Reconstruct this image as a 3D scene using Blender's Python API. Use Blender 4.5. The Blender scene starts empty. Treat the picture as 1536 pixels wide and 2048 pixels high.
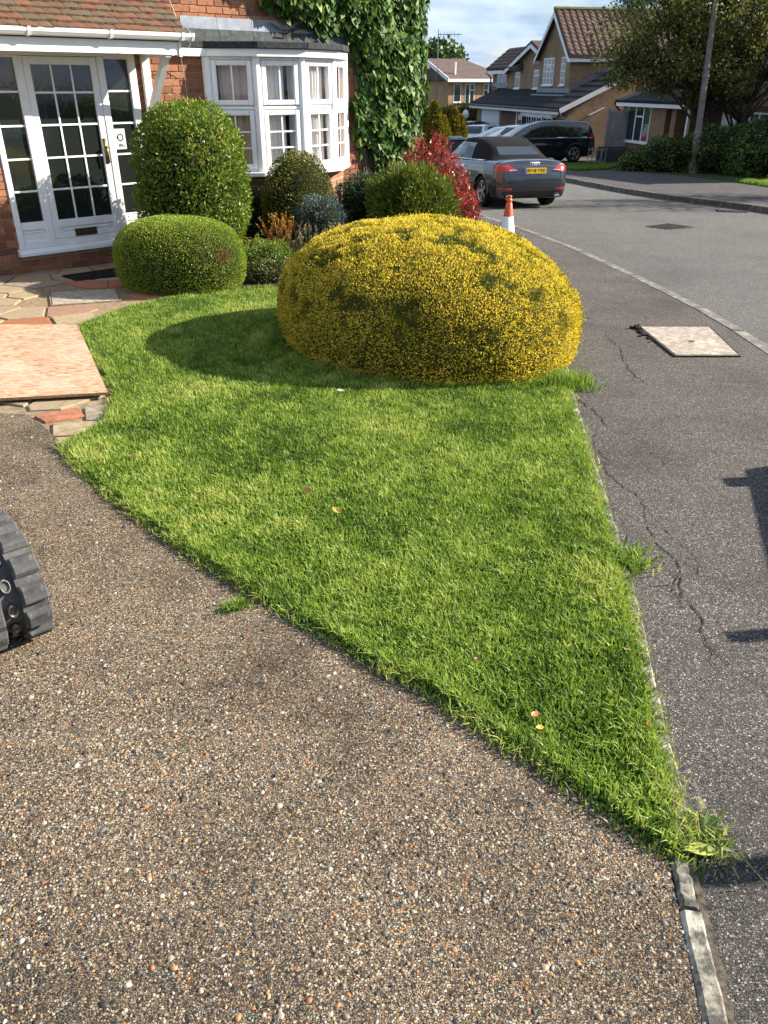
import bpy, bmesh, math, random
import numpy as np
from mathutils import Vector, Matrix
from mathutils.bvhtree import BVHTree
from mathutils.geometry import tessellate_polygon

R = math.radians
random.seed(7)
rng = np.random.default_rng(11)
C = bpy.context.scene.collection
SC = bpy.context.scene

# ------------------------------------------------------------------ camera, sky, sun
SLOPE = 0.036                      # the whole street falls gently away from the camera
F_PX, HOR = 1570.0, 170.0          # focal length and eye level of the photograph, in its pixels
cam = bpy.data.cameras.new('camera')
cam.sensor_fit = 'VERTICAL'; cam.sensor_height = 24.0
cam.lens = 24.0 * F_PX / 2048.0
cam.clip_start = 0.05; cam.clip_end = 3000
cam_o = bpy.data.objects.new('camera', cam); C.objects.link(cam_o)
cam_o.location = (0, 0, 1.62)
cam_o.rotation_euler = (R(90) - math.atan((1024 - HOR) / F_PX), 0, 0)
SC.camera = cam_o

SUN_AZ, SUN_EL = R(82), R(28)      # clockwise from +Y
to_sun = Vector((math.sin(SUN_AZ) * math.cos(SUN_EL), math.cos(SUN_AZ) * math.cos(SUN_EL), math.sin(SUN_EL)))
sun = bpy.data.lights.new('sun', 'SUN')
sun.energy = 5.0; sun.angle = R(0.53); sun.color = (1.0, 0.92, 0.79)
sun_o = bpy.data.objects.new('sun', sun); C.objects.link(sun_o)
sun_o.rotation_euler = (-to_sun).to_track_quat('-Z', 'Y').to_euler()
sun_o.location = (20, 5, 30)

world = bpy.data.worlds.new('World'); SC.world = world; world.use_nodes = True
wn = world.node_tree.nodes; wl = world.node_tree.links
wn.clear()
w_out = wn.new('ShaderNodeOutputWorld'); w_bg = wn.new('ShaderNodeBackground')
w_sky = wn.new('ShaderNodeTexSky'); w_sky.sky_type = 'NISHITA'; w_sky.sun_disc = False
w_sky.sun_elevation = SUN_EL; w_sky.sun_rotation = SUN_AZ; w_sky.air_density = 1.0; w_sky.dust_density = 0.35; w_sky.ozone_density = 1.6
w_bg.inputs['Strength'].default_value = 0.06
tc = wn.new('ShaderNodeTexCoord')
sep = wn.new('ShaderNodeSeparateXYZ'); wl.new(tc.outputs['Generated'], sep.inputs[0])
# clouds lie on a flat layer: direction divided by its height
addz = wn.new('ShaderNodeMath'); addz.operation = 'MAXIMUM'; wl.new(sep.outputs['Z'], addz.inputs[0]); addz.inputs[1].default_value = 0.0
addz2 = wn.new('ShaderNodeMath'); addz2.operation = 'ADD'; wl.new(addz.outputs[0], addz2.inputs[0]); addz2.inputs[1].default_value = 0.20
dx = wn.new('ShaderNodeMath'); dx.operation = 'DIVIDE'; wl.new(sep.outputs['X'], dx.inputs[0]); wl.new(addz2.outputs[0], dx.inputs[1])
dy = wn.new('ShaderNodeMath'); dy.operation = 'DIVIDE'; wl.new(sep.outputs['Y'], dy.inputs[0]); wl.new(addz2.outputs[0], dy.inputs[1])
comb = wn.new('ShaderNodeCombineXYZ'); wl.new(dx.outputs[0], comb.inputs[0]); wl.new(dy.outputs[0], comb.inputs[1])
cn = wn.new('ShaderNodeTexNoise'); cn.inputs['Scale'].default_value = 0.9; cn.inputs['Detail'].default_value = 8; cn.inputs['Roughness'].default_value = 0.56
cn.inputs['Distortion'].default_value = 0.3
wl.new(comb.outputs[0], cn.inputs['Vector'])
cr = wn.new('ShaderNodeValToRGB'); cr.color_ramp.elements[0].position = 0.33; cr.color_ramp.elements[1].position = 0.52
wl.new(cn.outputs['Fac'], cr.inputs[0])
cn2 = wn.new('ShaderNodeTexNoise'); cn2.inputs['Scale'].default_value = 1.7; cn2.inputs['Detail'].default_value = 6
wl.new(comb.outputs[0], cn2.inputs['Vector'])
cc = wn.new('ShaderNodeValToRGB')
cc.color_ramp.elements[0].position = 0.36; cc.color_ramp.elements[0].color = (2.0, 3.1, 5.2, 1)
cc.color_ramp.elements[1].position = 0.64; cc.color_ramp.elements[1].color = (6.4, 7.4, 8.8, 1)
wl.new(cn2.outputs['Fac'], cc.inputs[0])
wm = wn.new('ShaderNodeMix'); wm.data_type = 'RGBA'
wl.new(cr.outputs[0], wm.inputs['Factor']); wl.new(w_sky.outputs[0], wm.inputs['A']); wl.new(cc.outputs[0], wm.inputs['B'])
wl.new(wm.outputs['Result'], w_bg.inputs['Color']); wl.new(w_bg.outputs[0], w_out.inputs[0])

SC.view_settings.view_transform = 'Standard'; SC.view_settings.look = 'None'
SC.view_settings.gamma = 1.0; SC.view_settings.use_curve_mapping = False
SC.view_settings.exposure = 1.42
SC.render.engine = 'CYCLES'
SC.cycles.max_bounces = 6; SC.cycles.diffuse_bounces = 3; SC.cycles.transmission_bounces = 4; SC.cycles.transparent_max_bounces = 6

# ------------------------------------------------------------------ helpers
def gz(y): return -SLOPE * max(-30.0, min(y, 95.0))

def tag(o, label=None, cat=None, group=None, kind=None):
    if label: o['label'] = label
    if cat: o['category'] = cat
    if group: o['group'] = group
    if kind: o['kind'] = kind
    return o

def link(name, me, parent=None, loc=None, rot=None):
    o = bpy.data.objects.new(name, me); C.objects.link(o)
    if parent is not None: o.parent = parent
    if loc is not None: o.location = loc
    if rot is not None: o.rotation_euler = rot
    return o

def empty(name, loc, rotz=0.0, label=None, cat=None, group=None):
    o = bpy.data.objects.new(name, None); C.objects.link(o)
    o.empty_display_size = 0.2
    o.location = loc; o.rotation_euler = (0, 0, rotz)
    return tag(o, label, cat, group)

def np_mesh(name, V, Fc, mat, smooth=False, attrs=None):
    """V (n,3), Fc (m,k) all faces with k corners"""
    V = np.ascontiguousarray(V, np.float32); Fc = np.ascontiguousarray(Fc, np.int32)
    me = bpy.data.meshes.new(name)
    m, k = Fc.shape
    me.vertices.add(len(V)); me.vertices.foreach_set('co', V.ravel())
    me.loops.add(m * k); me.loops.foreach_set('vertex_index', Fc.ravel())
    me.polygons.add(m); me.polygons.foreach_set('loop_start', np.arange(0, m * k, k, dtype=np.int32))
    me.polygons.foreach_set('loop_total', np.full(m, k, np.int32))
    me.update(calc_edges=True)
    if smooth: me.polygons.foreach_set('use_smooth', np.ones(m, bool))
    if attrs:
        for an, av in attrs.items():
            a = me.attributes.new(an, 'FLOAT', 'POINT'); a.data.foreach_set('value', np.ascontiguousarray(av, np.float32))
    if mat: me.materials.append(mat)
    return me

class MB:
    """collects simple solids into one mesh"""
    def __init__(s): s.v = []; s.f = []; s.m = []
    def _add(s, v, f, mi=0):
        n = len(s.v); s.v += [tuple(p) for p in v]; s.f += [tuple(i + n for i in q) for q in f]; s.m += [mi] * len(f)
    def box(s, a, b, mi=0, M=None):
        (x0, y0, z0), (x1, y1, z1) = a, b
        v = [(x0, y0, z0), (x1, y0, z0), (x1, y1, z0), (x0, y1, z0), (x0, y0, z1), (x1, y0, z1), (x1, y1, z1), (x0, y1, z1)]
        if M is not None: v = [tuple(M @ Vector(p)) for p in v]
        s._add(v, [(3, 2, 1, 0), (4, 5, 6, 7), (0, 1, 5, 4), (1, 2, 6, 5), (2, 3, 7, 6), (3, 0, 4, 7)], mi); return s
    def hexa(s, v8, mi=0):
        s._add(v8, [(3, 2, 1, 0), (4, 5, 6, 7), (0, 1, 5, 4), (1, 2, 6, 5), (2, 3, 7, 6), (3, 0, 4, 7)], mi); return s
    def poly(s, p, mi=0):
        s._add(p, [tuple(range(len(p)))], mi); return s
    def prism(s, pts, d, mi=0):
        """pts: planar 3-D outline, d: extrusion vector"""
        n = len(pts); d = Vector(d)
        P = [Vector(p) for p in pts]; Q = [p + d for p in P]
        s._add(P + Q, [tuple(range(n - 1, -1, -1)), tuple(range(n, 2 * n))] + [(i, (i + 1) % n, n + (i + 1) % n, n + i) for i in range(n)], mi); return s
    def tube(s, pts, r, seg=8, mi=0, cap=True):
        P = [Vector(p) for p in pts]; n = len(P)
        rr = r if hasattr(r, '__len__') else [r] * n
        v = []; up = None
        for i, p in enumerate(P):
            t = (P[min(i + 1, n - 1)] - P[max(i - 1, 0)]).normalized()
            if up is None: up = Vector((0, 0, 1)) if abs(t.z) < .9 else Vector((1, 0, 0))
            a = t.cross(up).normalized(); b = a.cross(t).normalized(); up = b
            for k in range(seg):
                w = 2 * math.pi * k / seg
                v.append(p + (a * math.cos(w) + b * math.sin(w)) * rr[i])
        f = []
        for i in range(n - 1):
            for k in range(seg):
                k2 = (k + 1) % seg
                f.append((i * seg + k, i * seg + k2, (i + 1) * seg + k2, (i + 1) * seg + k))
        if cap: f += [tuple(range(seg - 1, -1, -1)), tuple(range((n - 1) * seg, n * seg))]
        s._add(v, f, mi); return s
    def lathe(s, prof, seg=20, mi=0, M=None):
        """prof: (r, z) list turned round Z"""
        v = []; f = []; n = len(prof)
        for r, z in prof:
            for k in range(seg):
                w = 2 * math.pi * k / seg; p = Vector((r * math.cos(w), r * math.sin(w), z))
                v.append(M @ p if M is not None else p)
        for i in range(n - 1):
            for k in range(seg):
                k2 = (k + 1) % seg; f.append((i * seg + k, i * seg + k2, (i + 1) * seg + k2, (i + 1) * seg + k))
        s._add(v, f, mi); return s
    def mesh(s, name, *mats, smooth=False, bevel=0):
        me = bpy.data.meshes.new(name); me.from_pydata(s.v, [], s.f)
        for m in mats: me.materials.append(m)
        if len(mats) > 1: me.polygons.foreach_set('material_index', s.m)
        if smooth: me.polygons.foreach_set('use_smooth', [True] * len(s.f))
        if bevel:
            bm = bmesh.new(); bm.from_mesh(me); bmesh.ops.remove_doubles(bm, verts=bm.verts, dist=1e-5)
            bmesh.ops.bevel(bm, geom=list(bm.edges), offset=bevel, segments=1, affect='EDGES', clamp_overlap=True)
            bm.to_mesh(me); bm.free()
        me.update(); return me
    def obj(s, name, parent, *mats, **k):
        return link(name, s.mesh(name, *mats, **k), parent)

# value noise on numpy points
_perm = rng.random((32, 32, 32)).astype(np.float32)
def vnoise(P, sc=1.0):
    q = np.asarray(P, np.float64) * sc + 100.0
    i = np.floor(q).astype(int); f = q - i; f = f * f * (3 - 2 * f)
    out = 0
    for a in (0, 1):
        for b in (0, 1):
            for c in (0, 1):
                w = (f[:, 0] if a else 1 - f[:, 0]) * (f[:, 1] if b else 1 - f[:, 1]) * (f[:, 2] if c else 1 - f[:, 2])
                out = out + w * _perm[(i[:, 0] + a) % 32, (i[:, 1] + b) % 32, (i[:, 2] + c) % 32]
    return out
def norm(v): return v / np.maximum(1e-9, np.linalg.norm(v, axis=1, keepdims=True))

def in_poly(P, poly):
    x, y = P[:, 0], P[:, 1]; ins = np.zeros(len(P), bool); n = len(poly)
    for i in range(n):
        x0, y0 = poly[i]; x1, y1 = poly[(i + 1) % n]
        if y0 == y1: continue
        c = ((y0 > y) != (y1 > y)) & (x < (x1 - x0) * (y - y0) / (y1 - y0) + x0)
        ins ^= c
    return ins
def edge_dist(P, poly, closed=True):
    d = np.full(len(P), 1e9); n = len(poly)
    for i in range(n if closed else n - 1):
        a = np.array(poly[i]); b = np.array(poly[(i + 1) % n]); ab = b - a
        t = np.clip(((P[:, :2] - a) @ ab) / max(1e-9, ab @ ab), 0, 1)
        d = np.minimum(d, np.linalg.norm(P[:, :2] - (a + t[:, None] * ab), axis=1))
    return d

# ------------------------------------------------------------------ materials
def new_mat(name):
    m = bpy.data.materials.new(name); m.use_nodes = True
    nt = m.node_tree; b = nt.nodes['Principled BSDF']
    return m, nt, b
def nd(nt, typ, **k):
    n = nt.nodes.new(typ)
    for a, v in k.items():
        if a in n.inputs.keys() if hasattr(n.inputs, 'keys') else False: n.inputs[a].default_value = v
        else: setattr(n, a, v)
    return n
def ramp(nt, stops, src=None, const=False):
    r = nt.nodes.new('ShaderNodeValToRGB'); cr = r.color_ramp
    if const: cr.interpolation = 'CONSTANT'
    while len(cr.elements) < len(stops): cr.elements.new(0.5)
    for e, (p, c) in zip(cr.elements, stops):
        e.position = p; e.color = (c[0], c[1], c[2], 1) if hasattr(c, '__len__') else (c, c, c, 1)
    if src is not None: nt.links.new(src, r.inputs[0])
    return r.outputs[0]
def noise(nt, scale, detail=3, rough=.55, vec=None, dim='3D'):
    n = nt.nodes.new('ShaderNodeTexNoise'); n.noise_dimensions = dim
    n.inputs['Scale'].default_value = scale; n.inputs['Detail'].default_value = detail; n.inputs['Roughness'].default_value = rough
    if vec is not None: nt.links.new(vec, n.inputs['Vector'])
    return n.outputs['Fac']
def coord(nt, scale=None, rot=None, kind='Object'):
    t = nt.nodes.new('ShaderNodeTexCoord')
    if scale is None and rot is None: return t.outputs[kind]
    mp = nt.nodes.new('ShaderNodeMapping')
    if scale is not None: mp.inputs['Scale'].default_value = scale
    if rot is not None: mp.inputs['Rotation'].default_value = rot
    nt.links.new(t.outputs[kind], mp.inputs[0]); return mp.outputs[0]
def mix(nt, a, b, f, mode='MIX'):
    m = nt.nodes.new('ShaderNodeMix'); m.data_type = 'RGBA'; m.blend_type = mode
    for s, v in ((m.inputs['A'], a), (m.inputs['B'], b), (m.inputs['Factor'], f)):
        if isinstance(v, bpy.types.NodeSocket): nt.links.new(v, s)
        else: s.default_value = v if not hasattr(v, '__len__') else (*v[:3], 1)
    return m.outputs['Result']
def bump(nt, b, h, strength=.4, dist=.005):
    n = nt.nodes.new('ShaderNodeBump'); n.inputs['Strength'].default_value = strength; n.inputs['Distance'].default_value = dist
    nt.links.new(h, n.inputs['Height']); nt.links.new(n.outputs[0], b.inputs['Normal'])
def plain(name, col, rough=.5, metal=0., grime=0.12, gscale=9., bumpd=0.0, coat=0.0, spec=.5):
    """a plain painted or moulded material with faint uneven wear"""
    m, nt, b = new_mat(name)
    b.inputs['Roughness'].default_value = rough; b.inputs['Metallic'].default_value = metal
    b.inputs['Specular IOR Level'].default_value = spec if rough < .6 else min(spec, .18)
    if coat: b.inputs['Coat Weight'].default_value = coat; b.inputs['Coat Roughness'].default_value = .04
    f = noise(nt, gscale, 5, .65, coord(nt))
    lo = [c * (1 - grime * 1.6) for c in col]; hi = [min(1, c * (1 + grime * .5)) for c in col]
    nt.links.new(ramp(nt, [(.3, lo), (.65, hi)], f), b.inputs['Base Color'])
    if bumpd: bump(nt, b, noise(nt, gscale * 12, 3, .6, coord(nt)), .5, bumpd)
    return m

def leaf_mat(name, stops, rough=.45, trans=.3, spec=.4, ttint=(1.0, 1.0, .55)):
    """foliage: colour by the per-leaf value 'tone', light comes through"""
    m, nt, b = new_mat(name)
    a = nt.nodes.new('ShaderNodeAttribute'); a.attribute_name = 'tone'
    col = ramp(nt, stops, a.outputs['Fac'])
    nt.links.new(col, b.inputs['Base Color']); b.inputs['Roughness'].default_value = rough
    b.inputs['Specular IOR Level'].default_value = spec
    tr = nt.nodes.new('ShaderNodeBsdfTranslucent')
    nt.links.new(mix(nt, col, ttint, 1.0, 'MULTIPLY'), tr.inputs['Color'])
    ms = nt.nodes.new('ShaderNodeMixShader'); ms.inputs[0].default_value = trans
    nt.links.new(b.outputs[0], ms.inputs[1]); nt.links.new(tr.outputs[0], ms.inputs[2])
    nt.links.new(ms.outputs[0], nt.nodes['Material Output'].inputs[0])
    return m

M = {}
M['white'] = plain('white_upvc', (.80, .80, .79), .28, 0, .05, 5)
M['white_wood'] = plain('white_painted_wood', (.78, .76, .72), .45, 0, .10, 7, .0006)
M['white_far'] = plain('white_trim', (.74, .74, .73), .5, 0, .08, 3)
M['brass'] = plain('aged_brass', (.30, .21, .07), .35, .9, .3, 30)
M['black_plastic'] = plain('black_plastic', (.02, .02, .022), .5, 0, .2, 8)
M['dark_felt'] = plain('mineral_felt', (.045, .048, .052), .95, 0, .35, 26, .004)
M['felt_slab'] = plain('grey_felt_slab', (.07, .08, .08), .95, 0, .3, 16, .004)
M['lead'] = plain('lead_sheet', (.20, .22, .26), .5, .55, .22, 6, .0012)
M['slate_far'] = plain('dark_roof_slope', (.017, .017, .021), .85, 0, .4, 5, .01)
M['cable'] = plain('pale_cable', (.55, .46, .40), .5)
M['soil'] = plain('bed_soil', (.035, .025, .018), 1, 0, .5, 14, .01)
M['gold_core'] = plain('olive_inner_growth', (.055, .055, .012), 1, 0, .4, 40)
M['grit'] = plain('sandy_grit', (.12, .10, .075), 1, 0, .5, 60, .004)
M['twig'] = plain('inner_twigs', (.014, .016, .007), 1, 0, .4, 20)
M['bark'] = plain('grey_brown_bark', (.085, .07, .055), .95, 0, .4, 9, .01)
M['orange_plastic'] = plain('orange_cone_plastic', (.72, .10, .025), .45, 0, .18, 12)
M['cone_sleeve'] = plain('white_reflective_sleeve', (.72, .74, .77), .35, 0, .14, 11)
M['concrete_post'] = plain('weathered_concrete_post', (.20, .18, .16), .9, 0, .25, 6, .003)
M['iron'] = plain('cast_iron', (.07, .062, .055), .7, .5, .4, 20, .003)
M['grille'] = plain('dark_rubber_mat', (.015, .014, .014), .8, 0, .3, 15)
M['bin'] = plain('grey_bin_plastic', (.030, .033, .038), .45, 0, .2, 6)
M['fence_wood'] = plain('weathered_grey_boards', (.26, .255, .26), .85, 0, .25, 3, .002)
M['curtain'] = plain('pale_net_curtain', (.80, .77, .74), .9, 0, .08, 4)
M['curtain_pink'] = plain('dusky_pink_curtain', (.72, .52, .44), .9, 0, .08, 4)
M['room'] = plain('dark_room', (.03, .028, .026), .9)
M['tyre'] = plain('tyre_rubber', (.014, .014, .015), .8, 0, .3, 10)
M['alloy'] = plain('alloy_rim', (.55, .56, .58), .3, .85, .1, 8)
M['well'] = plain('wheel_well', (.006, .006, .006), .95)
M['grass_far'] = plain('mown_verge', (.032, .055, .012), .95, 0, .4, 3, .02)
M['chrome'] = plain('bright_chrome', (.75, .76, .78), .15, 1, .03)

def glass_mat(name, base=(.01, .012, .013), rough=.04, wavy=0.0, tint_through=0.0):
    """window glass: sharp reflection over a dark interior, or partly see-through"""
    m, nt, b = new_mat(name)
    b.inputs['Base Color'].default_value = (*base, 1); b.inputs['Roughness'].default_value = rough
    b.inputs['IOR'].default_value = 1.52; b.inputs['Specular IOR Level'].default_value = .75
    if wavy: bump(nt, b, noise(nt, 26, 2, .5, coord(nt, (1, 1, .35))), wavy, .004)
    if tint_through:
        fr = nt.nodes.new('ShaderNodeFresnel'); fr.inputs[0].default_value = 1.45
        tr = nt.nodes.new('ShaderNodeBsdfTransparent'); tr.inputs[0].default_value = (tint_through, tint_through, tint_through, 1)
        gl = nt.nodes.new('ShaderNodeBsdfGlossy'); gl.inputs['Roughness'].default_value = .02
        ms = nt.nodes.new('ShaderNodeMixShader')
        mr = nt.nodes.new('ShaderNodeMath'); mr.operation = 'MULTIPLY_ADD'; mr.inputs[1].default_value = 1.1; mr.inputs[2].default_value = .03
        nt.links.new(fr.outputs[0], mr.inputs[0])
        ge = nt.nodes.new('ShaderNodeNewGeometry'); inv = nt.nodes.new('ShaderNodeMath'); inv.operation = 'SUBTRACT'; inv.inputs[0].default_value = 1.0; nt.links.new(ge.outputs['Backfacing'], inv.inputs[1])
        fm = nt.nodes.new('ShaderNodeMath'); fm.operation = 'MULTIPLY'; nt.links.new(mr.outputs[0], fm.inputs[0]); nt.links.new(inv.outputs[0], fm.inputs[1]); nt.links.new(fm.outputs[0], ms.inputs[0])
        nt.links.new(tr.outputs[0], ms.inputs[1]); nt.links.new(gl.outputs[0], ms.inputs[2])
        nt.links.new(ms.outputs[0], nt.nodes['Material Output'].inputs[0])
    return m
M['door_glass'] = glass_mat('rippled_door_glass', (.014, .018, .016), .05, .16)
M['win_glass'] = glass_mat('bay_window_glass', tint_through=.92)
M['far_glass'] = glass_mat('far_window_glass', (.018, .026, .032), .05)
M['car_glass'] = glass_mat('car_glass', (.012, .016, .018), .02)

def paint(name, col, metal=.6, rough=.24):
    m, nt, b = new_mat(name)
    b.inputs['Base Color'].default_value = (*col, 1); b.inputs['Metallic'].default_value = metal; b.inputs['Roughness'].default_value = rough
    b.inputs['Coat Weight'].default_value = 1; b.inputs['Coat Roughness'].default_value = .03
    f = noise(nt, 3.0, 3, .5, coord(nt)); nt.links.new(ramp(nt, [(.3, [c * .88 for c in col]), (.7, col)], f), b.inputs['Base Color'])
    return m
M['paint_grey'] = paint('gunmetal_paint', (.055, .062, .078), .75)
M['paint_black'] = paint('black_blue_paint', (.006, .008, .013), .3)
M['paint_silver'] = paint('pale_silver_paint', (.42, .47, .54), .7)
M['paint_white'] = paint('soft_white_paint', (.60, .62, .64), .2)
M['paint_brown'] = paint('dark_plum_grey_paint', (.06, .05, .06), .6)
M['paint_blue'] = paint('steel_blue_paint', (.10, .16, .26), .5)
M['canvas'] = plain('black_canvas_roof', (.006, .0055, .0055), .85, 0, .2, 40, .0008)
M['lens_red'] = plain('red_lamp_lens', (.42, .012, .016), .12, 0, .1, 20, coat=.6)
M['lens_white'] = plain('clear_lamp_lens', (.65, .68, .72), .12, .3, .1, 20, coat=.6)
M['plate_yellow'] = plain('yellow_plate', (.72, .47, .02), .4, 0, .05)
M['plate_blue'] = plain('blue_plate_band', (.02, .07, .38), .4, 0, .05)
M['ink'] = plain('black_lettering', (.01, .01, .01), .6, 0, .02)
M['door_red'] = plain('dark_red_door', (.16, .012, .014), .35, 0, .1)
M['sticker'] = plain('white_sticker', (.62, .64, .63), .5, 0, .06)

def brick_mat(name, stops, bscale=38.):
    """one brick: its own colour from the object, sandy face"""
    m, nt, b = new_mat(name)
    oi = nt.nodes.new('ShaderNodeObjectInfo')
    base = ramp(nt, stops, oi.outputs['Random'])
    v = coord(nt)
    f = noise(nt, bscale, 5, .7, v)
    col = mix(nt, base, (.36, .17, .10), .0)
    col = mix(nt, base, ramp(nt, [(.28, (.35, .33, .32)), (.55, (1, 1, 1)), (.8, (1.25, 1.18, 1.1))], f), .8, 'MULTIPLY')
    nt.links.new(col, b.inputs['Base Color']); b.inputs['Roughness'].default_value = .92; b.inputs['Specular IOR Level'].default_value = .2
    bump(nt, b, f, .6, .004)
    return m
M['brick'] = brick_mat('red_facing_brick', [(0, (.19, .085, .052)), (.3, (.28, .115, .064)), (.6, (.35, .16, .088)), (.85, (.25, .098, .058)), (1, (.14, .068, .048))])
M['mortar'] = plain('sandy_mortar', (.36, .29, .21), .95, 0, .25, 18, .003)

def brickwork_mat(name, c1, c2, mort, scale=(1, 1, 1), bw=.225, bh=.078, axis='xz'):
    """brickwork too far to tell its bricks apart"""
    m, nt, b = new_mat(name)
    t = nt.nodes.new('ShaderNodeTexCoord'); sp = nt.nodes.new('ShaderNodeSeparateXYZ'); nt.links.new(t.outputs['Object'], sp.inputs[0])
    ad = nt.nodes.new('ShaderNodeMath'); ad.operation = 'ADD'; nt.links.new(sp.outputs[0], ad.inputs[0]); nt.links.new(sp.outputs[1], ad.inputs[1])
    cb = nt.nodes.new('ShaderNodeCombineXYZ'); nt.links.new(ad.outputs[0], cb.inputs[0]); nt.links.new(sp.outputs[2], cb.inputs[1])
    bt = nt.nodes.new('ShaderNodeTexBrick'); nt.links.new(cb.outputs[0], bt.inputs[0])
    bt.inputs['Color1'].default_value = (*c1, 1); bt.inputs['Color2'].default_value = (*c2, 1); bt.inputs['Mortar'].default_value = (*mort, 1)
    bt.inputs['Scale'].default_value = 1.0; bt.inputs['Brick Width'].default_value = bw; bt.inputs['Row Height'].default_value = bh
    bt.inputs['Mortar Size'].default_value = .009; bt.inputs['Bias'].default_value = -.1
    f = noise(nt, 1.2, 5, .65, t.outputs['Object'])
    nt.links.new(mix(nt, bt.outputs['Color'], ramp(nt, [(.3, .72), (.7, 1.15)], f), 1.0, 'MULTIPLY'), b.inputs['Base Color'])
    b.inputs['Roughness'].default_value = .9
    bump(nt, b, bt.outputs['Fac'], -.5, .006)
    return m
M['bw_red'] = brickwork_mat('red_brickwork', (.38, .15, .075), (.24, .09, .05), (.36, .29, .21))
M['bw_buff'] = brickwork_mat('buff_brown_brickwork', (.27, .165, .085), (.20, .115, .06), (.24, .18, .12))
M['bw_dark'] = brickwork_mat('dark_red_brickwork', (.13, .05, .03), (.09, .04, .028), (.15, .11, .08))

def tile_mat(name, stops):
    m, nt, b = new_mat(name)
    oi = nt.nodes.new('ShaderNodeObjectInfo'); v = coord(nt)
    base = ramp(nt, stops, oi.outputs['Random'])
    mp = nt.nodes.new('ShaderNodeVectorMath'); mp.operation = 'ADD'; nt.links.new(v, mp.inputs[0])
    sc = nt.nodes.new('ShaderNodeVectorMath'); sc.operation = 'SCALE'; nt.links.new(oi.outputs['Location'], sc.inputs[0]); sc.inputs['Scale'].default_value = 3.1
    nt.links.new(sc.outputs[0], mp.inputs[1])
    f = noise(nt, 16, 6, .7, mp.outputs[0]); g = noise(nt, 60, 4, .7, mp.outputs[0])
    col = mix(nt, base, (.13, .115, .065), ramp(nt, [(.50, 0), (.66, .7)], f))       # lichen
    col = mix(nt, col, (.34, .29, .24), ramp(nt, [(.68, 0), (.76, .8)], g))           # pale spots
    col = mix(nt, col, (.03, .028, .025), ramp(nt, [(.30, .7), (.42, 0)], f))         # dirt
    nt.links.new(col, b.inputs['Base Color']); b.inputs['Roughness'].default_value = .9; b.inputs['Specular IOR Level'].default_value = .2
    bump(nt, b, g, .5, .004); return m
M['clay_tile'] = tile_mat('weathered_clay_tile', [(0, (.16, .060, .038)), (.3, (.11, .066, .044)), (.55, (.10, .082, .054)), (.8, (.17, .072, .046)), (1, (.075, .052, .040))])
M['stone'] = tile_mat('riven_paving_stone', [(0, (.30, .11, .055)), (.30, (.36, .15, .08)), (.32, (.23, .19, .16)), (.44, (.27, .22, .175)), (.46, (.34, .26, .165)), (.88, (.30, .225, .145)), (1, (.20, .175, .16))])
M['joint'] = plain('sandy_joint', (.27, .20, .125), .95, 0, .3, 20, .003)

def aggregate_mat(name, cols, gap, scale, bumpd=.004, patch=.5, gapw=.12, pscale=1.3, pale=None):
    m, nt, b = new_mat(name)
    v = coord(nt)
    big = noise(nt, pscale, 6, .62, v)
    def layer(s, w):
        vo = nt.nodes.new('ShaderNodeTexVoronoi'); vo.inputs['Scale'].default_value = s; nt.links.new(v, vo.inputs['Vector'])
        ve = nt.nodes.new('ShaderNodeTexVoronoi'); ve.feature = 'DISTANCE_TO_EDGE'; ve.inputs['Scale'].default_value = s; nt.links.new(v, ve.inputs['Vector'])
        sepc = nt.nodes.new('ShaderNodeSeparateColor'); nt.links.new(vo.outputs['Color'], sepc.inputs[0])
        return sepc.outputs[0], sepc.outputs[1], ve.outputs['Distance']
    r1, p1, e1 = layer(scale, gapw)
    r2, p2, e2 = layer(scale * 2.3, gapw)
    c1 = ramp(nt, cols, r1); c2 = ramp(nt, cols, r2)
    isbig = ramp(nt, [(.42, 0), (.44, 1)], p1)
    col = mix(nt, c2, c1, isbig)
    edge1 = ramp(nt, [(0, 0), (gapw, 1)], e1); edge2 = ramp(nt, [(0, 0), (gapw * 1.1, 1)], e2)
    edge = mix(nt, edge2, edge1, isbig)
    col = mix(nt, gap, col, edge)
    col = mix(nt, col, ramp(nt, [(.3, 1 - patch), (.52, 1.0), (.75, 1 + patch * .55)], big), 1.0, 'MULTIPLY')
    if pale:
        col = mix(nt, col, pale, ramp(nt, [(.58, 0), (.74, .42)], noise(nt, 3.4, 7, .72, v)))
    nt.links.new(col, b.inputs['Base Color']); b.inputs['Roughness'].default_value = .85; b.inputs['Specular IOR Level'].default_value = .3
    bump(nt, b, edge, .9, bumpd)
    return m
M['drive'] = aggregate_mat('exposed_aggregate', [(0, (.035, .031, .027)), (.24, (.09, .074, .056)), (.40, (.28, .21, .13)), (.6, (.46, .36, .24)), (.70, (.36, .165, .06)), (.78, (.17, .135, .097)), (.92, (.52, .465, .375)), (1, (.09, .09, .092))], (.026, .021, .015), 165, .007, .6, .15, 1.6, (.34, .29, .22))
M['pave'] = aggregate_mat('old_footway_asphalt', [(0, (.032, .030, .030)), (.35, (.095, .086, .079)), (.7, (.195, .172, .153)), (.93, (.33, .285, .25)), (1, (.46, .41, .36))], (.022, .020, .019), 170, .008, .34, .16)
M['road'] = aggregate_mat('worn_road_asphalt', [(0, (.07, .068, .066)), (.5, (.13, .125, .117)), (.9, (.215, .205, .188)), (1, (.32, .305, .28))], (.045, .044, .043), 95, .005, .25, .12, .5)
M['pave_far'] = aggregate_mat('dark_footway_asphalt', [(0, (.045, .04, .043)), (.6, (.09, .08, .08)), (1, (.17, .15, .14))], (.035, .03, .032), 110, .004, .25)
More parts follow.
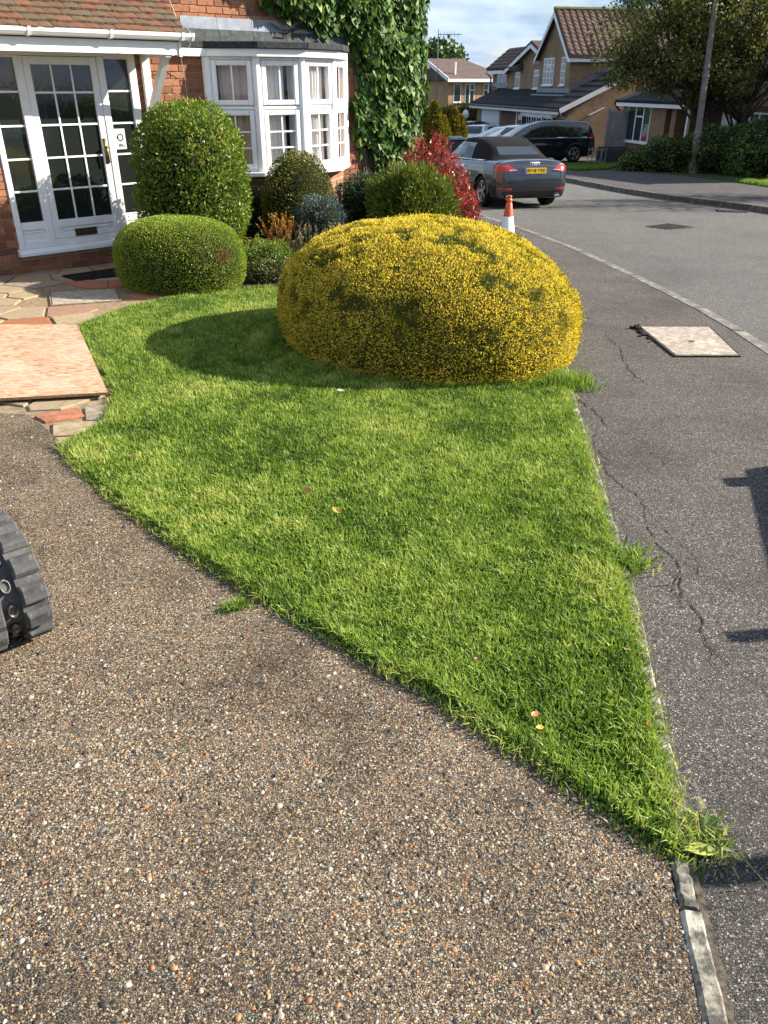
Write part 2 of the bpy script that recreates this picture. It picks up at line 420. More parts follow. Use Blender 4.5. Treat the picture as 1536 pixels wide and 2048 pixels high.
def spotty_concrete(name, col, dark, lich, scale=14):
    m, nt, b = new_mat(name); v = coord(nt)
    f = noise(nt, scale, 6, .7, v); g = noise(nt, scale * 5, 5, .75, v); h = noise(nt, scale * .5, 3, .6, v)
    c = mix(nt, col, dark, ramp(nt, [(.44, 1), (.58, 0)], f))
    c = mix(nt, c, lich, ramp(nt, [(.56, 0), (.63, .8)], h))
    c = mix(nt, c, ramp(nt, [(.3, .55), (.6, 1.15)], g), 1.0, 'MULTIPLY')
    nt.links.new(c, b.inputs['Base Color']); b.inputs['Roughness'].default_value = .95
    bump(nt, b, g, .7, .005); return m
M['edging'] = spotty_concrete('lichened_concrete_edging', (.30, .27, .21), (.075, .068, .058), (.44, .42, .34), 16)
M['kerb'] = spotty_concrete('old_concrete_kerb', (.22, .195, .16), (.12, .105, .09), (.30, .275, .22), 7)
M['kerb_far'] = spotty_concrete('mossy_kerb', (.16, .14, .12), (.075, .07, .055), (.20, .18, .14), 6)
M['cover'] = spotty_concrete('pale_pitted_concrete', (.40, .34, .27), (.27, .22, .18), (.46, .41, .34), 18)

def osb_mat():
    m, nt, b = new_mat('strand_board')
    last = None; hs = []
    base = (.56, .38, .22)
    col = None
    for i, (ang, sx, sy) in enumerate(((.25, 20, 100), (-.65, 22, 85), (1.0, 24, 105), (-.25, 18, 90), (.6, 24, 110), (-1.15, 22, 95))):
        v = coord(nt, (sx, sy, 1), (0, 0, ang))
        vo = nt.nodes.new('ShaderNodeTexVoronoi'); vo.inputs['Scale'].default_value = 1.0; nt.links.new(v, vo.inputs['Vector'])
        sepc = nt.nodes.new('ShaderNodeSeparateColor'); nt.links.new(vo.outputs['Color'], sepc.inputs[0])
        c = ramp(nt, [(0, (.22, .095, .045)), (.3, (.37, .215, .125)), (.7, (.46, .305, .185)), (1, (.58, .44, .30))], sepc.outputs[0])
        if col is None: col = c
        else: col = mix(nt, col, c, ramp(nt, [(.55, 0), (.57, 1)], sepc.outputs[1]))
        hs.append(sepc.outputs[2])
    blot = noise(nt, 3.0, 4, .6, coord(nt))
    col = mix(nt, col, (.54, .45, .35), ramp(nt, [(.46, 0), (.70, .5)], blot))
    nt.links.new(col, b.inputs['Base Color']); b.inputs['Roughness'].default_value = .75
    bump(nt, b, hs[0], .25, .002); return m
M['osb'] = osb_mat()
M['osb_edge'] = plain('board_edge', (.30, .19, .10), .9, 0, .4, 60)

M['grass'] = leaf_mat('grass_blades', [(0, (.020, .045, .008)), (.35, (.09, .18, .02)), (.7, (.28, .40, .065)), (.9, (.46, .50, .14)), (1, (.46, .40, .17))], .5, .42, .25, (1.0, 1.0, .5))
M['lawn'] = plain('lawn_thatch', (.035, .06, .012), 1, 0, .5, 30, .01)
M['gold'] = leaf_mat('golden_evergreen', [(0, (.010, .020, .006)), (.22, (.045, .075, .014)), (.40, (.15, .15, .02)), (.52, (.46, .38, .03)), (.8, (.86, .67, .085)), (1, (.90, .76, .24))], .5, .4, .2, (1, .95, .5))
M['dome'] = leaf_mat('clipped_green', [(0, (.012, .022, .006)), (.4, (.11, .175, .016)), (.8, (.29, .37, .035)), (.965, (.40, .46, .07)), (1, (.42, .15, .05))], .45, .25, .35)
M['glossy'] = leaf_mat('glossy_green', [(0, (.012, .022, .006)), (.35, (.065, .115, .014)), (.7, (.15, .23, .024)), (.93, (.30, .38, .06)), (1, (.30, .20, .08))], .42, .3, .3)
M['yew'] = leaf_mat('dark_yew', [(0, (.008, .012, .004)), (.5, (.065, .085, .010)), (.85, (.21, .20, .022)), (1, (.32, .28, .04))], .45, .2, .35)
M['bluefir'] = leaf_mat('blue_grey_needles', [(0, (.012, .02, .018)), (.5, (.05, .075, .062)), (1, (.13, .18, .16))], .5, .12, .3, (1, 1, .9))
M['thuja'] = leaf_mat('olive_conifer', [(0, (.012, .022, .005)), (.5, (.075, .11, .014)), (1, (.22, .25, .03))], .5, .2, .3)
M['juniper'] = leaf_mat('dark_juniper', [(0, (.008, .016, .008)), (.5, (.025, .055, .026)), (1, (.07, .12, .05))], .5, .15, .3)
M['photinia'] = leaf_mat('red_photinia', [(0, (.012, .018, .006)), (.22, (.05, .07, .02)), (.38, (.16, .14, .05)), (.5, (.30, .03, .034)), (.8, (.52, .055, .055)), (1, (.62, .18, .11))], .3, .3, .5, (1, .7, .6))
M['rust'] = leaf_mat('orange_heather', [(0, (.03, .02, .006)), (.5, (.34, .17, .025)), (1, (.72, .33, .04))], .5, .2, .3)
M['candle'] = leaf_mat('pine_candles', [(0, (.012, .02, .006)), (.5, (.06, .075, .018)), (.8, (.16, .16, .05)), (1, (.38, .32, .18))], .5, .15, .3)
M['cover_plant'] = leaf_mat('low_variegated', [(0, (.012, .02, .006)), (.6, (.06, .085, .02)), (.9, (.20, .20, .08)), (1, (.34, .24, .14))], .45, .2, .35)
M['ivy'] = leaf_mat('glossy_ivy', [(0, (.010, .026, .008)), (.5, (.045, .11, .018)), (.85, (.12, .22, .035)), (1, (.28, .34, .09))], .5, .3, .22)
M['tree'] = leaf_mat('autumn_tree_leaves', [(0, (.014, .018, .006)), (.5, (.13, .15, .035)), (.85, (.28, .30, .08)), (.97, (.46, .44, .15)), (1, (.34, .18, .04))], .42, .45, .35)
M['hedge'] = leaf_mat('dark_hedge', [(0, (.010, .018, .006)), (.5, (.06, .105, .02)), (1, (.19, .28, .05))], .42, .25, .4)
M['oldhedge'] = leaf_mat('golden_green_hedge', [(0, (.03, .035, .006)), (.5, (.085, .09, .012)), (1, (.17, .16, .022))], .55, .2, .3)
M['yconifer'] = leaf_mat('yellow_conifer', [(0, (.016, .022, .005)), (.5, (.10, .10, .014)), (1, (.34, .26, .03))], .5, .2, .3)
M['weed'] = leaf_mat('weed_leaf', [(0, (.03, .06, .015)), (.6, (.12, .20, .05)), (.9, (.22, .28, .10)), (1, (.50, .48, .38))], .45, .3, .35)
M['leaf_brown'] = plain('brown_leaf', (.10, .035, .012), .5, 0, .3, 40)
M['leaf_yellow'] = plain('yellow_leaf', (.55, .36, .05), .5, 0, .25, 40)
M['leaf_pale'] = plain('pale_leaf', (.55, .46, .30), .5, 0, .2, 40)
M['leaf_orange'] = plain('orange_leaf', (.45, .13, .02), .5, 0, .3, 40)
M['leaf_olive'] = plain('olive_leaf', (.34, .36, .07), .4, 0, .25, 40)

# ------------------------------------------------------------------ ground, road, footways
def slab(name, poly, top, thick, mat, parent=None, kind='structure', smooth=False):
    """a flat piece lying on the falling ground: outline (x, y), top offset and thickness"""
    mb = MB(); n = len(poly)
    P = [(x, y, gz(y) + top) for x, y in poly]; Q = [(x, y, gz(y) + top - thick) for x, y in poly]
    tri = tessellate_polygon([[Vector(p) for p in P]])
    area = sum(poly[i][0] * poly[(i + 1) % n][1] - poly[(i + 1) % n][0] * poly[i][1] for i in range(n))
    f = []
    for t in tri:
        a, b, c = (Vector(P[i]) for i in t)
        f.append(tuple(t) if (b - a).cross(c - a).z > 0 else tuple(reversed(t)))
    sides = [(i, n + i, n + (i + 1) % n, (i + 1) % n) if area > 0 else (i, (i + 1) % n, n + (i + 1) % n, n + i) for i in range(n)]
    mb._add(P + Q, f + sides)
    o = mb.obj(name, parent, mat)
    if kind: o['kind'] = kind
    return o

def resample(pl, step):
    P = [Vector((x, y)) for x, y in pl]; out = [P[0]]; carry = 0
    seg = []
    for a, b in zip(P, P[1:]): seg.append((a, b, (b - a).length))
    L = sum(s[2] for s in seg); n = max(1, round(L / step)); res = []
    for k in range(n + 1):
        d = L * k / n; acc = 0
        for a, b, l in seg:
            if d <= acc + l + 1e-9: res.append(a.lerp(b, (d - acc) / max(l, 1e-9))); break
            acc += l
    return res
def smooth_line(pl, step=.5):
    """Catmull-Rom through the given points"""
    P = [np.array(p, float) for p in pl]; P = [2 * P[0] - P[1]] + P + [2 * P[-1] - P[-2]]; out = []
    for i in range(1, len(P) - 2):
        n = max(1, int(np.linalg.norm(P[i + 1] - P[i]) / step))
        for k in range(n):
            t = k / n; a, b, c, d = P[i - 1:i + 3]
            out.append(tuple(.5 * (2 * b + (c - a) * t + (2 * a - 5 * b + 4 * c - d) * t * t + (3 * b - a - 3 * c + d) * t ** 3)))
    out.append(tuple(P[-2])); return out
def offset_line(pl, d):
    out = []
    for i, p in enumerate(pl):
        a = Vector(pl[max(i - 1, 0)]); b = Vector(pl[min(i + 1, len(pl) - 1)]); t = (b - a).normalized()
        out.append((p[0] + t.y * d, p[1] - t.x * d))     # d > 0: to the right of travel
    return out

mb = MB()
g = []; ys = [-60, -30, 0, 40, 95, 300, 1500]
for y in ys:
    for x in (-1500, -100, 0, 100, 1500): g.append((x, y, gz(y) - .22))
mb._add(g, [(r * 5 + c, r * 5 + c + 1, r * 5 + c + 6, r * 5 + c + 5) for r in range(len(ys) - 1) for c in range(4)])
mb.obj('ground', None, M['grass_far'])['kind'] = 'structure'

KERB = smooth_line([(1.6, -6), (2.15, -3), (2.62, 0), (2.95, 3.2), (3.10, 6.2), (3.10, 7.75), (2.86, 10.74), (2.42, 13.6), (1.80, 16.45), (1.15, 18.8), (.0, 22), (-1.6, 26), (-4, 30)], .5)
FAR = smooth_line([(9.3, -6), (9.2, 0), (9.1, 6), (8.9, 11), (8.55, 14.5), (8.02, 17.45), (7.35, 19.4), (6.72, 21.28), (6.2, 24), (5.75, 27.15), (5.3, 29), (4.6, 30.6), (3.2, 31.6), (0, 32), (-4, 32.2)], .5)
slab('road', offset_line(KERB, -.3) + list(reversed(offset_line(FAR, .3))), -.11, .1, M['road'])

EDGE = smooth_line([(.50, -1.2), (.60, .4), (.67, .89), (.72, 1.24), (.77, 1.50), (.83, 1.92), (.93, 2.52), (1.03, 3.32), (1.18, 4.62), (1.27, 5.25), (1.42, 6.4)], .25)
BEDR = [(1.42, 6.4), (1.55, 7.5), (1.5, 9), (1.35, 11), (1.0, 13.2), (.55, 15.2), (.1, 17), (-.9, 19.5), (-2.6, 23), (-6, 27)]
pave = slab('pavement', [(-.6, -6)] + EDGE + BEDR[1:] + list(reversed(offset_line(KERB, -.125))), 0, .2, M['pave'])
BACK = smooth_line([(11.2, -6), (11.2, 6), (11.2, 14), (10.95, 18.5), (10.5, 22.9), (10.1, 26.5), (9.4, 29.6), (8.3, 31.6)], .5)
FARP = [p for p in offset_line(FAR, .13) if p[0] > 5.2]
slab('far_pavement', FARP + list(reversed(BACK)), 0, .2, M['pave_far'])
slab('verge', BACK + [(9, 33.0), (11, 34), (40, 34), (40, -6)], .01, .2, M['grass_far'])
slab('garden_drive', [(3.1, 31.8), (4.3, 31.0), (5.2, 29.6), (8.25, 31.7), (9, 33.0), (11, 34), (14, 35), (14, 62), (3.1, 62)], .0, .2, M['pave_far'])
slab('front_garden', [(3.1, 32.3), (3.1, 75), (-30, 75), (-30, 24), (-4.5, 32.6)], .012, .2, M['grass_far'])

def kerb_run(name, line, off0, off1, step, mat, top=0.0, depth=.16, keep=lambda p: True):
    root = empty(name, (0, 0, 0)); root['kind'] = 'structure'
    L = resample(line, step); A = offset_line([tuple(p) for p in L], off0); B = offset_line([tuple(p) for p in L], off1)
    for i in range(len(L) - 1):
        if not keep(L[i]): continue
        j = [random.uniform(-.006, .006) for _ in range(3)]
        def lp(P, t): return (P[i][0] + (P[i + 1][0] - P[i][0]) * t, P[i][1] + (P[i + 1][1] - P[i][1]) * t)
        a0, a1, b0, b1 = lp(A, .006), lp(A, .994), lp(B, .006), lp(B, .994)
        cx, cy = a0[0], a0[1]; cz = gz(cy)
        V = []
        for z in (-depth, top):
            for q in ((a0, 0), (b0, 1), (b1, 1), (a1, 0)):
                (x, y), s = q
                V.append((x - cx + j[0], y - cy, gz(y) - cz + z + (j[1] if z == top else 0)))
        m2 = MB(); m2.hexa(V); o = m2.obj('kerb_stone', root, mat, bevel=.012); o.location = (cx, cy, cz)
    return root
kerb_run('kerb', KERB, -.125, 0, .915, M['kerb'], .003)
kerb_run('far_kerb', FAR, 0, .13, .915, M['kerb_far'], .004, .16)

# concrete edging strips along the lawn and the drive
edge_root = empty('lawn_edging', (0, 0, 0)); edge_root['kind'] = 'structure'
EL = [p for p in EDGE if p[1] < 6.2]
def edging_piece(pts, w, top, dep, wob=.004):
    A = offset_line(pts, -w / 2 - .004); B = offset_line(pts, w / 2 - .004); cx, cy = pts[0]; cz = gz(cy); m2 = MB()
    V = []; F = []; n = len(pts)
    for k in range(n):
        dz = random.uniform(-wob, wob); sx = random.uniform(-wob, wob) * .6
        for (x, y), z in ((A[k], -dep), (A[k], top - .012), ((A[k][0] * .8 + B[k][0] * .2, A[k][1] * .8 + B[k][1] * .2), top + dz), ((A[k][0] * .2 + B[k][0] * .8, A[k][1] * .2 + B[k][1] * .8), top + dz), (B[k], top - .014), (B[k], -dep)):
            V.append((x - cx + sx, y - cy, gz(y) - cz + z))
    for k in range(n - 1):
        for q in range(5): F.append((k * 6 + q, (k + 1) * 6 + q, (k + 1) * 6 + q + 1, k * 6 + q + 1))
    F += [(0, 1, 2, 3, 4, 5), tuple(reversed(range((n - 1) * 6, n * 6)))]
    F = [tuple(reversed(f)) for f in F]
    m2._add(V, F); o = m2.obj('edging_stone', edge_root, M['edging'], smooth=False); o.location = (cx, cy, cz); return o
for y0, y1, w in ((-1.0, .40, .055), (.41, 1.135, .055), (1.145, 1.30, .045), (1.315, 2.05, .05), (2.065, 2.95, .05), (2.965, 3.85, .05), (3.87, 4.75, .05), (4.765, 5.6, .05)):
    pts = []
    for k in range(13):
        y = y0 + (y1 - y0) * k / 12
        x = np.interp(y, [p[1] for p in EL], [p[0] for p in EL])
        pts.append((x + (.018 if y0 > 1.2 else 0), y))
    edging_piece(pts, w, .012 if y1 > .5 else .012, .12)

slab('edging_bed', [(.60, -1), (.66, .6), (.665, .89), (.69, 1.2), (.70, 1.33), (.76, 1.33), (.75, 1.2), (.70, .6), (.66, -1)], -.002, .05, M['grit'])
# the drive of exposed aggregate, the paved path, the lawn and the planting bed
LAWN = [(-2.68, 6.81), (-2.32, 6.05), (-1.98, 5.36), (-1.76, 4.92), (-1.70, 4.62), (-1.66, 4.35), (-1.72, 4.12), (-1.77, 3.99), (-1.62, 3.76), (-1.46, 3.55), (-1.12, 3.15), (-.79, 2.79), (-.53, 2.52), (-.27, 2.28), (-.06, 2.08), (.16, 1.90), (.32, 1.73), (.46, 1.585), (.56, 1.465), (.64, 1.37), (.715, 1.29),
        (.742, 1.40), (.79, 1.72), (.86, 2.2), (.95, 2.75), (1.02, 3.32), (1.10, 4.0), (1.17, 4.62), (1.25, 5.25), (1.38, 6.3), (1.45, 6.8), (.6, 7.2), (-.4, 7.9), (-1.13, 8.62), (-1.55, 8.5), (-1.91, 8.24), (-2.25, 7.9), (-2.48, 7.52)]
drv = slab('driveway', [(-1.80, 4.06), (-2.20, 4.53), (-3.2, 4.65), (-9, 4.9), (-9, -1.2), (.46, -1.2), (.56, .4), (.635, .89), (.69, 1.25), (.70, 1.33), (.50, 1.70), (.20, 2.0), (-.2, 2.4), (-.7, 2.9), (-1.3, 3.55), (-1.6, 3.95)], .004, .12, M['drive'])
slab('lawn', LAWN, .018, .1, M['lawn'])
WX, WY = -4.31, 9.594; WA = R(41.36); tW = (math.cos(WA), math.sin(WA)); nW = (tW[1], -tW[0])
def wp(u, w): return (WX + tW[0] * u + nW[0] * w, WY + tW[1] * u + nW[1] * w)
bed = [(-1.75, 8.36), (-1.13, 8.62), (-.4, 7.9), (.6, 7.2), (1.45, 6.8), (1.53, 7.5), (1.47, 9), (1.32, 11), (.97, 13.2), (.52, 15.2), (.05, 17), wp(6.6, 0), wp(2.0, 0), (-2.9, 9.95), (-2.5, 8.8)]
slab('flower_bed', bed, .03, .12, M['soil'])

PATIO = [(-2.20, 4.55), (-1.80, 4.08), (-1.70, 4.12), (-1.62, 4.35), (-1.70, 4.95), (-2.6, 6.81), (-2.4, 7.52), (-1.86, 8.24), (-2.0, 9.3), wp(1.95, .0), wp(-2.5, 0), (-7.2, 7.0), (-7.2, 4.95)]
patio = slab('path', PATIO, -.008, .1, M['joint'])

def clip_half(poly, a, b):
    """keep the part of poly nearer a than b"""
    m = (a + b) / 2; d = b - a; out = []
    for i in range(len(poly)):
        p, q = poly[i], poly[(i + 1) % len(poly)]
        sp, sq = (p - m).dot(d), (q - m).dot(d)
        if sp <= 0: out.append(p)
        if sp * sq < 0: out.append(p + (q - p) * (sp / (sp - sq)))
    return out
TRAY = [(-3.55, 8.40), (-2.89, 8.60), (-2.63, 7.94), (-3.26, 7.70)]
STONES = [[(-2.14, 4.50), (-1.93, 4.66), (-1.83, 4.50), (-2.03, 4.39)], [(-1.89, 4.67), (-1.72, 4.75), (-1.66, 4.46), (-1.80, 4.43)], [(-1.98, 4.37), (-1.66, 4.43), (-1.63, 4.31), (-1.64, 4.20), (-1.90, 4.16)], [(-1.69, 4.73), (-1.62, 4.68), (-1.57, 4.48), (-1.645, 4.33)], [(-1.87, 4.13), (-1.70, 4.16), (-1.76, 4.06), (-1.82, 4.06)]]
def crazy_paving():
    seeds = []; pr = random.Random(5)
    tries = 0
    while tries < 6000:
        tries += 1
        p = Vector((pr.uniform(-7.2, -1.5), pr.uniform(4.1, 11.2)))
        if p.x < -4.9 and p.y < 7.4 and pr.random() < .6: continue
        if all(((p.x - q.x) * 1.0) ** 2 + (p.y - q.y) ** 2 > .115 for q in seeds): seeds.append(p)
    P = np.array([tuple(s) for s in seeds]); ins = in_poly(P, PATIO); ed = edge_dist(P, PATIO); tr = in_poly(P, TRAY)
    tc_ = np.array(TRAY)
    for i, s in enumerate(seeds):
        if tr[i] or (not ins[i] and ed[i] > .12) or (s.x > -2.25 and s.y < 4.8): continue
        poly = [s + Vector(d) for d in ((-.7, -.7), (.7, -.7), (.7, .7), (-.7, .7))]
        for q in seeds:
            if q is not s and (q - s).length < 1.2: poly = clip_half(poly, s, q)
        # outside the path or over the tray: drop those corners back
        c = sum(poly, Vector((0, 0))) / len(poly)
        sh = []
        for p in poly:
            v = p - c; l = v.length
            if l < 1e-4: continue
            q = c + v * max(.3, 1 - .020 / l)
            sh.append(q)
        for _ in range(6):
            pp = np.array([tuple(p) for p in sh]); bad = (~in_poly(pp, PATIO)) | in_poly(pp, [tuple(x) for x in ((tc_ - tc_.mean(0)) * 1.12 + tc_.mean(0))])
            if not bad.any(): break
            sh = [c + (p - c) * (.82 if b else 1) for p, b in zip(sh, bad)]
        if bad.any() or len(sh) < 3: continue
        a = sum(sh[k].x * sh[(k + 1) % len(sh)].y - sh[(k + 1) % len(sh)].x * sh[k].y for k in range(len(sh))) / 2
        if a < .012: continue
        dz = pr.uniform(-.003, .004); cz = gz(c.y)
        top = [(p.x - c.x, p.y - c.y, gz(p.y) - cz + .006 + dz) for p in sh]
        ins_ = [((x) * .97, (y) * .97, z) for x, y, z in top]
        mb = MB(); n = len(sh)
        V = [(x, y, z - .03) for x, y, z in top] + [(x, y, z - .004) for x, y, z in top] + ins_
        F = [tuple(range(2 * n, 3 * n))] + [(k, (k + 1) % n, n + (k + 1) % n, n + k) for k in range(n)] + [(n + k, n + (k + 1) % n, 2 * n + (k + 1) % n, 2 * n + k) for k in range(n)]
        mb._add(V, F); o = mb.obj('paving_stone', patio, M['stone']); o.location = (c.x, c.y, cz)
crazy_paving()
def lay_stone(p, col_seed=None):
    c = sum((Vector(q) for q in p), Vector((0, 0))) / len(p); cz = gz(c.y); mb = MB(); n = len(p)
    if sum(p[k][0] * p[(k + 1) % n][1] - p[(k + 1) % n][0] * p[k][1] for k in range(n)) < 0: p = list(reversed(p))
    top = [(x - c.x, y - c.y, gz(y) - cz + .005) for x, y in p]
    V = [(x, y, z - .03) for x, y, z in top] + [(x, y, z - .004) for x, y, z in top] + [(x * .97, y * .97, z) for x, y, z in top]
    mb._add(V, [tuple(range(2 * n, 3 * n))] + [(k, (k + 1) % n, n + (k + 1) % n, n + k) for k in range(n)] + [(n + k, n + (k + 1) % n, 2 * n + (k + 1) % n, 2 * n + k) for k in range(n)])
    o = mb.obj('paving_stone', patio, col_seed); o.location = (c.x, c.y, cz)
M['stone_orange'] = plain('orange_paving_stone', (.36, .15, .085), .9, 0, .3, 14, .003)
M['stone_buff'] = plain('buff_paving_stone', (.34, .265, .165), .9, 0, .3, 14, .003)
M['stone_pale'] = plain('pale_grey_paving_stone', (.29, .24, .18), .9, 0, .3, 14, .003)
for st_, m_ in zip(STONES, ('stone_orange', 'stone_pale', 'stone_buff', 'stone_pale', 'stone_buff')): lay_stone(st_, M[m_])
# sunk tray cover set in the path
tray = empty('access_cover', (-3.08, 8.16, gz(8.16)), 0, 'recessed paved access cover with thin metal rim by the porch door', 'access cover')
def local(root, pts): return [(x - root.location.x, y - root.location.y, z - root.location.z) for x, y, z in pts]
def ring_pts(pl, k, z):
    c = np.mean(pl, axis=0); return [(c[0] + (p[0] - c[0]) * k, c[1] + (p[1] - c[1]) * k, gz(p[1]) + z) for p in pl]
mb = MB(); mb.prism(list(reversed(local(tray, ring_pts(TRAY, .93, -.02)))), (0, 0, .024)); mb.obj('tray_slab', tray, M['cover'])
mb = MB()
for k in range(4):
    a, b = ring_pts(TRAY, .985, .008), ring_pts(TRAY, .955, .008); j = (k + 1) % 4
    q = local(tray, [a[k], a[j], b[j], b[k]]); mb.prism([q[3], q[2], q[1], q[0]], (0, 0, -.04))
mb.obj('rim', tray, M['joint'])

# cracks in the footway: narrow dirt-filled gaps
def crack(pts, w0, seedn):
    r = random.Random(seedn); pl = smooth_line(pts, .03); V = []; F = []
    ox = oy = 0
    for i, (x, y) in enumerate(pl):
        ox = ox * .7 + r.uniform(-.016, .016); oy = oy * .8 + r.uniform(-.010, .010)
        w = w0 * .32 * r.uniform(.4, 1.4) * min(1, i / 4 + .2, (len(pl) - i) / 4)
        V += [(x + ox - w, y + oy, gz(y) + .0035), (x + ox + w, y + oy + r.uniform(-.004, .004), gz(y) + .0035)]
        if i and r.random() < .99: F.append((2 * i - 2, 2 * i - 1, 2 * i + 1, 2 * i))
    mb = MB(); mb._add(V, F); mb.obj('crack', pave, M['soil'])
crack([(1.91, 6.63), (1.86, 6.1), (1.80, 5.6), (1.79, 5.1)], .009, 1)
crack([(1.80, 5.55), (1.74, 5.3), (1.70, 5.15)], .005, 2)
crack([(1.23, 4.95), (1.29, 4.66), (1.33, 4.3)], .011, 3)
crack([(1.17, 3.75), (1.18, 3.5), (1.22, 3.35), (1.20, 3.1), (1.19, 2.85), (1.165, 2.6), (1.15, 2.45), (1.12, 2.2), (1.085, 2.02)], .008, 4)
crack([(1.22, 3.36), (1.30, 3.3), (1.37, 3.28)], .005, 5)
crack([(1.25, 4.3), (1.20, 4.0), (1.17, 3.7)], .006, 6)
crack([(1.55, 8.8), (1.75, 7.9), (1.9, 7.1)], .008, 7)
crack([(1.165, 2.75), (1.135, 2.55), (1.12, 2.38)], .006, 9)

crack([(1.20, 3.1), (1.26, 2.9), (1.27, 2.6)], .005, 11); crack([(1.12, 2.2), (1.17, 2.0), (1.22, 1.85)], .004, 12); crack([(1.33, 4.3), (1.45, 4.0), (1.5, 3.6)], .004, 13)
def dirt_line(name, line, off, wmin, wmax, mat, seedn, z=.0028):
    r = random.Random(seedn); pl = [tuple(p) for p in resample(line, .02)]; V = []; F = []; A = offset_line(pl, off)
    for i, (x, y) in enumerate(A):
        w = r.uniform(wmin, wmax) * (.6 + .5 * math.sin(i * .13 + seedn) * math.sin(i * .031))
        V += [(x - .012, y, gz(y) + z), (x + max(.002, w), y + r.uniform(-.006, .006), gz(y) + z)]
        if i: F.append((2 * i - 2, 2 * i - 1, 2 * i + 1, 2 * i))
    mb = MB(); mb._add(V, F); mb.obj(name, pave, mat)
dirt_line('dirt_strip', [p for p in EDGE if .5 < p[1] < 6.3], .028, .002, .022, M['grit'], 3)
# concrete utility cover in the footway
uc = empty('utility_cover', (2.5, 6.3, gz(6.3)), 0, 'square pale concrete utility cover set in the tarmac footway', 'utility cover')
UC = [(2.22, 6.81), (2.85, 6.80), (2.73, 5.84), (2.22, 5.84)]
mb = MB(); mb.prism(list(reversed(local(uc, ring_pts(UC, .955, -.05)))), (0, 0, .066)); mb.obj('cover_slab', uc, M['cover'], bevel=.006)
mb = MB()
for k in range(4):
    a, b = ring_pts(UC, 1.0, .012), ring_pts(UC, .965, .012); j = (k + 1) % 4
    q = local(uc, [a[k], a[j], b[j], b[k]]); mb.prism([q[3], q[2], q[1], q[0]], (0, 0, -.06))
mb.obj('frame', uc, M['iron'])
mb = MB(); mb.box((-.03, -.06, .0), (.02, -.02, .019)); mb.obj('lifting_eye', uc, M['iron'])
mb = MB()
for i in range(70):
    x = random.gauss(-.315, .022); y = random.uniform(-.46, .52)
    w_ = random.uniform(.006, .026); mb.box((x, y, -.02), (x + w_, y + random.uniform(.008, .04), .003 + random.random() * .004))
o = mb.obj('dirt_gap', uc, M['soil']); o['kind'] = 'stuff'

def iron_cover(loc, w, d, rz, label, slots, cat, back=-.11):
    r = empty('road_cover', (loc[0], loc[1], gz(loc[1]) + back), rz, label, cat)
    r.rotation_euler = (-math.atan(SLOPE) * math.cos(rz), math.atan(SLOPE) * math.sin(rz) * -1, rz)
    mb = MB(); mb.box((-w / 2, -d / 2, -.05), (w / 2, d / 2, .008)); mb.obj('plate', r, M['iron'], bevel=.004)
    for i in range(slots):
        x = -w / 2 + w * (i + .5) / slots
        mb = MB(); mb.box((x - w / slots * .3, -d * .42, .0), (x + w / slots * .3, d * .42, .018)); mb.obj('raised_bar', r, M['iron'])
    return r
iron_cover((5.15, 15.0), .62, .62, .5, 'rectangular iron manhole cover in the middle of the road', 6, 'manhole cover')
iron_cover((7.42, 17.75), .62, .42, -.3, 'iron drain grating in the road beside the far kerb', 7, 'drain cover')

# strand board laid over the path
osb = empty('strand_board', (-1.9, 4.85, gz(4.85)), 0, 'large pale strand board laid flat over the crazy paving', 'board')
q = [(-4.9, 6.81), (-2.68, 6.81), (-1.79, 4.84), (-4.2, 4.38)]
top = [(x + 0, y, gz(y) + (.045 if y < 6 else .028)) for x, y in q]
mb = MB(); mb.prism(list(reversed(local(osb, [(x, y, z - .018) for x, y, z in top]))), (0, 0, .018))
ob = mb.obj('panel', osb, M['osb'], M['osb_edge'], bevel=.0)
ob.data.polygons.foreach_set('material_index', [0 if abs(p.normal.z) > .8 else 1 for p in ob.data.polygons])

# dark ribbed mat in front of the door
mat_o = empty('door_mat', (-3.35, 9.36, gz(9.36)), WA, 'dark ribbed scraper mat on the paving under the front door', 'doormat')
mb = MB(); mb.box((-.34, -.24, .002), (.42, .20, .012)); mb.obj('backing', mat_o, M['grille'])
for i in range(7): mb = MB(); y = -.22 + i * .062; mb.box((-.33, y, .011), (.41, y + .03, .026)); mb.obj('rib', mat_o, M['grille'])

# ------------------------------------------------------------------ the near house
ZB = -.37
house = empty('brick_house', (WX, WY, ZB), WA, 'red brick house with tiled porch, white bay window and ivy on its wall', 'house')
# house space: x along the wall, -y out towards the street, z above ZB
def H(u, w, z): return (u, -w, z - ZB)
def hbox(mb, u0, u1, w0, w1, z0, z1, mi=0): return mb.box((u0, -w1, z0 - ZB), (u1, -w0, z1 - ZB), mi)
BAY = [(2.73, .03), (3.232, .395), (3.84, .524), (4.447, .395), (4.95, .03)]     # the bow of the window, (u, out)
mb = MB()
for u0, u1, z0, z1 in ((-3.5, .02, ZB - .2, 3.2), (.02, 1.78, 1.97, 3.2), (.02, 1.78, ZB - .2, -.16), (1.78, 2.83, ZB - .2, 3.2), (2.83, 4.85, 2.0, 3.2), (2.83, 4.85, ZB - .2, .48), (4.85, 6.42, ZB - .2, 3.2)):
    hbox(mb, u0, u1, -.28, 0, z0, z1, 0)
hbox(mb, -3.5, 6.42, -.28, .008, 3.2, 5.2, 1)
hbox(mb, 6.14, 6.42, -7.6, -.28, ZB - .2, 5.2, 1); hbox(mb, -3.5, -3.2, -7.6, -.28, ZB - .2, 5.2, 1); hbox(mb, -3.2, 6.14, -7.6, -7.3, ZB - .2, 5.2, 1)
wall = mb.obj('wall', house, M['mortar'], M['bw_red'])
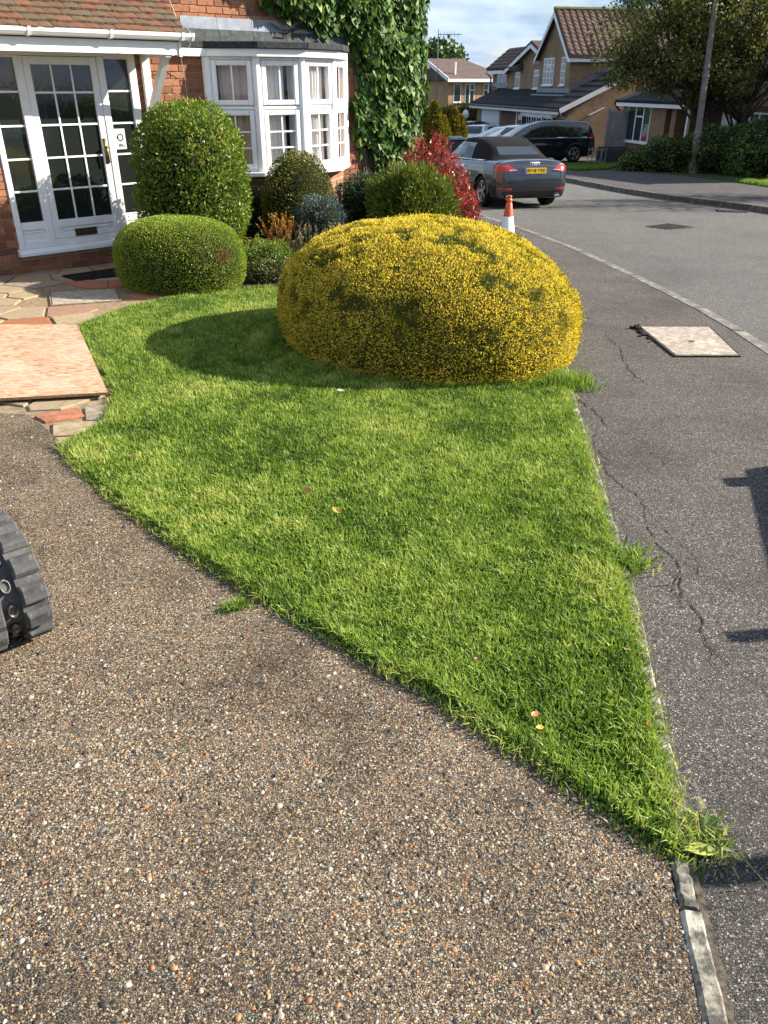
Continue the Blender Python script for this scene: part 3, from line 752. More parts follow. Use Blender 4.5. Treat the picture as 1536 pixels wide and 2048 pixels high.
# bricks, one by one where they can be picked out
BW, BH, CO = .223, .070, .079
def brick_me(w):
    mb = MB(); mb.box((0, -.011, 0), (w, .02, BH)); return mb.mesh('brick', M['brick'], bevel=.004)
bm_full = [brick_me(BW) for _ in range(2)]; bm_half = brick_me(BW * .47)
rest = MB(); cnt = 0
def visible_zone(u, z):
    return (u < .0 and -.4 < z < 1.35 and u > -.75) or (z < -.16 and -.75 < u < 1.5) or (1.72 < u < 2.8 and 1.1 < z < 2.75) or (2.2 < u < 3.8 and 2.33 < z < 2.85) or (4.86 < u < 5.15 and .3 < z < 1.9)
row = 0; z = ZB + .004
while z < 3.15:
    u = -3.5 + (0 if row % 2 else -.117)
    while u < 6.40:
        u0, u1 = max(u, -3.5), min(u + BW, 6.40)
        spans = [(u0, u1)]
        for (a, b, c, d) in ((.02, 1.78, -.16, 1.97), (2.83, 4.85, .48, 2.0)):
            if z + BH > c and z < d:
                ns = []
                for s0, s1 in spans:
                    if s1 <= a or s0 >= b: ns.append((s0, s1))
                    else:
                        if s0 < a - .03: ns.append((s0, a - .003))
                        if s1 > b + .03: ns.append((b + .003, s1))
                spans = ns
        for s0, s1 in spans:
            if s1 - s0 < .03: continue
            if visible_zone((s0 + s1) / 2, z + .03) and cnt < 298:
                me = random.choice(bm_full) if s1 - s0 > BW - .005 else brick_me(s1 - s0)
                o = link('brick', me, wall, (s0, -random.uniform(-.001, .003), z - ZB)); cnt += 1
            else:
                rest.box((s0, -.009 - random.uniform(0, .003), z - ZB), (s1, .02, z - ZB + BH))
        u += BW + .011
    z += CO; row += 1
o = rest.obj('brickwork', wall, M['brick']); o['kind'] = 'stuff'
# main roof above the picture
mb = MB()
mb.prism([H(-3.9, .5, 5.05), H(-3.9, -3.9, 7.6), H(-3.9, -8.2, 5.05), H(-3.9, -8.2, 4.95), H(-3.9, -3.9, 7.45), H(-3.9, .5, 4.95)], (10.6, 0, 0)); mb.obj('main_roof', house, M['slate_far'])

# porch roof: boarded deck, hanging tiles, fascia, gutter
P0, PZ, PITCH = .74, 2.13, R(38)
def pr(u, s, h=0):     # s: distance up the slope from the eave, h: height off the slope
    return H(u, P0 - s * math.cos(PITCH) + h * math.sin(PITCH), PZ + s * math.sin(PITCH) + h * math.cos(PITCH))
U0, U1 = -2.6, 2.09
mb = MB(); SL = P0 / math.cos(PITCH) - .02
mb.hexa([pr(U0, 0, -.10), pr(U1 - .02, 0, -.10), pr(U1 - .02, SL, -.10), pr(U0, SL, -.10), pr(U0, 0, -.012), pr(U1 - .02, 0, -.012), pr(U1 - .02, SL, -.012), pr(U0, SL, -.012)])
porch = mb.obj('porch_roof', house, M['dark_felt'])
mets = []
for k in range(3):
    mb = MB(); r_ = random.Random(k)
    n = 4; cam_ = [.000, .004, .0045, .001]
    for i in range(n - 1):
        x0, x1 = .165 * i / (n - 1), .165 * (i + 1) / (n - 1)
        mb.hexa([(x0, 0, cam_[i]), (x1, 0, cam_[i + 1]), (x1, .26, -.006 + cam_[i + 1]), (x0, .26, -.006 + cam_[i]), (x0, 0 + r_.uniform(0, .006), .022 + cam_[i]), (x1, r_.uniform(0, .006), .022 + cam_[i + 1]), (x1, .26, .008 + cam_[i + 1]), (x0, .26, .008 + cam_[i])])
    mets.append(mb.mesh('roof_tile', M['clay_tile']))
roww = 0; s = -.03
while s < SL - .05:
    u = -.95 + (.085 if roww % 2 else 0)
    while u < U1 - .02:
        o = link('roof_tile', random.choice(mets), porch)
        sc_ = min(1, (U1 - u) / .165)
        o.matrix_local = Matrix.Translation(pr(u + random.uniform(-.003, .003), s + random.uniform(-.008, .008), .014 + random.uniform(0, .005))) @ Matrix.Rotation(PITCH, 4, 'X') @ Matrix.Rotation(random.uniform(-.012, .012), 4, 'Z') @ Matrix.Scale(sc_, 4, (1, 0, 0)) @ Matrix.Rotation(R(-9), 4, 'X')
        u += .170
    s += .102; roww += 1
mb = MB(); hbox(mb, U0, 1.28, P0 - .10, P0 - .078, 1.925, 2.125); hbox(mb, 1.284, 2.02, P0 - .10, P0 - .078, 1.925, 2.125); hbox(mb, 1.27, 1.295, P0 - .079, P0 - .074, 1.93, 2.06)
mb.obj('fascia', house, M['white'])
mb = MB(); hbox(mb, U0, 2.04, .0, P0 - .10, 1.965, 1.985); mb.obj('soffit', house, M['white'])
mb = MB()   # boxed end, sloping verge board
mb.prism([H(2.022, .0, 2.62), H(2.022, P0 - .06, 2.11), H(2.022, P0 - .06, 1.905), H(2.022, P0 - .22, 1.925), H(2.022, 0, 2.42)], (.03, 0, 0)); mb.obj('bargeboard', house, M['white'])
gut = MB()
ring = [(P0 - .078 + .0, 2.125), (P0 - .068, 2.085), (P0 - .03, 2.062), (P0 + .015, 2.07), (P0 + .04, 2.10), (P0 + .045, 2.135), (P0 + .035, 2.135), (P0 + .02, 2.10), (P0 - .01, 2.085), (P0 - .06, 2.12)]
gut.prism([H(U0, w, z) for w, z in reversed(ring)], (2.17 - U0, 0, 0)); gutter = gut.obj('gutter', house, M['white'])
for u in (.30 + .0, 1.17, 2.02, 2.15):
    mb = MB(); rr = [(w + (.006 if w > P0 - .03 else 0), z - (.008 if z < 2.1 else -.004)) for w, z in ring[:6]] + [(P0 - .07, 2.142)]
    mb.prism([H(u, w, z) for w, z in reversed(rr)], (.035 if u < 2.1 else .03, 0, 0)); mb.obj('gutter_clip', gutter, M['white'])
# gallows bracket
mb = MB(); hbox(mb, 1.845, 1.945, .012, .06, 1.27, 1.96); mb.obj('bracket_post', house, M['white_wood'], bevel=.005)
mb = MB(); mb.prism([H(1.86, .06, 1.26), H(1.86, .06, 1.38), H(1.86, .56, 1.955), H(1.86, .655, 1.955)], (.075, 0, 0)); mb.obj('bracket_strut', house, M['white_wood'])
mb = MB(); hbox(mb, 1.862, 1.932, .06, .64, 1.90, 1.965); mb.obj('bracket_arm', house, M['white_wood'])

# door set
mb = MB()
FW0, FW1 = -.05, .03
for a in ((.02, .085, -.09, 1.965), (.36, .455, -.09, 1.905), (1.30, 1.385, -.09, 1.905), (1.68, 1.775, -.09, 1.965)): hbox(mb, a[0], a[1], FW0, FW1, a[2], a[3])
hbox(mb, .085, 1.68, FW0, FW1 - .002, 1.907, 1.965); hbox(mb, .087, .36, FW0, FW1 - .003, -.09, -.005); hbox(mb, .455, 1.30, FW0, FW1 - .003, -.09, -.015); hbox(mb, 1.387, 1.68, FW0, FW1 - .003, -.09, -.005)
frame = mb.obj('door_frame', house, M['white'], bevel=.006)
mb = MB(); mb.prism([H(-.01, .0, -.085), H(-.01, .075, -.105), H(-.01, .085, -.13), H(-.01, .085, -.16), H(-.01, 0, -.165)], (1.82, 0, 0)); mb.obj('door_sill', frame, M['white'])
def panel_set(name, u0, u1, zb, gb, gt, cols, rows, parent, glassmat, stile=.0, wo=.012):
    """a glazed leaf: stiles and rails, lower panel, panes and bars"""
    mb = MB(); z0, z1 = zb
    hbox(mb, u0, u0 + stile, FW0 + .005, wo, z0, z1); hbox(mb, u1 - stile, u1, FW0 + .005, wo, z0, z1)
    hbox(mb, u0 + stile, u1 - stile, FW0 + .005, wo - .002, gt, z1); hbox(mb, u0 + stile, u1 - stile, FW0 + .005, wo - .002, gb - .085, gb)
    hbox(mb, u0 + stile, u1 - stile, FW0 + .005, wo - .002, z0, z0 + .06)
    leaf = mb.obj(name, parent, M['white'], bevel=.005)
    mb = MB(); hbox(mb, u0 + stile + .001, u1 - stile - .001, FW0 + .006, wo - .018, z0 + .061, gb - .086); mb.obj('lower_panel', leaf, M['white'])
    mb = MB(); a, b, c_, d = u0 + stile + .035, u1 - stile - .035, z0 + .085, gb - .11
    hbox(mb, a, b, wo - .017, wo - .008, c_, d); mb.obj('raised_field', leaf, M['white'], bevel=.006)
    du = (u1 - u0 - 2 * stile) / cols; zz = rows
    for i in range(cols):
        for k in range(len(zz) - 1):
            mb = MB(); hbox(mb, u0 + stile + du * i + .002, u0 + stile + du * (i + 1) - .002, -.012, -.006, zz[k] + .002, zz[k + 1] - .002)
            mb.obj('pane', leaf, glassmat)
    for i in range(1, cols):
        mb = MB(); uu = u0 + stile + du * i; hbox(mb, uu - .011, uu + .011, -.005, .006, zz[0], zz[-1]); mb.obj('glazing_bar', leaf, M['white'], bevel=.003)
    for k in range(1, len(zz) - 1):
        mb = MB(); hbox(mb, u0 + stile, u1 - stile, -.0045, .007, zz[k] - .011, zz[k] + .011); mb.obj('glazing_bar', leaf, M['white'], bevel=.003)
    return leaf
ROWS = [.205, .535, .875, 1.215, 1.555, 1.885]
sl = panel_set('side_window', .085, .36, (-.005, 1.905), .205, 1.885, 1, ROWS, house, M['door_glass'])
door = panel_set('front_door', .458, 1.297, (-.012, 1.902), .20, 1.82, 3, [.20, .535, .875, 1.215, 1.545, 1.82], house, M['door_glass'], .078, .02)
sr = panel_set('side_window', 1.387, 1.68, (-.005, 1.905), .20, 1.885, 1, ROWS, house, M['door_glass'])
mb = MB(); hbox(mb, .085, 1.68, -.3, -.04, -.1, 1.95); mb.obj('dark_hall', house, M['room'])
mb = MB(); hbox(mb, .705, .985, .011, .026, -.005, .085); lb = mb.obj('letterbox', door, M['brass'], bevel=.006)
mb = MB(); hbox(mb, .728, .962, .026, .031, .018, .062); mb.obj('flap', door, M['iron'], bevel=.004)
mb = MB(); hbox(mb, 1.237, 1.272, .02, .028, .78, 1.06); mb.tube([H(1.254, .026, .965), H(1.254, .065, .965)], .014, 10)
mb.tube([H(1.254, .062, .972), H(1.252, .066, .90), H(1.262, .060, .79)], [.017, .013, .009], 10); mb.obj('handle', door, M['brass'], smooth=True)
mb = MB(); hbox(mb, 1.40, 1.535, -.004, -.0015, .93, 1.155); stk = mb.obj('bell_sticker', sr, M['sticker'])
mb = MB()
cx, cz_ = 1.468, 1.06
ring_o = [(cx + .042 * math.cos(w), cz_ + .042 * math.sin(w)) for w in np.linspace(0, 2 * math.pi, 25)]; ring_i = [(cx + .028 * math.cos(w), cz_ + .028 * math.sin(w)) for w in np.linspace(0, 2 * math.pi, 25)]
for k in range(24): mb.hexa([H(*((ring_o[k][0], -.0012, ring_o[k][1]))), H(ring_o[k + 1][0], -.0012, ring_o[k + 1][1]), H(ring_i[k + 1][0], -.0012, ring_i[k + 1][1]), H(ring_i[k][0], -.0012, ring_i[k][1]), H(ring_o[k][0], -.0005, ring_o[k][1]), H(ring_o[k + 1][0], -.0005, ring_o[k + 1][1]), H(ring_i[k + 1][0], -.0005, ring_i[k + 1][1]), H(ring_i[k][0], -.0005, ring_i[k][1])])
mb.prism([H(cx - .05, -.001, cz_), H(cx - .022, -.001, cz_ - .026), H(cx - .022, -.001, cz_ + .026)], (0, -.002, 0))
mb.obj('bell_symbol', sr, M['ink'])
def text(name, body, parent, size, mat, Mx, extrude=.0008):
    cu = bpy.data.curves.new(name, 'FONT'); cu.body = body; cu.size = size; cu.extrude = extrude; cu.align_x = 'CENTER'; cu.align_y = 'CENTER'; cu.offset = size * .022
    cu.materials.append(mat); o = bpy.data.objects.new(name, cu); C.objects.link(o); bpy.context.view_layer.update()
    me = bpy.data.meshes.new_from_object(o.evaluated_get(bpy.context.evaluated_depsgraph_get())); bpy.data.objects.remove(o)
    me.materials.clear(); me.materials.append(mat); o = link(name, me, parent); o.matrix_local = Mx; o['kind'] = 'stuff'; return o
text('bell_lettering', 'BELL', sr, .042, M['ink'], Matrix.Translation(H(1.478, -.0008, .972)) @ Matrix.Rotation(R(90), 4, 'X'))

# bow window
def seg_frame(i):
    a, b = BAY[i], BAY[i + 1]; d = Vector((b[0] - a[0], -(b[1] - a[1]))); L = d.length; ang = math.atan2(d.y, d.x)
    return Matrix.Translation((a[0], -a[1], -ZB)) @ Matrix.Rotation(ang, 4, 'Z'), L       # local x along the pane, -y outwards
bay_m = MB()
for i, (u, w) in enumerate(BAY):
    bay_m.tube([H(u, w, .60), H(u, w, 1.93)], .058, 12)
bay = bay_m.obj('bay_window', house, M['white'], smooth=False)
ZS0, ZS1, ZM0, ZM1, ZT = .60, .63, 1.335, 1.385, 1.90
for i in range(4):
    Mx, L = seg_frame(i)
    def bx(mb, x0, x1, y0, y1, z0, z1): mb.box((x0, -y1, z0), (x1, -y0, z1), 0, Mx)
    mb = MB(); e = .052
    bx(mb, e, L - e, -.035, .022, ZM0 + .005, ZM1 - .005); bx(mb, e, L - e, -.035, .022, ZT, 1.93); bx(mb, e, L - e, -.035, .022, ZS0, ZS1)
    mb.obj('fixed_frame', bay, M['white'], bevel=.004)
    for (z0, z1, nr, nm) in ((ZS1, ZM0, 3, 'casement'), (ZM1, ZT, 1, 'top_light')):
        fw = .064; mb = MB(); x0, x1 = e + .004, L - e - .004
        bx(mb, x0, x0 + fw, -.03, .038, z0 + .003, z1 - .003); bx(mb, x1 - fw, x1, -.03, .038, z0 + .003, z1 - .003)
        bx(mb, x0 + fw, x1 - fw, -.03, .036, z0 + .003, z0 + fw); bx(mb, x0 + fw, x1 - fw, -.03, .036, z1 - fw, z1 - .003)
        mb.obj(nm, bay, M['white'], bevel=.009)
        gx0, gx1, g0, g1 = x0 + fw, x1 - fw, z0 + fw, z1 - fw; xm = (gx0 + gx1) / 2
        for c_ in range(2):
            for r_ in range(nr):
                mb = MB(); a0 = gx0 + (gx1 - gx0) * c_ / 2; b0 = g0 + (g1 - g0) * r_ / nr
                bx(mb, a0 + .002, a0 + (gx1 - gx0) / 2 - .002, .002, .006, b0 + .002, b0 + (g1 - g0) / nr - .002); mb.obj('pane', bay, M['win_glass'])
        mb = MB(); bx(mb, xm - .010, xm + .010, .007, .016, g0, g1); mb.obj('glazing_bar', bay, M['white'])
        for r_ in range(1, nr):
            zz = g0 + (g1 - g0) * r_ / nr; mb = MB(); bx(mb, gx0, gx1, .0072, .0165, zz - .010, zz + .010); mb.obj('glazing_bar', bay, M['white'])
# sill and head boards follow the bow
def bow(off):
    return [(BAY[0][0] - off * .45, -.02 + .0), (BAY[0][0] - off * .35, BAY[0][1] + off * .35), (BAY[1][0] - off * .40, BAY[1][1] + off * .92), (BAY[2][0], BAY[2][1] + off), (BAY[3][0] + off * .40, BAY[3][1] + off * .92), (BAY[4][0] + off * .35, BAY[4][1] + off * .35), (BAY[4][0] + off * .45, -.02)]
def bow_slab(name, off, z0, z1, mat, inner=None, bevel=0):
    mb = MB(); mb.prism([H(u, w, z0) for u, w in bow(off)], (0, 0, z1 - z0)); return mb.obj(name, bay, mat, bevel=bevel)
bow_slab('sill', .14, .545, .598, M['white'], bevel=.006)
bow_slab('head_board', .12, 1.932, 2.02, M['white'], bevel=.004)
hb = MB()                                             # head board runs on to the porch
hbox(hb, 2.24, 2.70, .0, .10, 1.934, 2.018); hb.obj('head_board_end', bay, M['white'])
# flat felt roof of the bow, with lead flashing up the wall
BR = bow(.17); mb = MB()
for k in range(1, 5):
    a, b = BR[k], BR[k + 1]; d = Vector((b[0] - a[0], b[1] - a[1])).normalized()
    mb2 = MB(); pts = [H(a[0], a[1], 2.022), H(b[0], b[1], 2.022), H(b[0] - d.x * .0 + d.y * -.12, b[1] - .12 * abs(d.x), 2.022), H(a[0] - d.y * .12, a[1] - .12 * abs(d.x), 2.022)]
    A2, B2 = Vector(H(*a, 2.022)), Vector(H(*b, 2.022)); e = (B2 - A2).normalized() * .004
    inw = Vector((0, .10, 0)); mb2.prism([A2 + e, B2 - e, B2 - e + inw, A2 + e + inw], (0, 0, .075)); mb2.obj('felt_edge', bay, M['dark_felt'], bevel=.006)
mb2 = MB(); hbox(mb2, 2.24, BR[1][0] - .004, .0, BR[1][1] + .02, 2.024, 2.095); mb2.obj('felt_edge', bay, M['dark_felt'], bevel=.006)
mb = MB()
inner = [(u, max(w - .09, -.01)) for u, w in BR[1:6]]
for k in range(len(inner) - 1):
    a, b = inner[k], inner[k + 1]
    mb._add([H(a[0], a[1], 2.088), H(b[0], b[1], 2.088), H(b[0], .0, 2.098), H(a[0], .0, 2.098)], [(0, 1, 2, 3)])
mb._add([H(2.22, .1, 2.088), H(inner[0][0], inner[0][1], 2.088), H(inner[0][0], 0, 2.098), H(2.22, 0, 2.098)], [(0, 1, 2, 3)])
mb.obj('felt_roof', bay, M['felt_slab'])
for k, u in enumerate((2.44, 2.95, 3.46, 3.97, 4.48)):
    mb = MB(); u0, u1 = u, u + .505
    mb.hexa([H(u0, .02, 2.225), H(u1, .02, 2.225), H(u1, .0, 2.225), H(u0, .0, 2.225), H(u0, .0165, 2.36), H(u1, .0165, 2.36), H(u1, .0, 2.36), H(u0, .0, 2.36)])
    mb.obj('lead_flashing', bay, M['lead'])
    mb = MB(); mb.hexa([H(u0 + .01, .06, 2.10), H(u1 + .006, .06, 2.10), H(u1 + .006, .0, 2.10), H(u0 + .01, .0, 2.10), H(u0 + .01, .022, 2.232), H(u1 + .006, .022, 2.232), H(u1 + .006, .0, 2.232), H(u0 + .01, .0, 2.232)]); mb.obj('felt_upstand', bay, M['felt_slab'])
# brick panel below the bow, room and curtains inside
mb = MB(); mb.prism([H(u, w, ZB - .1) for u, w in [(2.77, 0), (2.77, .02), (3.25, .36), (3.84, .48), (4.43, .36), (4.91, .02), (4.91, 0)]], (0, 0, .638 - ZB)); mb.obj('bay_base', wall, M['bw_red'])
mb = MB()
for a in ((2.45, 2.5, -1.8, 0 - .29, .3, 2.2), (5.1, 5.15, -1.8, -.29, .3, 2.2), (2.45, 5.15, -1.85, -1.8, .3, 2.2), (2.5, 5.1, -1.8, -.29, .25, .3), (2.5, 5.1, -1.8, -.29, 2.2, 2.25)): hbox(mb, *a)
mb.obj('bay_room', house, M['room'])
def curtain(u0, u1, wf, z0, z1, mat, amp=.018, per=.07):
    n = max(8, int((u1 - u0) / .014)); V = []; Fc = []
    for i in range(n + 1):
        u = u0 + (u1 - u0) * i / n; w = wf(u) + amp * math.sin(u * 2 * math.pi / per + 2 * math.sin(u * 9)); V += [H(u, w, z0), H(u, w * .98, z1)]
        if i: Fc.append((2 * i - 2, 2 * i, 2 * i + 1, 2 * i - 1))
    mb = MB(); mb._add(V, Fc); mb.obj('curtain', bay, mat, smooth=True)
bw_ = lambda u: np.interp(u, [p[0] for p in BAY], [p[1] for p in BAY]) - .075
curtain(2.90, 3.28, lambda u: bw_(u) - .04, .62, 1.9, M['curtain_pink'])
curtain(3.28, 3.66, lambda u: bw_(u) - .03, .62, 1.9, M['curtain'], .010)
curtain(3.70, 4.06, lambda u: bw_(u) - .03, .62, 1.9, M['curtain'])
curtain(4.12, 4.82, lambda u: bw_(u) - .03, .62, 1.9, M['curtain_pink'])
curtain(3.97, 4.30, lambda u: bw_(u) + .02, .62, 1.9, M['curtain'])
# thin cable hanging down the wall
mb = MB(); mb.tube([H(2.22, .02, 3.6), H(2.21, .06, 2.75), H(2.20, P0 * .5, 2.3), H(2.14, P0 + .02, 2.15), H(2.15, P0 - .02, 2.03), H(2.33, .14, 1.9), H(2.42, .02, 1.66), H(2.43, .018, .4)], .0045, 6); mb.obj('cable', house, M['cable'], smooth=True)

# ------------------------------------------------------------------ planting
def leaves_mesh(name, P, D, N, ln, wd, tone, mat, kind='diamond', fold=.12):
    """one small blade per point: P base, D axis, N face normal"""
    n = len(P); D = norm(D); S_ = norm(np.cross(D, N)); N2 = np.cross(S_, D)
    ln = np.broadcast_to(ln, n)[:, None]; wd = np.broadcast_to(wd, n)[:, None]
    if kind == 'diamond':
        V = np.stack([P, P + D * ln * .45 + S_ * wd * .5 + N2 * wd * fold, P + D * ln, P + D * ln * .45 - S_ * wd * .5 + N2 * wd * fold], 1)
        F = np.arange(n * 4).reshape(n, 4); k = 4
        return np_mesh(name, V.reshape(-1, 3), F, mat, False, {'tone': np.repeat(tone, k)})
    if kind == 'needle':
        V = np.stack([P - S_ * wd * .5, P + S_ * wd * .5, P + D * ln], 1)
        F = np.arange(n * 3).reshape(n, 3)
        return np_mesh(name, V.reshape(-1, 3), F, mat, False, {'tone': np.repeat(tone, 3)})
    if kind == 'ivy':     # heart-shaped leaf folded along its midrib
        pts = [(0, 0, 0), (-.10, .50, .10), (.30, .48, .08), (1, 0, 0), (.30, -.48, .08), (-.10, -.50, .10), (.33, 0, 0)]
        V = np.stack([P + D * ln * a + S_ * wd * b + N2 * wd * c_ for a, b, c_ in pts], 1)
        tri = np.array([(0, 6, 1), (1, 6, 2), (2, 6, 3), (3, 6, 4), (4, 6, 5), (5, 6, 0)])[:, ::-1]
        F = (np.arange(n)[:, None, None] * 7 + tri[None]).reshape(-1, 3)
        return np_mesh(name, V.reshape(-1, 3), F, mat, False, {'tone': np.repeat(tone, 7)})

def super_surface(n, a, b, hu, hl, p):
    """random points on a rounded body, even by area; returns points and outward normals"""
    e = 2 / p; f = lambda x: np.sign(x) * np.abs(x) ** e
    nu, nv = 96, 64
    u = np.linspace(0, 2 * np.pi, nu + 1); v = np.linspace(-np.pi / 2, np.pi / 2, nv + 1); U, Vv = np.meshgrid(u, v)
    zz = f(np.sin(Vv)); G = np.stack([a * f(np.cos(Vv)) * np.cos(U), b * f(np.cos(Vv)) * np.sin(U), np.where(zz > 0, zz * hu, zz * hl)], 2)
    A, B, C_, D_ = G[:-1, :-1], G[:-1, 1:], G[1:, 1:], G[1:, :-1]
    nr = np.cross(C_ - A, D_ - B).reshape(-1, 3); ar = np.linalg.norm(nr, axis=1); k = rng.choice(len(ar), n, p=ar / ar.sum())
    s_, t_ = rng.random((n, 1)), rng.random((n, 1)); q = [x.reshape(-1, 3)[k] for x in (A, B, C_, D_)]
    P = q[0] * (1 - s_) * (1 - t_) + q[1] * s_ * (1 - t_) + q[2] * s_ * t_ + q[3] * (1 - s_) * t_
    return P, norm(nr[k])

def core_mesh(name, a, b, hu, hl, p, mat, k=.9, lumps=0, z0=0.0, seg=20, rings=12):
    V = []; F = []
    f = lambda x, e: math.copysign(abs(x) ** e, x)
    e = 2 / p
    for i in range(rings + 1):
        v = -math.pi / 2 + math.pi * i / rings
        for j in range(seg):
            u = 2 * math.pi * j / seg; c_ = f(math.cos(v), e); z = f(math.sin(v), e); z = z * (hu if z > 0 else hl)
            V.append((a * c_ * math.cos(u) * k, b * c_ * math.sin(u) * k, max(z * k, -z0 + .01)))
    for i in range(rings):
        for j in range(seg):
            j2 = (j + 1) % seg; F.append((i * seg + j, i * seg + j2, (i + 1) * seg + j2, (i + 1) * seg + j))
    mb = MB(); mb._add(V, F); return mb.mesh(name, mat, smooth=True)

def shrub(name, label, cat, q, n, ln, wd, mat, group=None, depth=.10, rough=.03, up=.25, spread=.7, kind='diamond', tone=None, patch=None, core=.88, nsc=5., over=0.02, core_mat=None):
    cx, cy, a, b, rot, z0, hu, hl, p = q
    root = empty(name, (cx, cy, gz(cy)), rot, label, cat, group)
    P, Nn = super_surface(n, a, b, hu, hl, p)
    n = len(P)
    bumpn = vnoise(P + cx, nsc) - .5; fine = vnoise(P + 3.3, nsc * 4) - .5
    dep = rng.random(n) ** 1.8 * depth
    off = bumpn * rough * 2 + fine * rough - dep
    pt = np.zeros(n)
    if patch is not None:
        pt = patch(P, Nn); off -= np.clip(pt, 0, 1) * .018
    stray = (rng.random(n) < .035) * (vnoise(P + 31, 7.) > .46) * rng.random(n) * min(.012 + rough * 1.3, .08); off += stray
    P = P + Nn * off[:, None]; P[:, 2] += z0
    ok = P[:, 2] > over; P, Nn, dep, bumpn, fine, pt = P[ok], Nn[ok], dep[ok], bumpn[ok], fine[ok], pt[ok]; n = len(P)
    D = Nn + rng.normal(size=(n, 3)) * spread; D[:, 2] += up
    Fn = norm(Nn + rng.normal(size=(n, 3)) * .8)
    t = (.62 + rng.normal(size=n) * .17 + bumpn * .3 + fine * .2) if tone is None else tone(P, Nn, dep / max(depth, 1e-6), pt)
    me = leaves_mesh('leaves', P, D, Fn, ln * rng.uniform(.6, 1.3, n), wd * rng.uniform(.7, 1.3, n), np.clip(t, 0, 1), mat, kind)
    o = link('leaves', me, root); o['kind'] = 'stuff'
    cme = core_mesh('inner_twigs', a, b, hu, hl, p, core_mat or M['twig'], core, z0=z0)
    co = link('inner_twigs', cme, root, (0, 0, z0))
    return root

# the big golden mound
def gold_patch(P, N):
    w = vnoise(P * np.array([1, 1, 1.2]), 5.5); w2 = vnoise(P + 9, 14.)
    top = np.clip(N[:, 2] * 1.2 + .2, 0, 1)
    return np.clip((w * .5 + w2 * .5 - .54) * 7, 0, 1) * (.3 + .7 * top)
def gold_tone(P, N, d, pt):
    """golden tips mixed with greener growth in patches"""
    n = len(P); g = rng.random(n) < .16 + .30 * np.clip(vnoise(P + 21, 11.) - .45, 0, 1)
    t = .72 + rng.normal(size=n) * .09 - pt * .42
    t = np.where(g, .33 + rng.normal(size=n) * .07, t)
    return np.where(rng.random(n) < .03, .97, t)
shrub('golden_bush', 'large clipped golden yellow mound of evergreen at the end of the lawn', 'bush', (.308, 6.347, 1.11, 1.40, .522, .243, .69, .66, 2.22), 235000, .0160, .0080, M['gold'], depth=.040, rough=.017, up=.45, spread=.55, tone=gold_tone, patch=gold_patch, core=.93, nsc=3.2, core_mat=M['gold_core'])
# low clipped green dome by the door
def dome_tone(P, N, d, pt):
    t = .66 + rng.normal(size=len(P)) * .15
    dd = np.linalg.norm(P - np.array([-.055, -.73, .40]), axis=1) + (vnoise(P + 2, 20.) - .5) * .06
    t = np.where((dd < .075) & (rng.random(len(P)) < .75), 1.0, np.minimum(t, .95))
    for c_, r_ in (((.36, -.62, .42), .05), ((.52, -.50, .25), .06), ((.25, -.72, .22), .05)):
        pass
    return t
dm = shrub('clipped_dome', 'low clipped pale green dome of evergreen beside the porch mat', 'bush', (-2.20, 8.76, .64, .76, .94, .26, .445, .37, 2.69), 62000, .017, .0075, M['dome'], depth=.05, rough=.008, up=.3, spread=.55, tone=dome_tone, core=.93, nsc=4)
shrub('rounded_shrub', 'tall rounded glossy green shrub between the front door and bay window', 'shrub', (-2.24, 9.89, .64, .71, -.08, .81, .985, .62, 2.8), 28000, .042, .019, M['glossy'], depth=.15, rough=.055, up=.6, spread=.8, core=.84, nsc=5)
shrub('dark_dome', 'dark green clipped egg-shaped yew in front of the bay window', 'bush', (-1.09, 10.75, .41, .53, -.61, .53, .75, .47, 2.3), 24000, .028, .010, M['yew'], depth=.10, rough=.016, up=.4, spread=.7, core=.9, nsc=7)
shrub('gap_filler_shrub', 'added dark green shrub standing in for the shade between the tall rounded shrub and the egg-shaped yew', 'shrub', (-1.72, 10.9, .34, .30, 0, .40, .46, .42, 2.3), 9000, .036, .016, M['juniper'], depth=.14, rough=.06, core=.8, nsc=8)  # added shrub, fills the gap that is dark only from shade
shrub('blue_conifer', 'small blue-grey dwarf conifer at the foot of the dark egg-shaped yew', 'conifer', (-.77, 10.15, .31, .32, .69, .40, .40, .36, 2.2), 11000, .030, .010, M['bluefir'], depth=.12, rough=.06, up=.8, spread=.6, core=.8, nsc=12)
shrub('spreading_conifer', 'olive green feathery conifer behind the golden mound, left of the red shrub', 'conifer', (.36, 10.9, .52, .60, .66, .52, .55, .5, 2.1), 21000, .085, .016, M['thuja'], depth=.22, rough=.11, up=.75, spread=.6, core=.76, nsc=6)
shrub('dark_juniper', 'dark blue-green juniper under the right end of the bay window sill', 'conifer', (-.25, 11.6, .46, .36, -.6, .52, .46, .5, 2.3), 11000, .050, .013, M['juniper'], depth=.18, rough=.07, up=.3, spread=.8, core=.78, nsc=7)
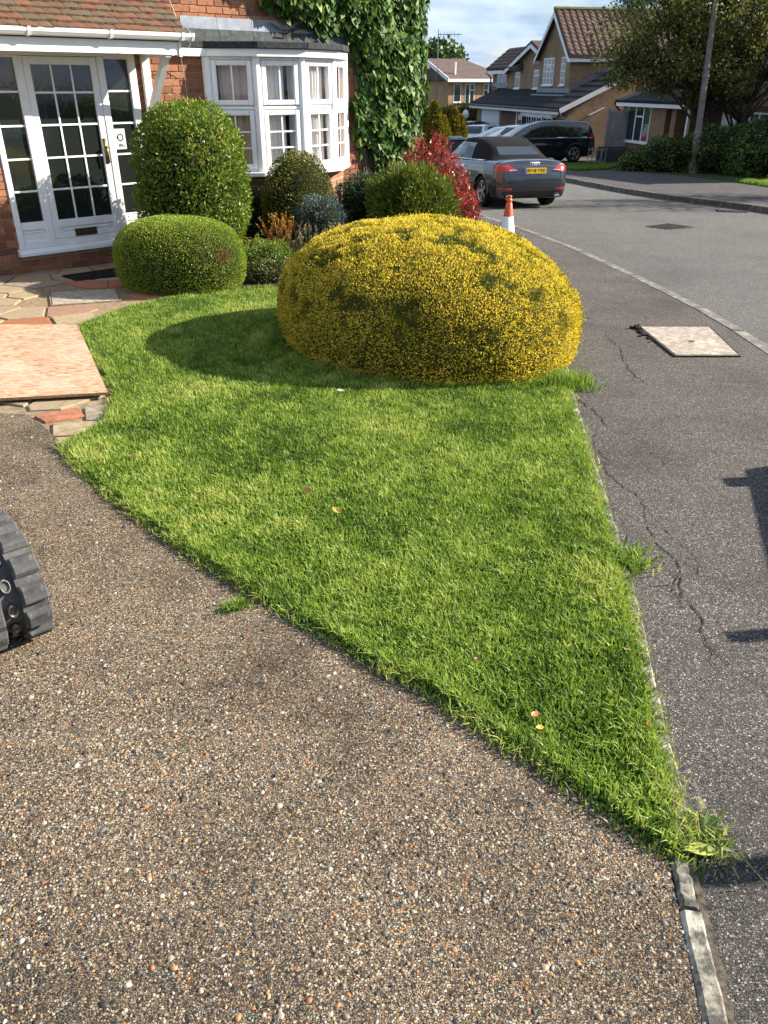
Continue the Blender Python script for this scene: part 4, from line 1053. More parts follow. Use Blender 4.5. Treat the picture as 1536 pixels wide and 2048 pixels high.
# red-leaved shrub: upright shoots carrying narrow leaves
def shoots(name, label, cat, base, shoot_list, leaf_n, ln, wd, mat, stem_mat, tonef, kind='diamond'):
    root = empty(name, (base[0], base[1], gz(base[1])), 0, label, cat); P = []; D = []; T = []; st = MB()
    for (x, y, z0, x1, y1, z1) in shoot_list:
        a, b = Vector((x, y, z0)), Vector((x1, y1, z1)); st.tube([a, a.lerp(b, .5) + Vector((random.uniform(-.02, .02), random.uniform(-.02, .02), 0)), b], [.006, .004, .002], 4, cap=False)
        for k in range(leaf_n):
            t = (k + random.random()) / leaf_n; t = t ** .8
            P.append(a.lerp(b, t)); w = random.uniform(0, 2 * math.pi); D.append(Vector((math.cos(w), math.sin(w), random.uniform(.2, 1.3)))); T.append(tonef(t, z0 + (z1 - z0) * t))
    P = np.array(P); D = np.array(D); n = len(P)
    me = leaves_mesh('leaves', P, D, norm(np.array([0, 0, 1.]) + rng.normal(size=(n, 3)) * .5), ln * rng.uniform(.6, 1.2, n), wd * rng.uniform(.7, 1.2, n), np.clip(T, 0, 1), mat, kind, .2)
    o = link('leaves', me, root); o['kind'] = 'stuff'; st.obj('stems', root, stem_mat); return root
sh = []
for i in range(330):
    w = random.uniform(0, 2 * math.pi); r_ = math.sqrt(random.random())
    ax, ay = .63, .55; x, y = ax * r_ * math.cos(w), ay * r_ * math.sin(w)
    top = (1.46 - .60 * r_ ** 2 - .55 * max(0, x - .05)) * random.uniform(.66, 1.06)
    z0 = top * random.uniform(.25, .75); sh.append((x * .85, y * .85, z0, x * 1.08 + random.uniform(-.05, .05), y * 1.08, top))
for i in range(90):      # low right-hand skirt over the footway
    x = random.uniform(.25, .62); y = random.uniform(-.75, .1); top = random.uniform(.15, .78) * (1.15 - x * .45); sh.append((x * .9, y, top * .4, x + random.uniform(-.04, .10), y - .03, top))
shoots('red_shrub', 'red-tipped leafy shrub at the house corner beside the parked convertible', 'shrub', (.74, 12.6), sh, 26, .085, .022, M['photinia'], M['bark'], lambda t, z: (.66 if random.random() < .25 + .62 * t else .24) + random.gauss(0, .14))
sh = [(random.gauss(0, .10), random.gauss(0, .10), .12, random.gauss(0, .13), random.gauss(0, .10), random.uniform(.42, .64)) for i in range(54)]
shoots('orange_heather', 'orange-tipped heather in front of the dark egg-shaped yew', 'heather', (-1.20, 9.85), sh, 90, .026, .009, M['rust'], M['bark'], lambda t, z: t * .9 + random.gauss(0, .12))
sh = [(random.gauss(0, .10), random.gauss(0, .08), .10, random.gauss(0, .12), random.gauss(0, .08), random.uniform(.28, .42)) for i in range(30)]
shoots('orange_heather', 'small orange heather low in the bed right of the clipped green dome', 'heather', (-1.45, 9.6), sh, 80, .022, .007, M['rust'], M['bark'], lambda t, z: t * .8 + random.gauss(0, .12))
sh = []
for i in range(46):
    x = random.uniform(-.36, .36); y = random.uniform(-.2, .2); h = random.uniform(.34, .56) - abs(x) * .12; sh.append((x * .9, y, .08, x + .02, y, h))
shoots('dwarf_pine', 'dwarf pine with upright pale candles between the dome and golden mound', 'pine', (-.82, 9.55), sh, 90, .040, .005, M['candle'], M['bark'], lambda t, z: (.98 if t > .86 else .2 + .35 * t) + random.gauss(0, .08), 'diamond')
shrub('low_shrub', 'low dark green shrub in the gap between green dome and dwarf pine', 'shrub', (-1.36, 9.3, .34, .36, 0, .16, .24, .2, 2.2), 9000, .030, .012, M['glossy'], depth=.14, rough=.07, core=.75, nsc=9)
shrub('edging_plant', 'low pale-tipped edging plant on the lawn side of the green dome', 'plant', (-1.22, 8.92, .34, .22, .4, .09, .14, .12, 2.2), 5200, .026, .012, M['cover_plant'], depth=.09, rough=.04, core=.7, nsc=12)

# ivy on the corner of the house: stems, a mass of leaves, and the nearest leaves one by one
ivy = empty('ivy', (wp(5.6, .1)[0], wp(5.6, .1)[1], gz(13.3)), WA, 'glossy green ivy climbing the house corner over the bay roof', 'ivy')
IV = [(3.3, 2.95), (3.45, 2.66), (3.75, 2.46), (4.05, 2.38), (4.35, 2.30), (4.70, 2.24), (5.02, 2.15), (5.14, 1.85), (5.10, 1.45), (5.06, 1.05), (5.12, .85), (5.45, .55), (5.7, .25), (6.0, .45), (6.3, .62), (6.5, .9), (6.56, 1.5), (6.6, 2.1), (6.56, 2.6), (6.4, 2.95), (6.2, 3.6), (3.2, 3.6)]
u_ = rng.uniform(3.2, 6.62, 42000); z_ = rng.uniform(.2, 3.6, 42000); PU = np.stack([u_, z_], 1)
jit = np.stack([vnoise(np.stack([u_, z_, u_ * 0], 1), 5.) - .5, vnoise(np.stack([u_, z_ + 7, u_ * 0], 1), 5.) - .5], 1) * .22
ins = in_poly(PU + jit, IV); PU = PU[ins]; ed = edge_dist(PU, IV)
gapn = vnoise(np.stack([PU[:, 0], PU[:, 1], PU[:, 0] * 0 + 3], 1), 4.5)
keep = rng.random(len(PU)) < np.clip(.35 + gapn * .6, 0, 1) * .5; PU, ed, gapn = PU[keep], ed[keep], gapn[keep]
bulge = .03 + .24 * np.clip(np.where(PU[:, 0] < 4.6, ed / .22, ed / .45), 0, 1) ** .6 + (gapn - .5) * .16
right = np.clip((PU[:, 0] - 6.1) / .5, 0, 1)
wo = bulge * (1 - .5 * right) - rng.random(len(PU)) ** 2 * .10
n_ = len(PU)
Pv = np.stack([PU[:, 0] - 5.6, -wo + .1, PU[:, 1] - gz(13.3)], 1)
Nv = norm(np.stack([right * 1.2 + rng.normal(size=n_) * .45, -np.ones(n_) * .8 + rng.normal(size=n_) * .3, rng.normal(size=n_) * .4 + .25], 1))
Dv = norm(np.stack([rng.normal(size=n_) * .5, -.35 + rng.normal(size=n_) * .2, -np.ones(n_) + rng.normal(size=n_) * .3], 1))
dep_ = 1 - (wo + .10) / (bulge + .10)
tn = np.clip(.48 + rng.normal(size=n_) * .22, 0, 1)
sz = rng.uniform(.05, .105, n_)
near_i = np.argsort(-(sz * (1 - dep_) * ((PU[:, 1] < 2.9) & (PU[:, 1] > .6))))[:280]
mask = np.ones(n_, bool); mask[near_i] = False
o = link('leaves', leaves_mesh('leaves', Pv[mask], Dv[mask], Nv[mask], sz[mask], sz[mask] * .95, tn[mask], M['ivy'], 'ivy'), ivy); o['kind'] = 'stuff'
ivm = [leaves_mesh('ivy_leaf', np.zeros((1, 3)), np.array([[0, 0, -1.]]), np.array([[0, -1., 0.]]), np.array([1.]), np.array([.95]), np.array([t]), M['ivy'], 'ivy') for t in (.35, .55, .7, .85, .97)]
for i in near_i:
    d = Vector(Dv[i]); nn = Vector(Nv[i]); s_ = d.cross(nn).normalized(); nn = s_.cross(d)
    # local leaf frame: -Z axis, -Y normal
    Mx = Matrix(((-s_.x, -nn.x, -d.x), (-s_.y, -nn.y, -d.y), (-s_.z, -nn.z, -d.z))).to_4x4()
    if Mx.determinant() < 0: Mx = Matrix(((s_.x, -nn.x, -d.x), (s_.y, -nn.y, -d.y), (s_.z, -nn.z, -d.z))).to_4x4()
    lf = link('ivy_leaf', ivm[min(4, int(np.clip(tn[i] + .1, 0, .99) * 5))], ivy); lf.matrix_local = Matrix.Translation(Pv[i]) @ Mx @ Matrix.Scale(float(sz[i]) * 1.1, 4)
st = MB()
for k in range(46):
    x = random.uniform(-.5, .75); pts = []; zc = .1; xx = x * .4 + .1
    zt = random.uniform(1.8, 3.9)
    while zc < zt:
        pts.append((xx, .09 - random.uniform(.01, .05), zc)); zc += .22; xx += (x * 1.2 - xx) * .12 + random.uniform(-.06, .06)
    st.tube(pts, [.012] * len(pts), 5)
for k in range(26):
    xx = random.uniform(-1.2, .4); zc = random.uniform(2.7, 3.4); pts = []
    for j in range(9): pts.append((xx, .08 - random.uniform(.01, .05), zc)); xx -= random.uniform(.08, .2); zc += random.uniform(-.10, .06)
    st.tube([p for p in pts if p[0] > -2.1], .008, 5) if pts[2][0] > -2.1 else None
st.obj('stems', ivy, M['bark'])

# ------------------------------------------------------------------ grass and stones underfoot
def grass_blades(name, P, hgt, tone, mat, lean=.45, wid=.0030, parent=None):
    n = len(P); az = rng.uniform(0, 2 * np.pi, n); L = hgt
    d = np.stack([np.cos(az), np.sin(az), np.zeros(n)], 1); ln_ = np.abs(rng.normal(size=n)) * lean
    s_ = np.stack([-np.sin(az), np.cos(az), np.zeros(n)], 1) * (wid * rng.uniform(.6, 1.3, n))[:, None]
    up = np.array([0, 0, 1.])
    m1 = P + up * (L * .55)[:, None] + d * (L * .30 * ln_)[:, None]
    tip = P + up * (L * (1 - .22 * np.minimum(ln_, 1.5)))[:, None] + d * (L * ln_ * 1.0)[:, None]
    V = np.stack([P - s_, P + s_, m1 + s_ * .8, m1 - s_ * .8, tip], 1).reshape(-1, 3)
    b = np.arange(n)[:, None] * 5
    F = np.concatenate([b + np.array([[0, 1, 2]]), b + np.array([[0, 2, 3]]), b + np.array([[3, 2, 4]])], 0)
    t = np.stack([tone, tone, tone, tone, tone + .06], 1).ravel()
    o = link(name, np_mesh(name, V, F, mat, False, {'tone': np.clip(t, 0, 1)}), parent); o['kind'] = 'stuff'; return o
def scatter(poly, n, y_bias=None):
    a = np.array(poly); lo, hi = a.min(0), a.max(0); out = []
    tot = 0
    while tot < n:
        P = rng.uniform(lo, hi, (n * 2, 2)); P = P[in_poly(P, poly)]
        if y_bias is not None: P = P[rng.random(len(P)) < y_bias(P)]
        out.append(P); tot += len(P)
    return np.concatenate(out)[:n]
P2 = scatter(LAWN, 235000, lambda P: np.clip(2.4 / np.maximum(P[:, 1], 1.0), .16, 1.0) ** 1.15)
ed = edge_dist(P2, LAWN)
P3 = np.stack([P2[:, 0], P2[:, 1], P2[:, 0] * 0], 1)
big = vnoise(P3, 1.6); med = vnoise(P3 + 5, 5.); sml = vnoise(P3 + 9, 17.)
hh = (.019 + .008 * med + .016 * np.clip(sml - .45, 0, 1)) * rng.uniform(.6, 1.35, len(P2))
edgy = np.clip(1 - ed / .10, 0, 1); hh = hh * (1 + .30 * edgy * (med > .4)) + .006 * edgy
tone = .59 + (big - .5) * .40 + (med - .5) * .30 + (sml - .5) * .32 + rng.normal(size=len(P2)) * .11
tone = np.where(rng.random(len(P2)) < .035 + .05 * np.clip(.45 - med, 0, 1), .97, np.clip(tone, 0, .90))
Pz = np.stack([P2[:, 0], P2[:, 1], -SLOPE * P2[:, 1] + .016], 1)
gr = grass_blades('grass', Pz, hh, tone, M['grass'], .6, .0026); gr['kind'] = 'stuff'
# long fringe hanging over the edges
fr_pts = []
for pl, n_, y0, y1 in ((LAWN[7:21], 6500, 0, 9), (LAWN[20:30], 7500, 0, 9), (LAWN[0:8], 3000, 0, 9), (LAWN[33:] + LAWN[:1], 2200, 0, 9)):
    L = np.array([tuple(p) for p in resample(pl, .02)]); k = rng.integers(0, len(L) - 1, n_)
    fr_pts.append(L[k] + rng.normal(size=(n_, 2)) * .022)
fp = np.concatenate(fr_pts); fz = np.stack([fp[:, 0], fp[:, 1], -SLOPE * fp[:, 1] + .006], 1)
cl = vnoise(np.stack([fp[:, 0], fp[:, 1], fp[:, 0] * 0], 1), 9.)
fe = grass_blades('edge_grass', fz, (.020 + .036 * np.clip(cl - .35, 0, 1)) * rng.uniform(.6, 1.3, len(fp)), np.where(rng.random(len(fp)) < .16, .97, np.clip(.55 + (cl - .5) * .5 + rng.normal(size=len(fp)) * .14, 0, .9)), M['grass'], .75, .0024); fe['kind'] = 'stuff'

def pebbles(name, P, rad, mats_cols, parent=None, flat=.5, sub=False):
    """low stones half sunk in the surface"""
    n = len(P)
    base = [(1, 0, 0), (.5, .87, 0), (-.5, .87, 0), (-1, 0, 0), (-.5, -.87, 0), (.5, -.87, 0), (.55, .25, .75), (-.25, .55, .8), (-.35, -.5, .72)]
    tri = np.array([(6, 7, 8), (0, 1, 6), (1, 7, 6), (1, 2, 7), (2, 3, 7), (3, 8, 7), (3, 4, 8), (4, 5, 8), (5, 6, 8), (5, 0, 6)])
    B = np.array(base, float)
    az = rng.uniform(0, 2 * np.pi, n); st_ = rng.uniform(.55, 1.0, n)
    jit = rng.normal(size=(n, 9, 3)) * np.array([.16, .16, .08])
    Q = B[None] + jit; Q[:, :, 1] *= st_[:, None]; Q[:, :6, 2] = -.35
    c_, s_ = np.cos(az)[:, None], np.sin(az)[:, None]
    X = (Q[:, :, 0] * c_ - Q[:, :, 1] * s_) * rad[:, None]; Y = (Q[:, :, 0] * s_ + Q[:, :, 1] * c_) * rad[:, None]; Z = Q[:, :, 2] * rad[:, None] * flat * rng.uniform(.5, 1.2, n)[:, None]
    V = np.stack([X, Y, Z], 2) + P[:, None, :]
    F = (np.arange(n)[:, None, None] * 9 + tri[None]).reshape(-1, 3)
    me = np_mesh(name, V.reshape(-1, 3), F, mats_cols, True, {'tone': np.repeat(rng.random(n), 9)})
    o = link(name, me, parent); o['kind'] = 'stuff'; return o
m, nt, b = new_mat('pebble_mix'); at = nt.nodes.new('ShaderNodeAttribute'); at.attribute_name = 'tone'
pc = ramp(nt, [(0, (.035, .03, .028)), (.20, (.095, .077, .06)), (.36, (.20, .16, .11)), (.54, (.34, .27, .18)), (.70, (.42, .355, .26)), (.80, (.34, .19, .075)), (.89, (.36, .14, .05)), (.95, (.52, .48, .41)), (.98, (.10, .11, .12))], at.outputs['Fac'], True)
nt.links.new(mix(nt, pc, ramp(nt, [(.3, .7), (.7, 1.15)], noise(nt, 90, 3, .6, coord(nt))), 1.0, 'MULTIPLY'), b.inputs['Base Color']); b.inputs['Roughness'].default_value = .6; b.inputs['Specular IOR Level'].default_value = .35
M['pebble'] = m
DR = [(-1.80, 4.06), (-2.20, 4.53), (-3.0, 4.62), (-3.0, .7), (.62, .7), (.65, .95), (.69, 1.25), (.68, 1.33), (.50, 1.70), (.20, 2.0), (-.2, 2.4), (-.7, 2.9), (-1.3, 3.55), (-1.6, 3.95)]
pp = scatter(DR, 88000, lambda P: np.clip(1.35 / np.maximum(P[:, 1], .9), 0, 1) ** 1.5)
wear = vnoise(np.stack([pp[:, 0], pp[:, 1], pp[:, 0] * 0], 1), 3.2); k = rng.random(len(pp)) < np.clip(.25 + wear * 1.1, 0, 1); pp = pp[k]
rad = np.clip(np.exp(rng.normal(size=len(pp)) * .50) * .0024, .0014, .011)
pebbles('gravel', np.stack([pp[:, 0], pp[:, 1], -SLOPE * pp[:, 1] + .0045], 1), rad, M['pebble'], None, .55)

# fallen leaves, one object each
def fallen(label, x, y, size, mat, az, curl=.35, tilt=.3, lift=.035, wide=.45):
    V = []; F = []; n = 6
    for i in range(n + 1):
        t = i / n; w = wide * math.sin(math.pi * t) ** .7 * .5; z = curl * (t - .5) ** 2
        V += [(t - .5, -w, z + abs(w) * .5), (t - .5, 0, z), (t - .5, w, z + abs(w) * .5)]
        if i: a = 3 * i; F += [(a - 3, a, a + 1, a - 2), (a - 2, a + 1, a + 2, a - 1)]
    mb = MB(); mb._add([(p[0] * size, p[1] * size, p[2] * size) for p in V], F); o = mb.obj('fallen_leaf', None, mat, smooth=True)
    o.location = (x, y, gz(y) + lift); o.rotation_euler = (tilt, tilt * .4, az)
    tag(o, label, 'leaf', 'fallen leaves on the ground')
fallen('dark brown curled leaf in the middle of the lawn', -.37, 3.33, .052, M['leaf_brown'], .1, .3, .2, .042, .7)
fallen('slim yellow curled leaf in the middle of the lawn', -.21, 3.12, .060, M['leaf_yellow'], -.7, .6, .3, .040)
fallen('pale dry leaf on the lawn below the golden mound', -.28, 4.87, .06, M['leaf_pale'], -.3, .3, .2, .045)
fallen('orange leaf on the lawn close to the drive, upper of a pair', .445, 1.755, .030, M['leaf_orange'], .6, .4, .3, .045, .6)
fallen('yellow-orange leaf on the lawn close to the drive, lower of a pair', .452, 1.70, .026, M['leaf_yellow'], .2, .3, .2, .045, .6)
fallen('russet leaf on the lawn against the footway edging', .775, 1.72, .030, M['leaf_orange'], 1.2, .4, .4, .035, .6)
fallen('small brown leaf on the lawn halfway down the drive edge', .30, 2.02, .024, M['leaf_brown'], .9, .4, .3, .045, .6)
fallen('large olive-yellow oval leaf lying at the point of the lawn', .775, 1.292, .085, M['leaf_olive'], -.12, .10, .12, .020, .40)

# weeds at the point of the lawn
wd = empty('weed', (.80, 1.36, gz(1.36)), 0, 'broad-leaved weed with a pale seed head at the point of the lawn', 'weed')
P = []; D = []
for i in range(34):
    w = random.uniform(-1.9, 1.3); rr_ = random.uniform(.0, .045); P.append((rr_ * math.cos(w), rr_ * math.sin(w) - .02, .008)); D.append((math.cos(w), math.sin(w), random.uniform(.15, .9)))
n_ = len(P); o = link('leaves', leaves_mesh('leaves', np.array(P), np.array(D), norm(np.array([0, 0, 1.]) + rng.normal(size=(n_, 3)) * .35), rng.uniform(.025, .055, n_), rng.uniform(.012, .020, n_), np.clip(rng.normal(size=n_) * .2 + .62, 0, .95), M['weed'], 'diamond', .15), wd); o['kind'] = 'stuff'
tp = rng.normal(size=(260, 2)) * np.array([.036, .040]); grass_blades('blades', np.stack([tp[:, 0] - .01, tp[:, 1] - .02, np.full(260, .002)], 1), rng.uniform(.02, .055, 260), np.where(rng.random(260) < .3, .98, np.clip(rng.normal(size=260) * .15 + .55, 0, .9)), M['grass'], 1.0, .0022, wd)['kind'] = 'stuff'
sd = MB(); sd.tube([(0, 0, .01), (-.005, .01, .05), (-.015, .015, .085)], .0015, 5); sd.obj('stalk', wd, M['weed'])
P, Nn = super_surface(260, .016, .016, .014, .014, 2.0)
link('seed_head', leaves_mesh('seed_head', P * .5 + np.array([-.016, .016, .09]), Nn, norm(Nn + rng.normal(size=Nn.shape)), .012, .004, np.full(len(P), 1.0), M['weed']), wd)
tf = empty('grass_tuft', (-.55, 2.38, gz(2.38)), 0, 'small tuft of grass growing in the middle of the drive', 'grass tuft')
tp = rng.normal(size=(220, 2)) * np.array([.028, .013]); tz = np.stack([tp[:, 0], tp[:, 1] + tp[:, 0] * .35, np.full(220, .002)], 1)
grass_blades('blades', tz, rng.uniform(.02, .05, 220), np.clip(rng.normal(size=220) * .15 + .5, 0, 1), M['grass'], .8, .0022, tf)
tf = empty('grass_tuft', (1.26, 5.12, gz(5.12)), 0, 'thick grass tuft at the foot of the golden mound by the footway', 'grass tuft')
tp = rng.normal(size=(900, 2)) * np.array([.075, .075]); grass_blades('blades', np.stack([tp[:, 0], tp[:, 1], np.full(900, .002)], 1), rng.uniform(.05, .12, 900), np.clip(rng.normal(size=900) * .15 + .52, 0, 1), M['grass'], .6, .003, tf)
tf = empty('grass_tuft', (.985, 2.72, gz(2.72)), 0, 'leafy grass tuft spilling over the edging onto the footway', 'grass tuft')
tp = rng.normal(size=(420, 2)) * np.array([.045, .05]); grass_blades('blades', np.stack([tp[:, 0], tp[:, 1], np.full(420, .004)], 1), rng.uniform(.03, .07, 420), np.clip(rng.normal(size=420) * .15 + .5, 0, 1), M['grass'], .9, .004, tf)

# ------------------------------------------------------------------ things in the street
cone = empty('traffic_cone', (1.63, 10.9, gz(10.9)), .3, 'orange and white traffic cone standing on the footway behind the golden mound', 'traffic cone')
mb = MB(); mb.box((-.19, -.19, 0), (.19, .19, .035)); mb.obj('base', cone, M['orange_plastic'], bevel=.012)
def cr_(z): return .145 - .120 * z / .75
mb = MB(); mb.lathe([(cr_(.03), .034), (cr_(.08), .08)], 24); mb.obj('foot', cone, M['orange_plastic'], smooth=True)
mb = MB(); mb.lathe([(cr_(.50), .50), (cr_(.66), .66), (.030, .675), (.038, .69), (.038, .705), (.027, .715), (.027, .735), (.033, .742), (.030, .752), (.012, .757), (.0, .757)], 24); mb.obj('cone_body', cone, M['orange_plastic'], smooth=True)
mb = MB(); mb.lathe([(cr_(.08) + .002, .08), (cr_(.50) + .002, .50), (cr_(.50) - .002, .502)], 24); mb.obj('sleeve', cone, M['cone_sleeve'], smooth=True)

# rubber crawler track of the digger
trk = empty('crawler_track', (-1.315, 2.215, gz(2.19)), R(40), 'worn grey rubber crawler track of a digger standing on the drive', 'digger track')
TR, TL, TW = .158, 1.05, .235          # idler radius, centre distance, width; local +y runs away from the camera
def loop(s):                                   # position and tangent along the belt, s in metres
    half = math.pi * TR; per = 2 * TL + 2 * half; s %= per
    if s < half: w = -math.pi / 2 - s / TR; c_ = (0.0, TR); return (c_[0] + TR * math.cos(w), c_[1] + TR * math.sin(w)), w
    s -= half
    if s < TL: return (s, 2 * TR), math.pi / 2
    s -= TL
    if s < half: w = math.pi / 2 - s / TR; return (TL + TR * math.cos(w), TR + TR * math.sin(w)), w
    s -= half
    return (TL - s, 0.0), -math.pi / 2
PER = 2 * TL + 2 * math.pi * TR
m, nt, b = new_mat('dusty_track_rubber'); v = coord(nt)
f = noise(nt, 9, 6, .7, v); g2 = noise(nt, 50, 4, .7, v)
cl = mix(nt, ramp(nt, [(.3, (.022, .022, .024)), (.6, (.075, .074, .075)), (.8, (.13, .12, .11))], f), (.22, .18, .13), ramp(nt, [(.55, 0), (.74, .7)], g2))
nt.links.new(cl, b.inputs['Base Color']); b.inputs['Roughness'].default_value = .85; bump(nt, b, g2, .5, .003); M['track'] = m
M['steel'] = plain('worn_steel', (.16, .155, .145), .5, .9, .35, 25)
N = 120; V = []; F = []
for i in range(N):
    (y, z), w = loop(PER * i / N); ny, nz = math.cos(w), math.sin(w)
    for dx_, dn in ((-TW / 2, .0), (-TW / 2 + .005, .022), (-.030, .022), (-.028, .002), (.028, .002), (.030, .022), (TW / 2 - .005, .022), (TW / 2, .0)): V.append((dx_, y + ny * dn, z + nz * dn + .045))
for i in range(N):
    j = (i + 1) % N
    for k in range(8): F.append((i * 8 + k, i * 8 + (k + 1) % 8, j * 8 + (k + 1) % 8, j * 8 + k))
mb = MB(); mb._add(V, F); mb.obj('belt', trk, M['track'], smooth=False)
def lug_me(w, d, h):
    mb = MB(); r_ = random.Random(int(w * 1e4))
    mb.hexa([(0, -d / 2, 0), (w, -d / 2, 0), (w, d / 2, 0), (0, d / 2, 0), (.004, -d * .36, h), (w - .006, -d * .36, h), (w - .006, d * .36, h), (.004, d * .36, h)]); return mb.mesh('tread_lug', M['track'], bevel=.004)
lm = lug_me(.088, .074, .026); gm = None
NL = 38
mb = MB(); mb.lathe([(.017, -.004), (.017, .007), (.014, .009), (.011, .007), (.010, -.004)], 14); mb.lathe([(.0095, .001), (0, .001)], 10); gm = mb.mesh('drive_link', M['steel'], smooth=True)
for i in range(NL):
    for sd_ in (0, 1):
        (y, z), w = loop(PER * (i + .5 * sd_) / NL); ny, nz = math.cos(w), math.sin(w)
        # local frame: x across, y along the belt, z outwards
        Mx = Matrix(((1, 0, 0, 0), (0, nz, ny, 0), (0, -ny, nz, 0), (0, 0, 0, 1)))
        o = link('tread_lug', lm, trk); o.matrix_local = Matrix.Translation((.030 if sd_ else -.118, y + ny * .022, z + nz * .022 + .045)) @ Mx
        if sd_ == 0:
            o = link('drive_link', gm, trk); o.matrix_local = Matrix.Translation((0, y + ny * .012, z + nz * .012 + .045)) @ Mx @ Matrix.Scale(1.5, 4, (0, 1, 0))
mb = MB()
for y in (0, TL): mb.lathe([(0, -.06), (TR - .02, -.06), (TR - .005, -.03), (TR - .005, .03), (TR - .02, .06), (0, .06)], 24, 0, Matrix.Translation((0, y, TR + .045)) @ Matrix.Rotation(R(90), 4, 'Y'))
for y in np.linspace(.2, .85, 4): mb.lathe([(0, -.05), (.055, -.05), (.055, .05), (0, .05)], 14, 0, Matrix.Translation((0, float(y), .105)) @ Matrix.Rotation(R(90), 4, 'Y'))
mb.box((-.05, .05, .14), (.05, TL - .05, .30)); mb.obj('undercarriage', trk, M['steel'])

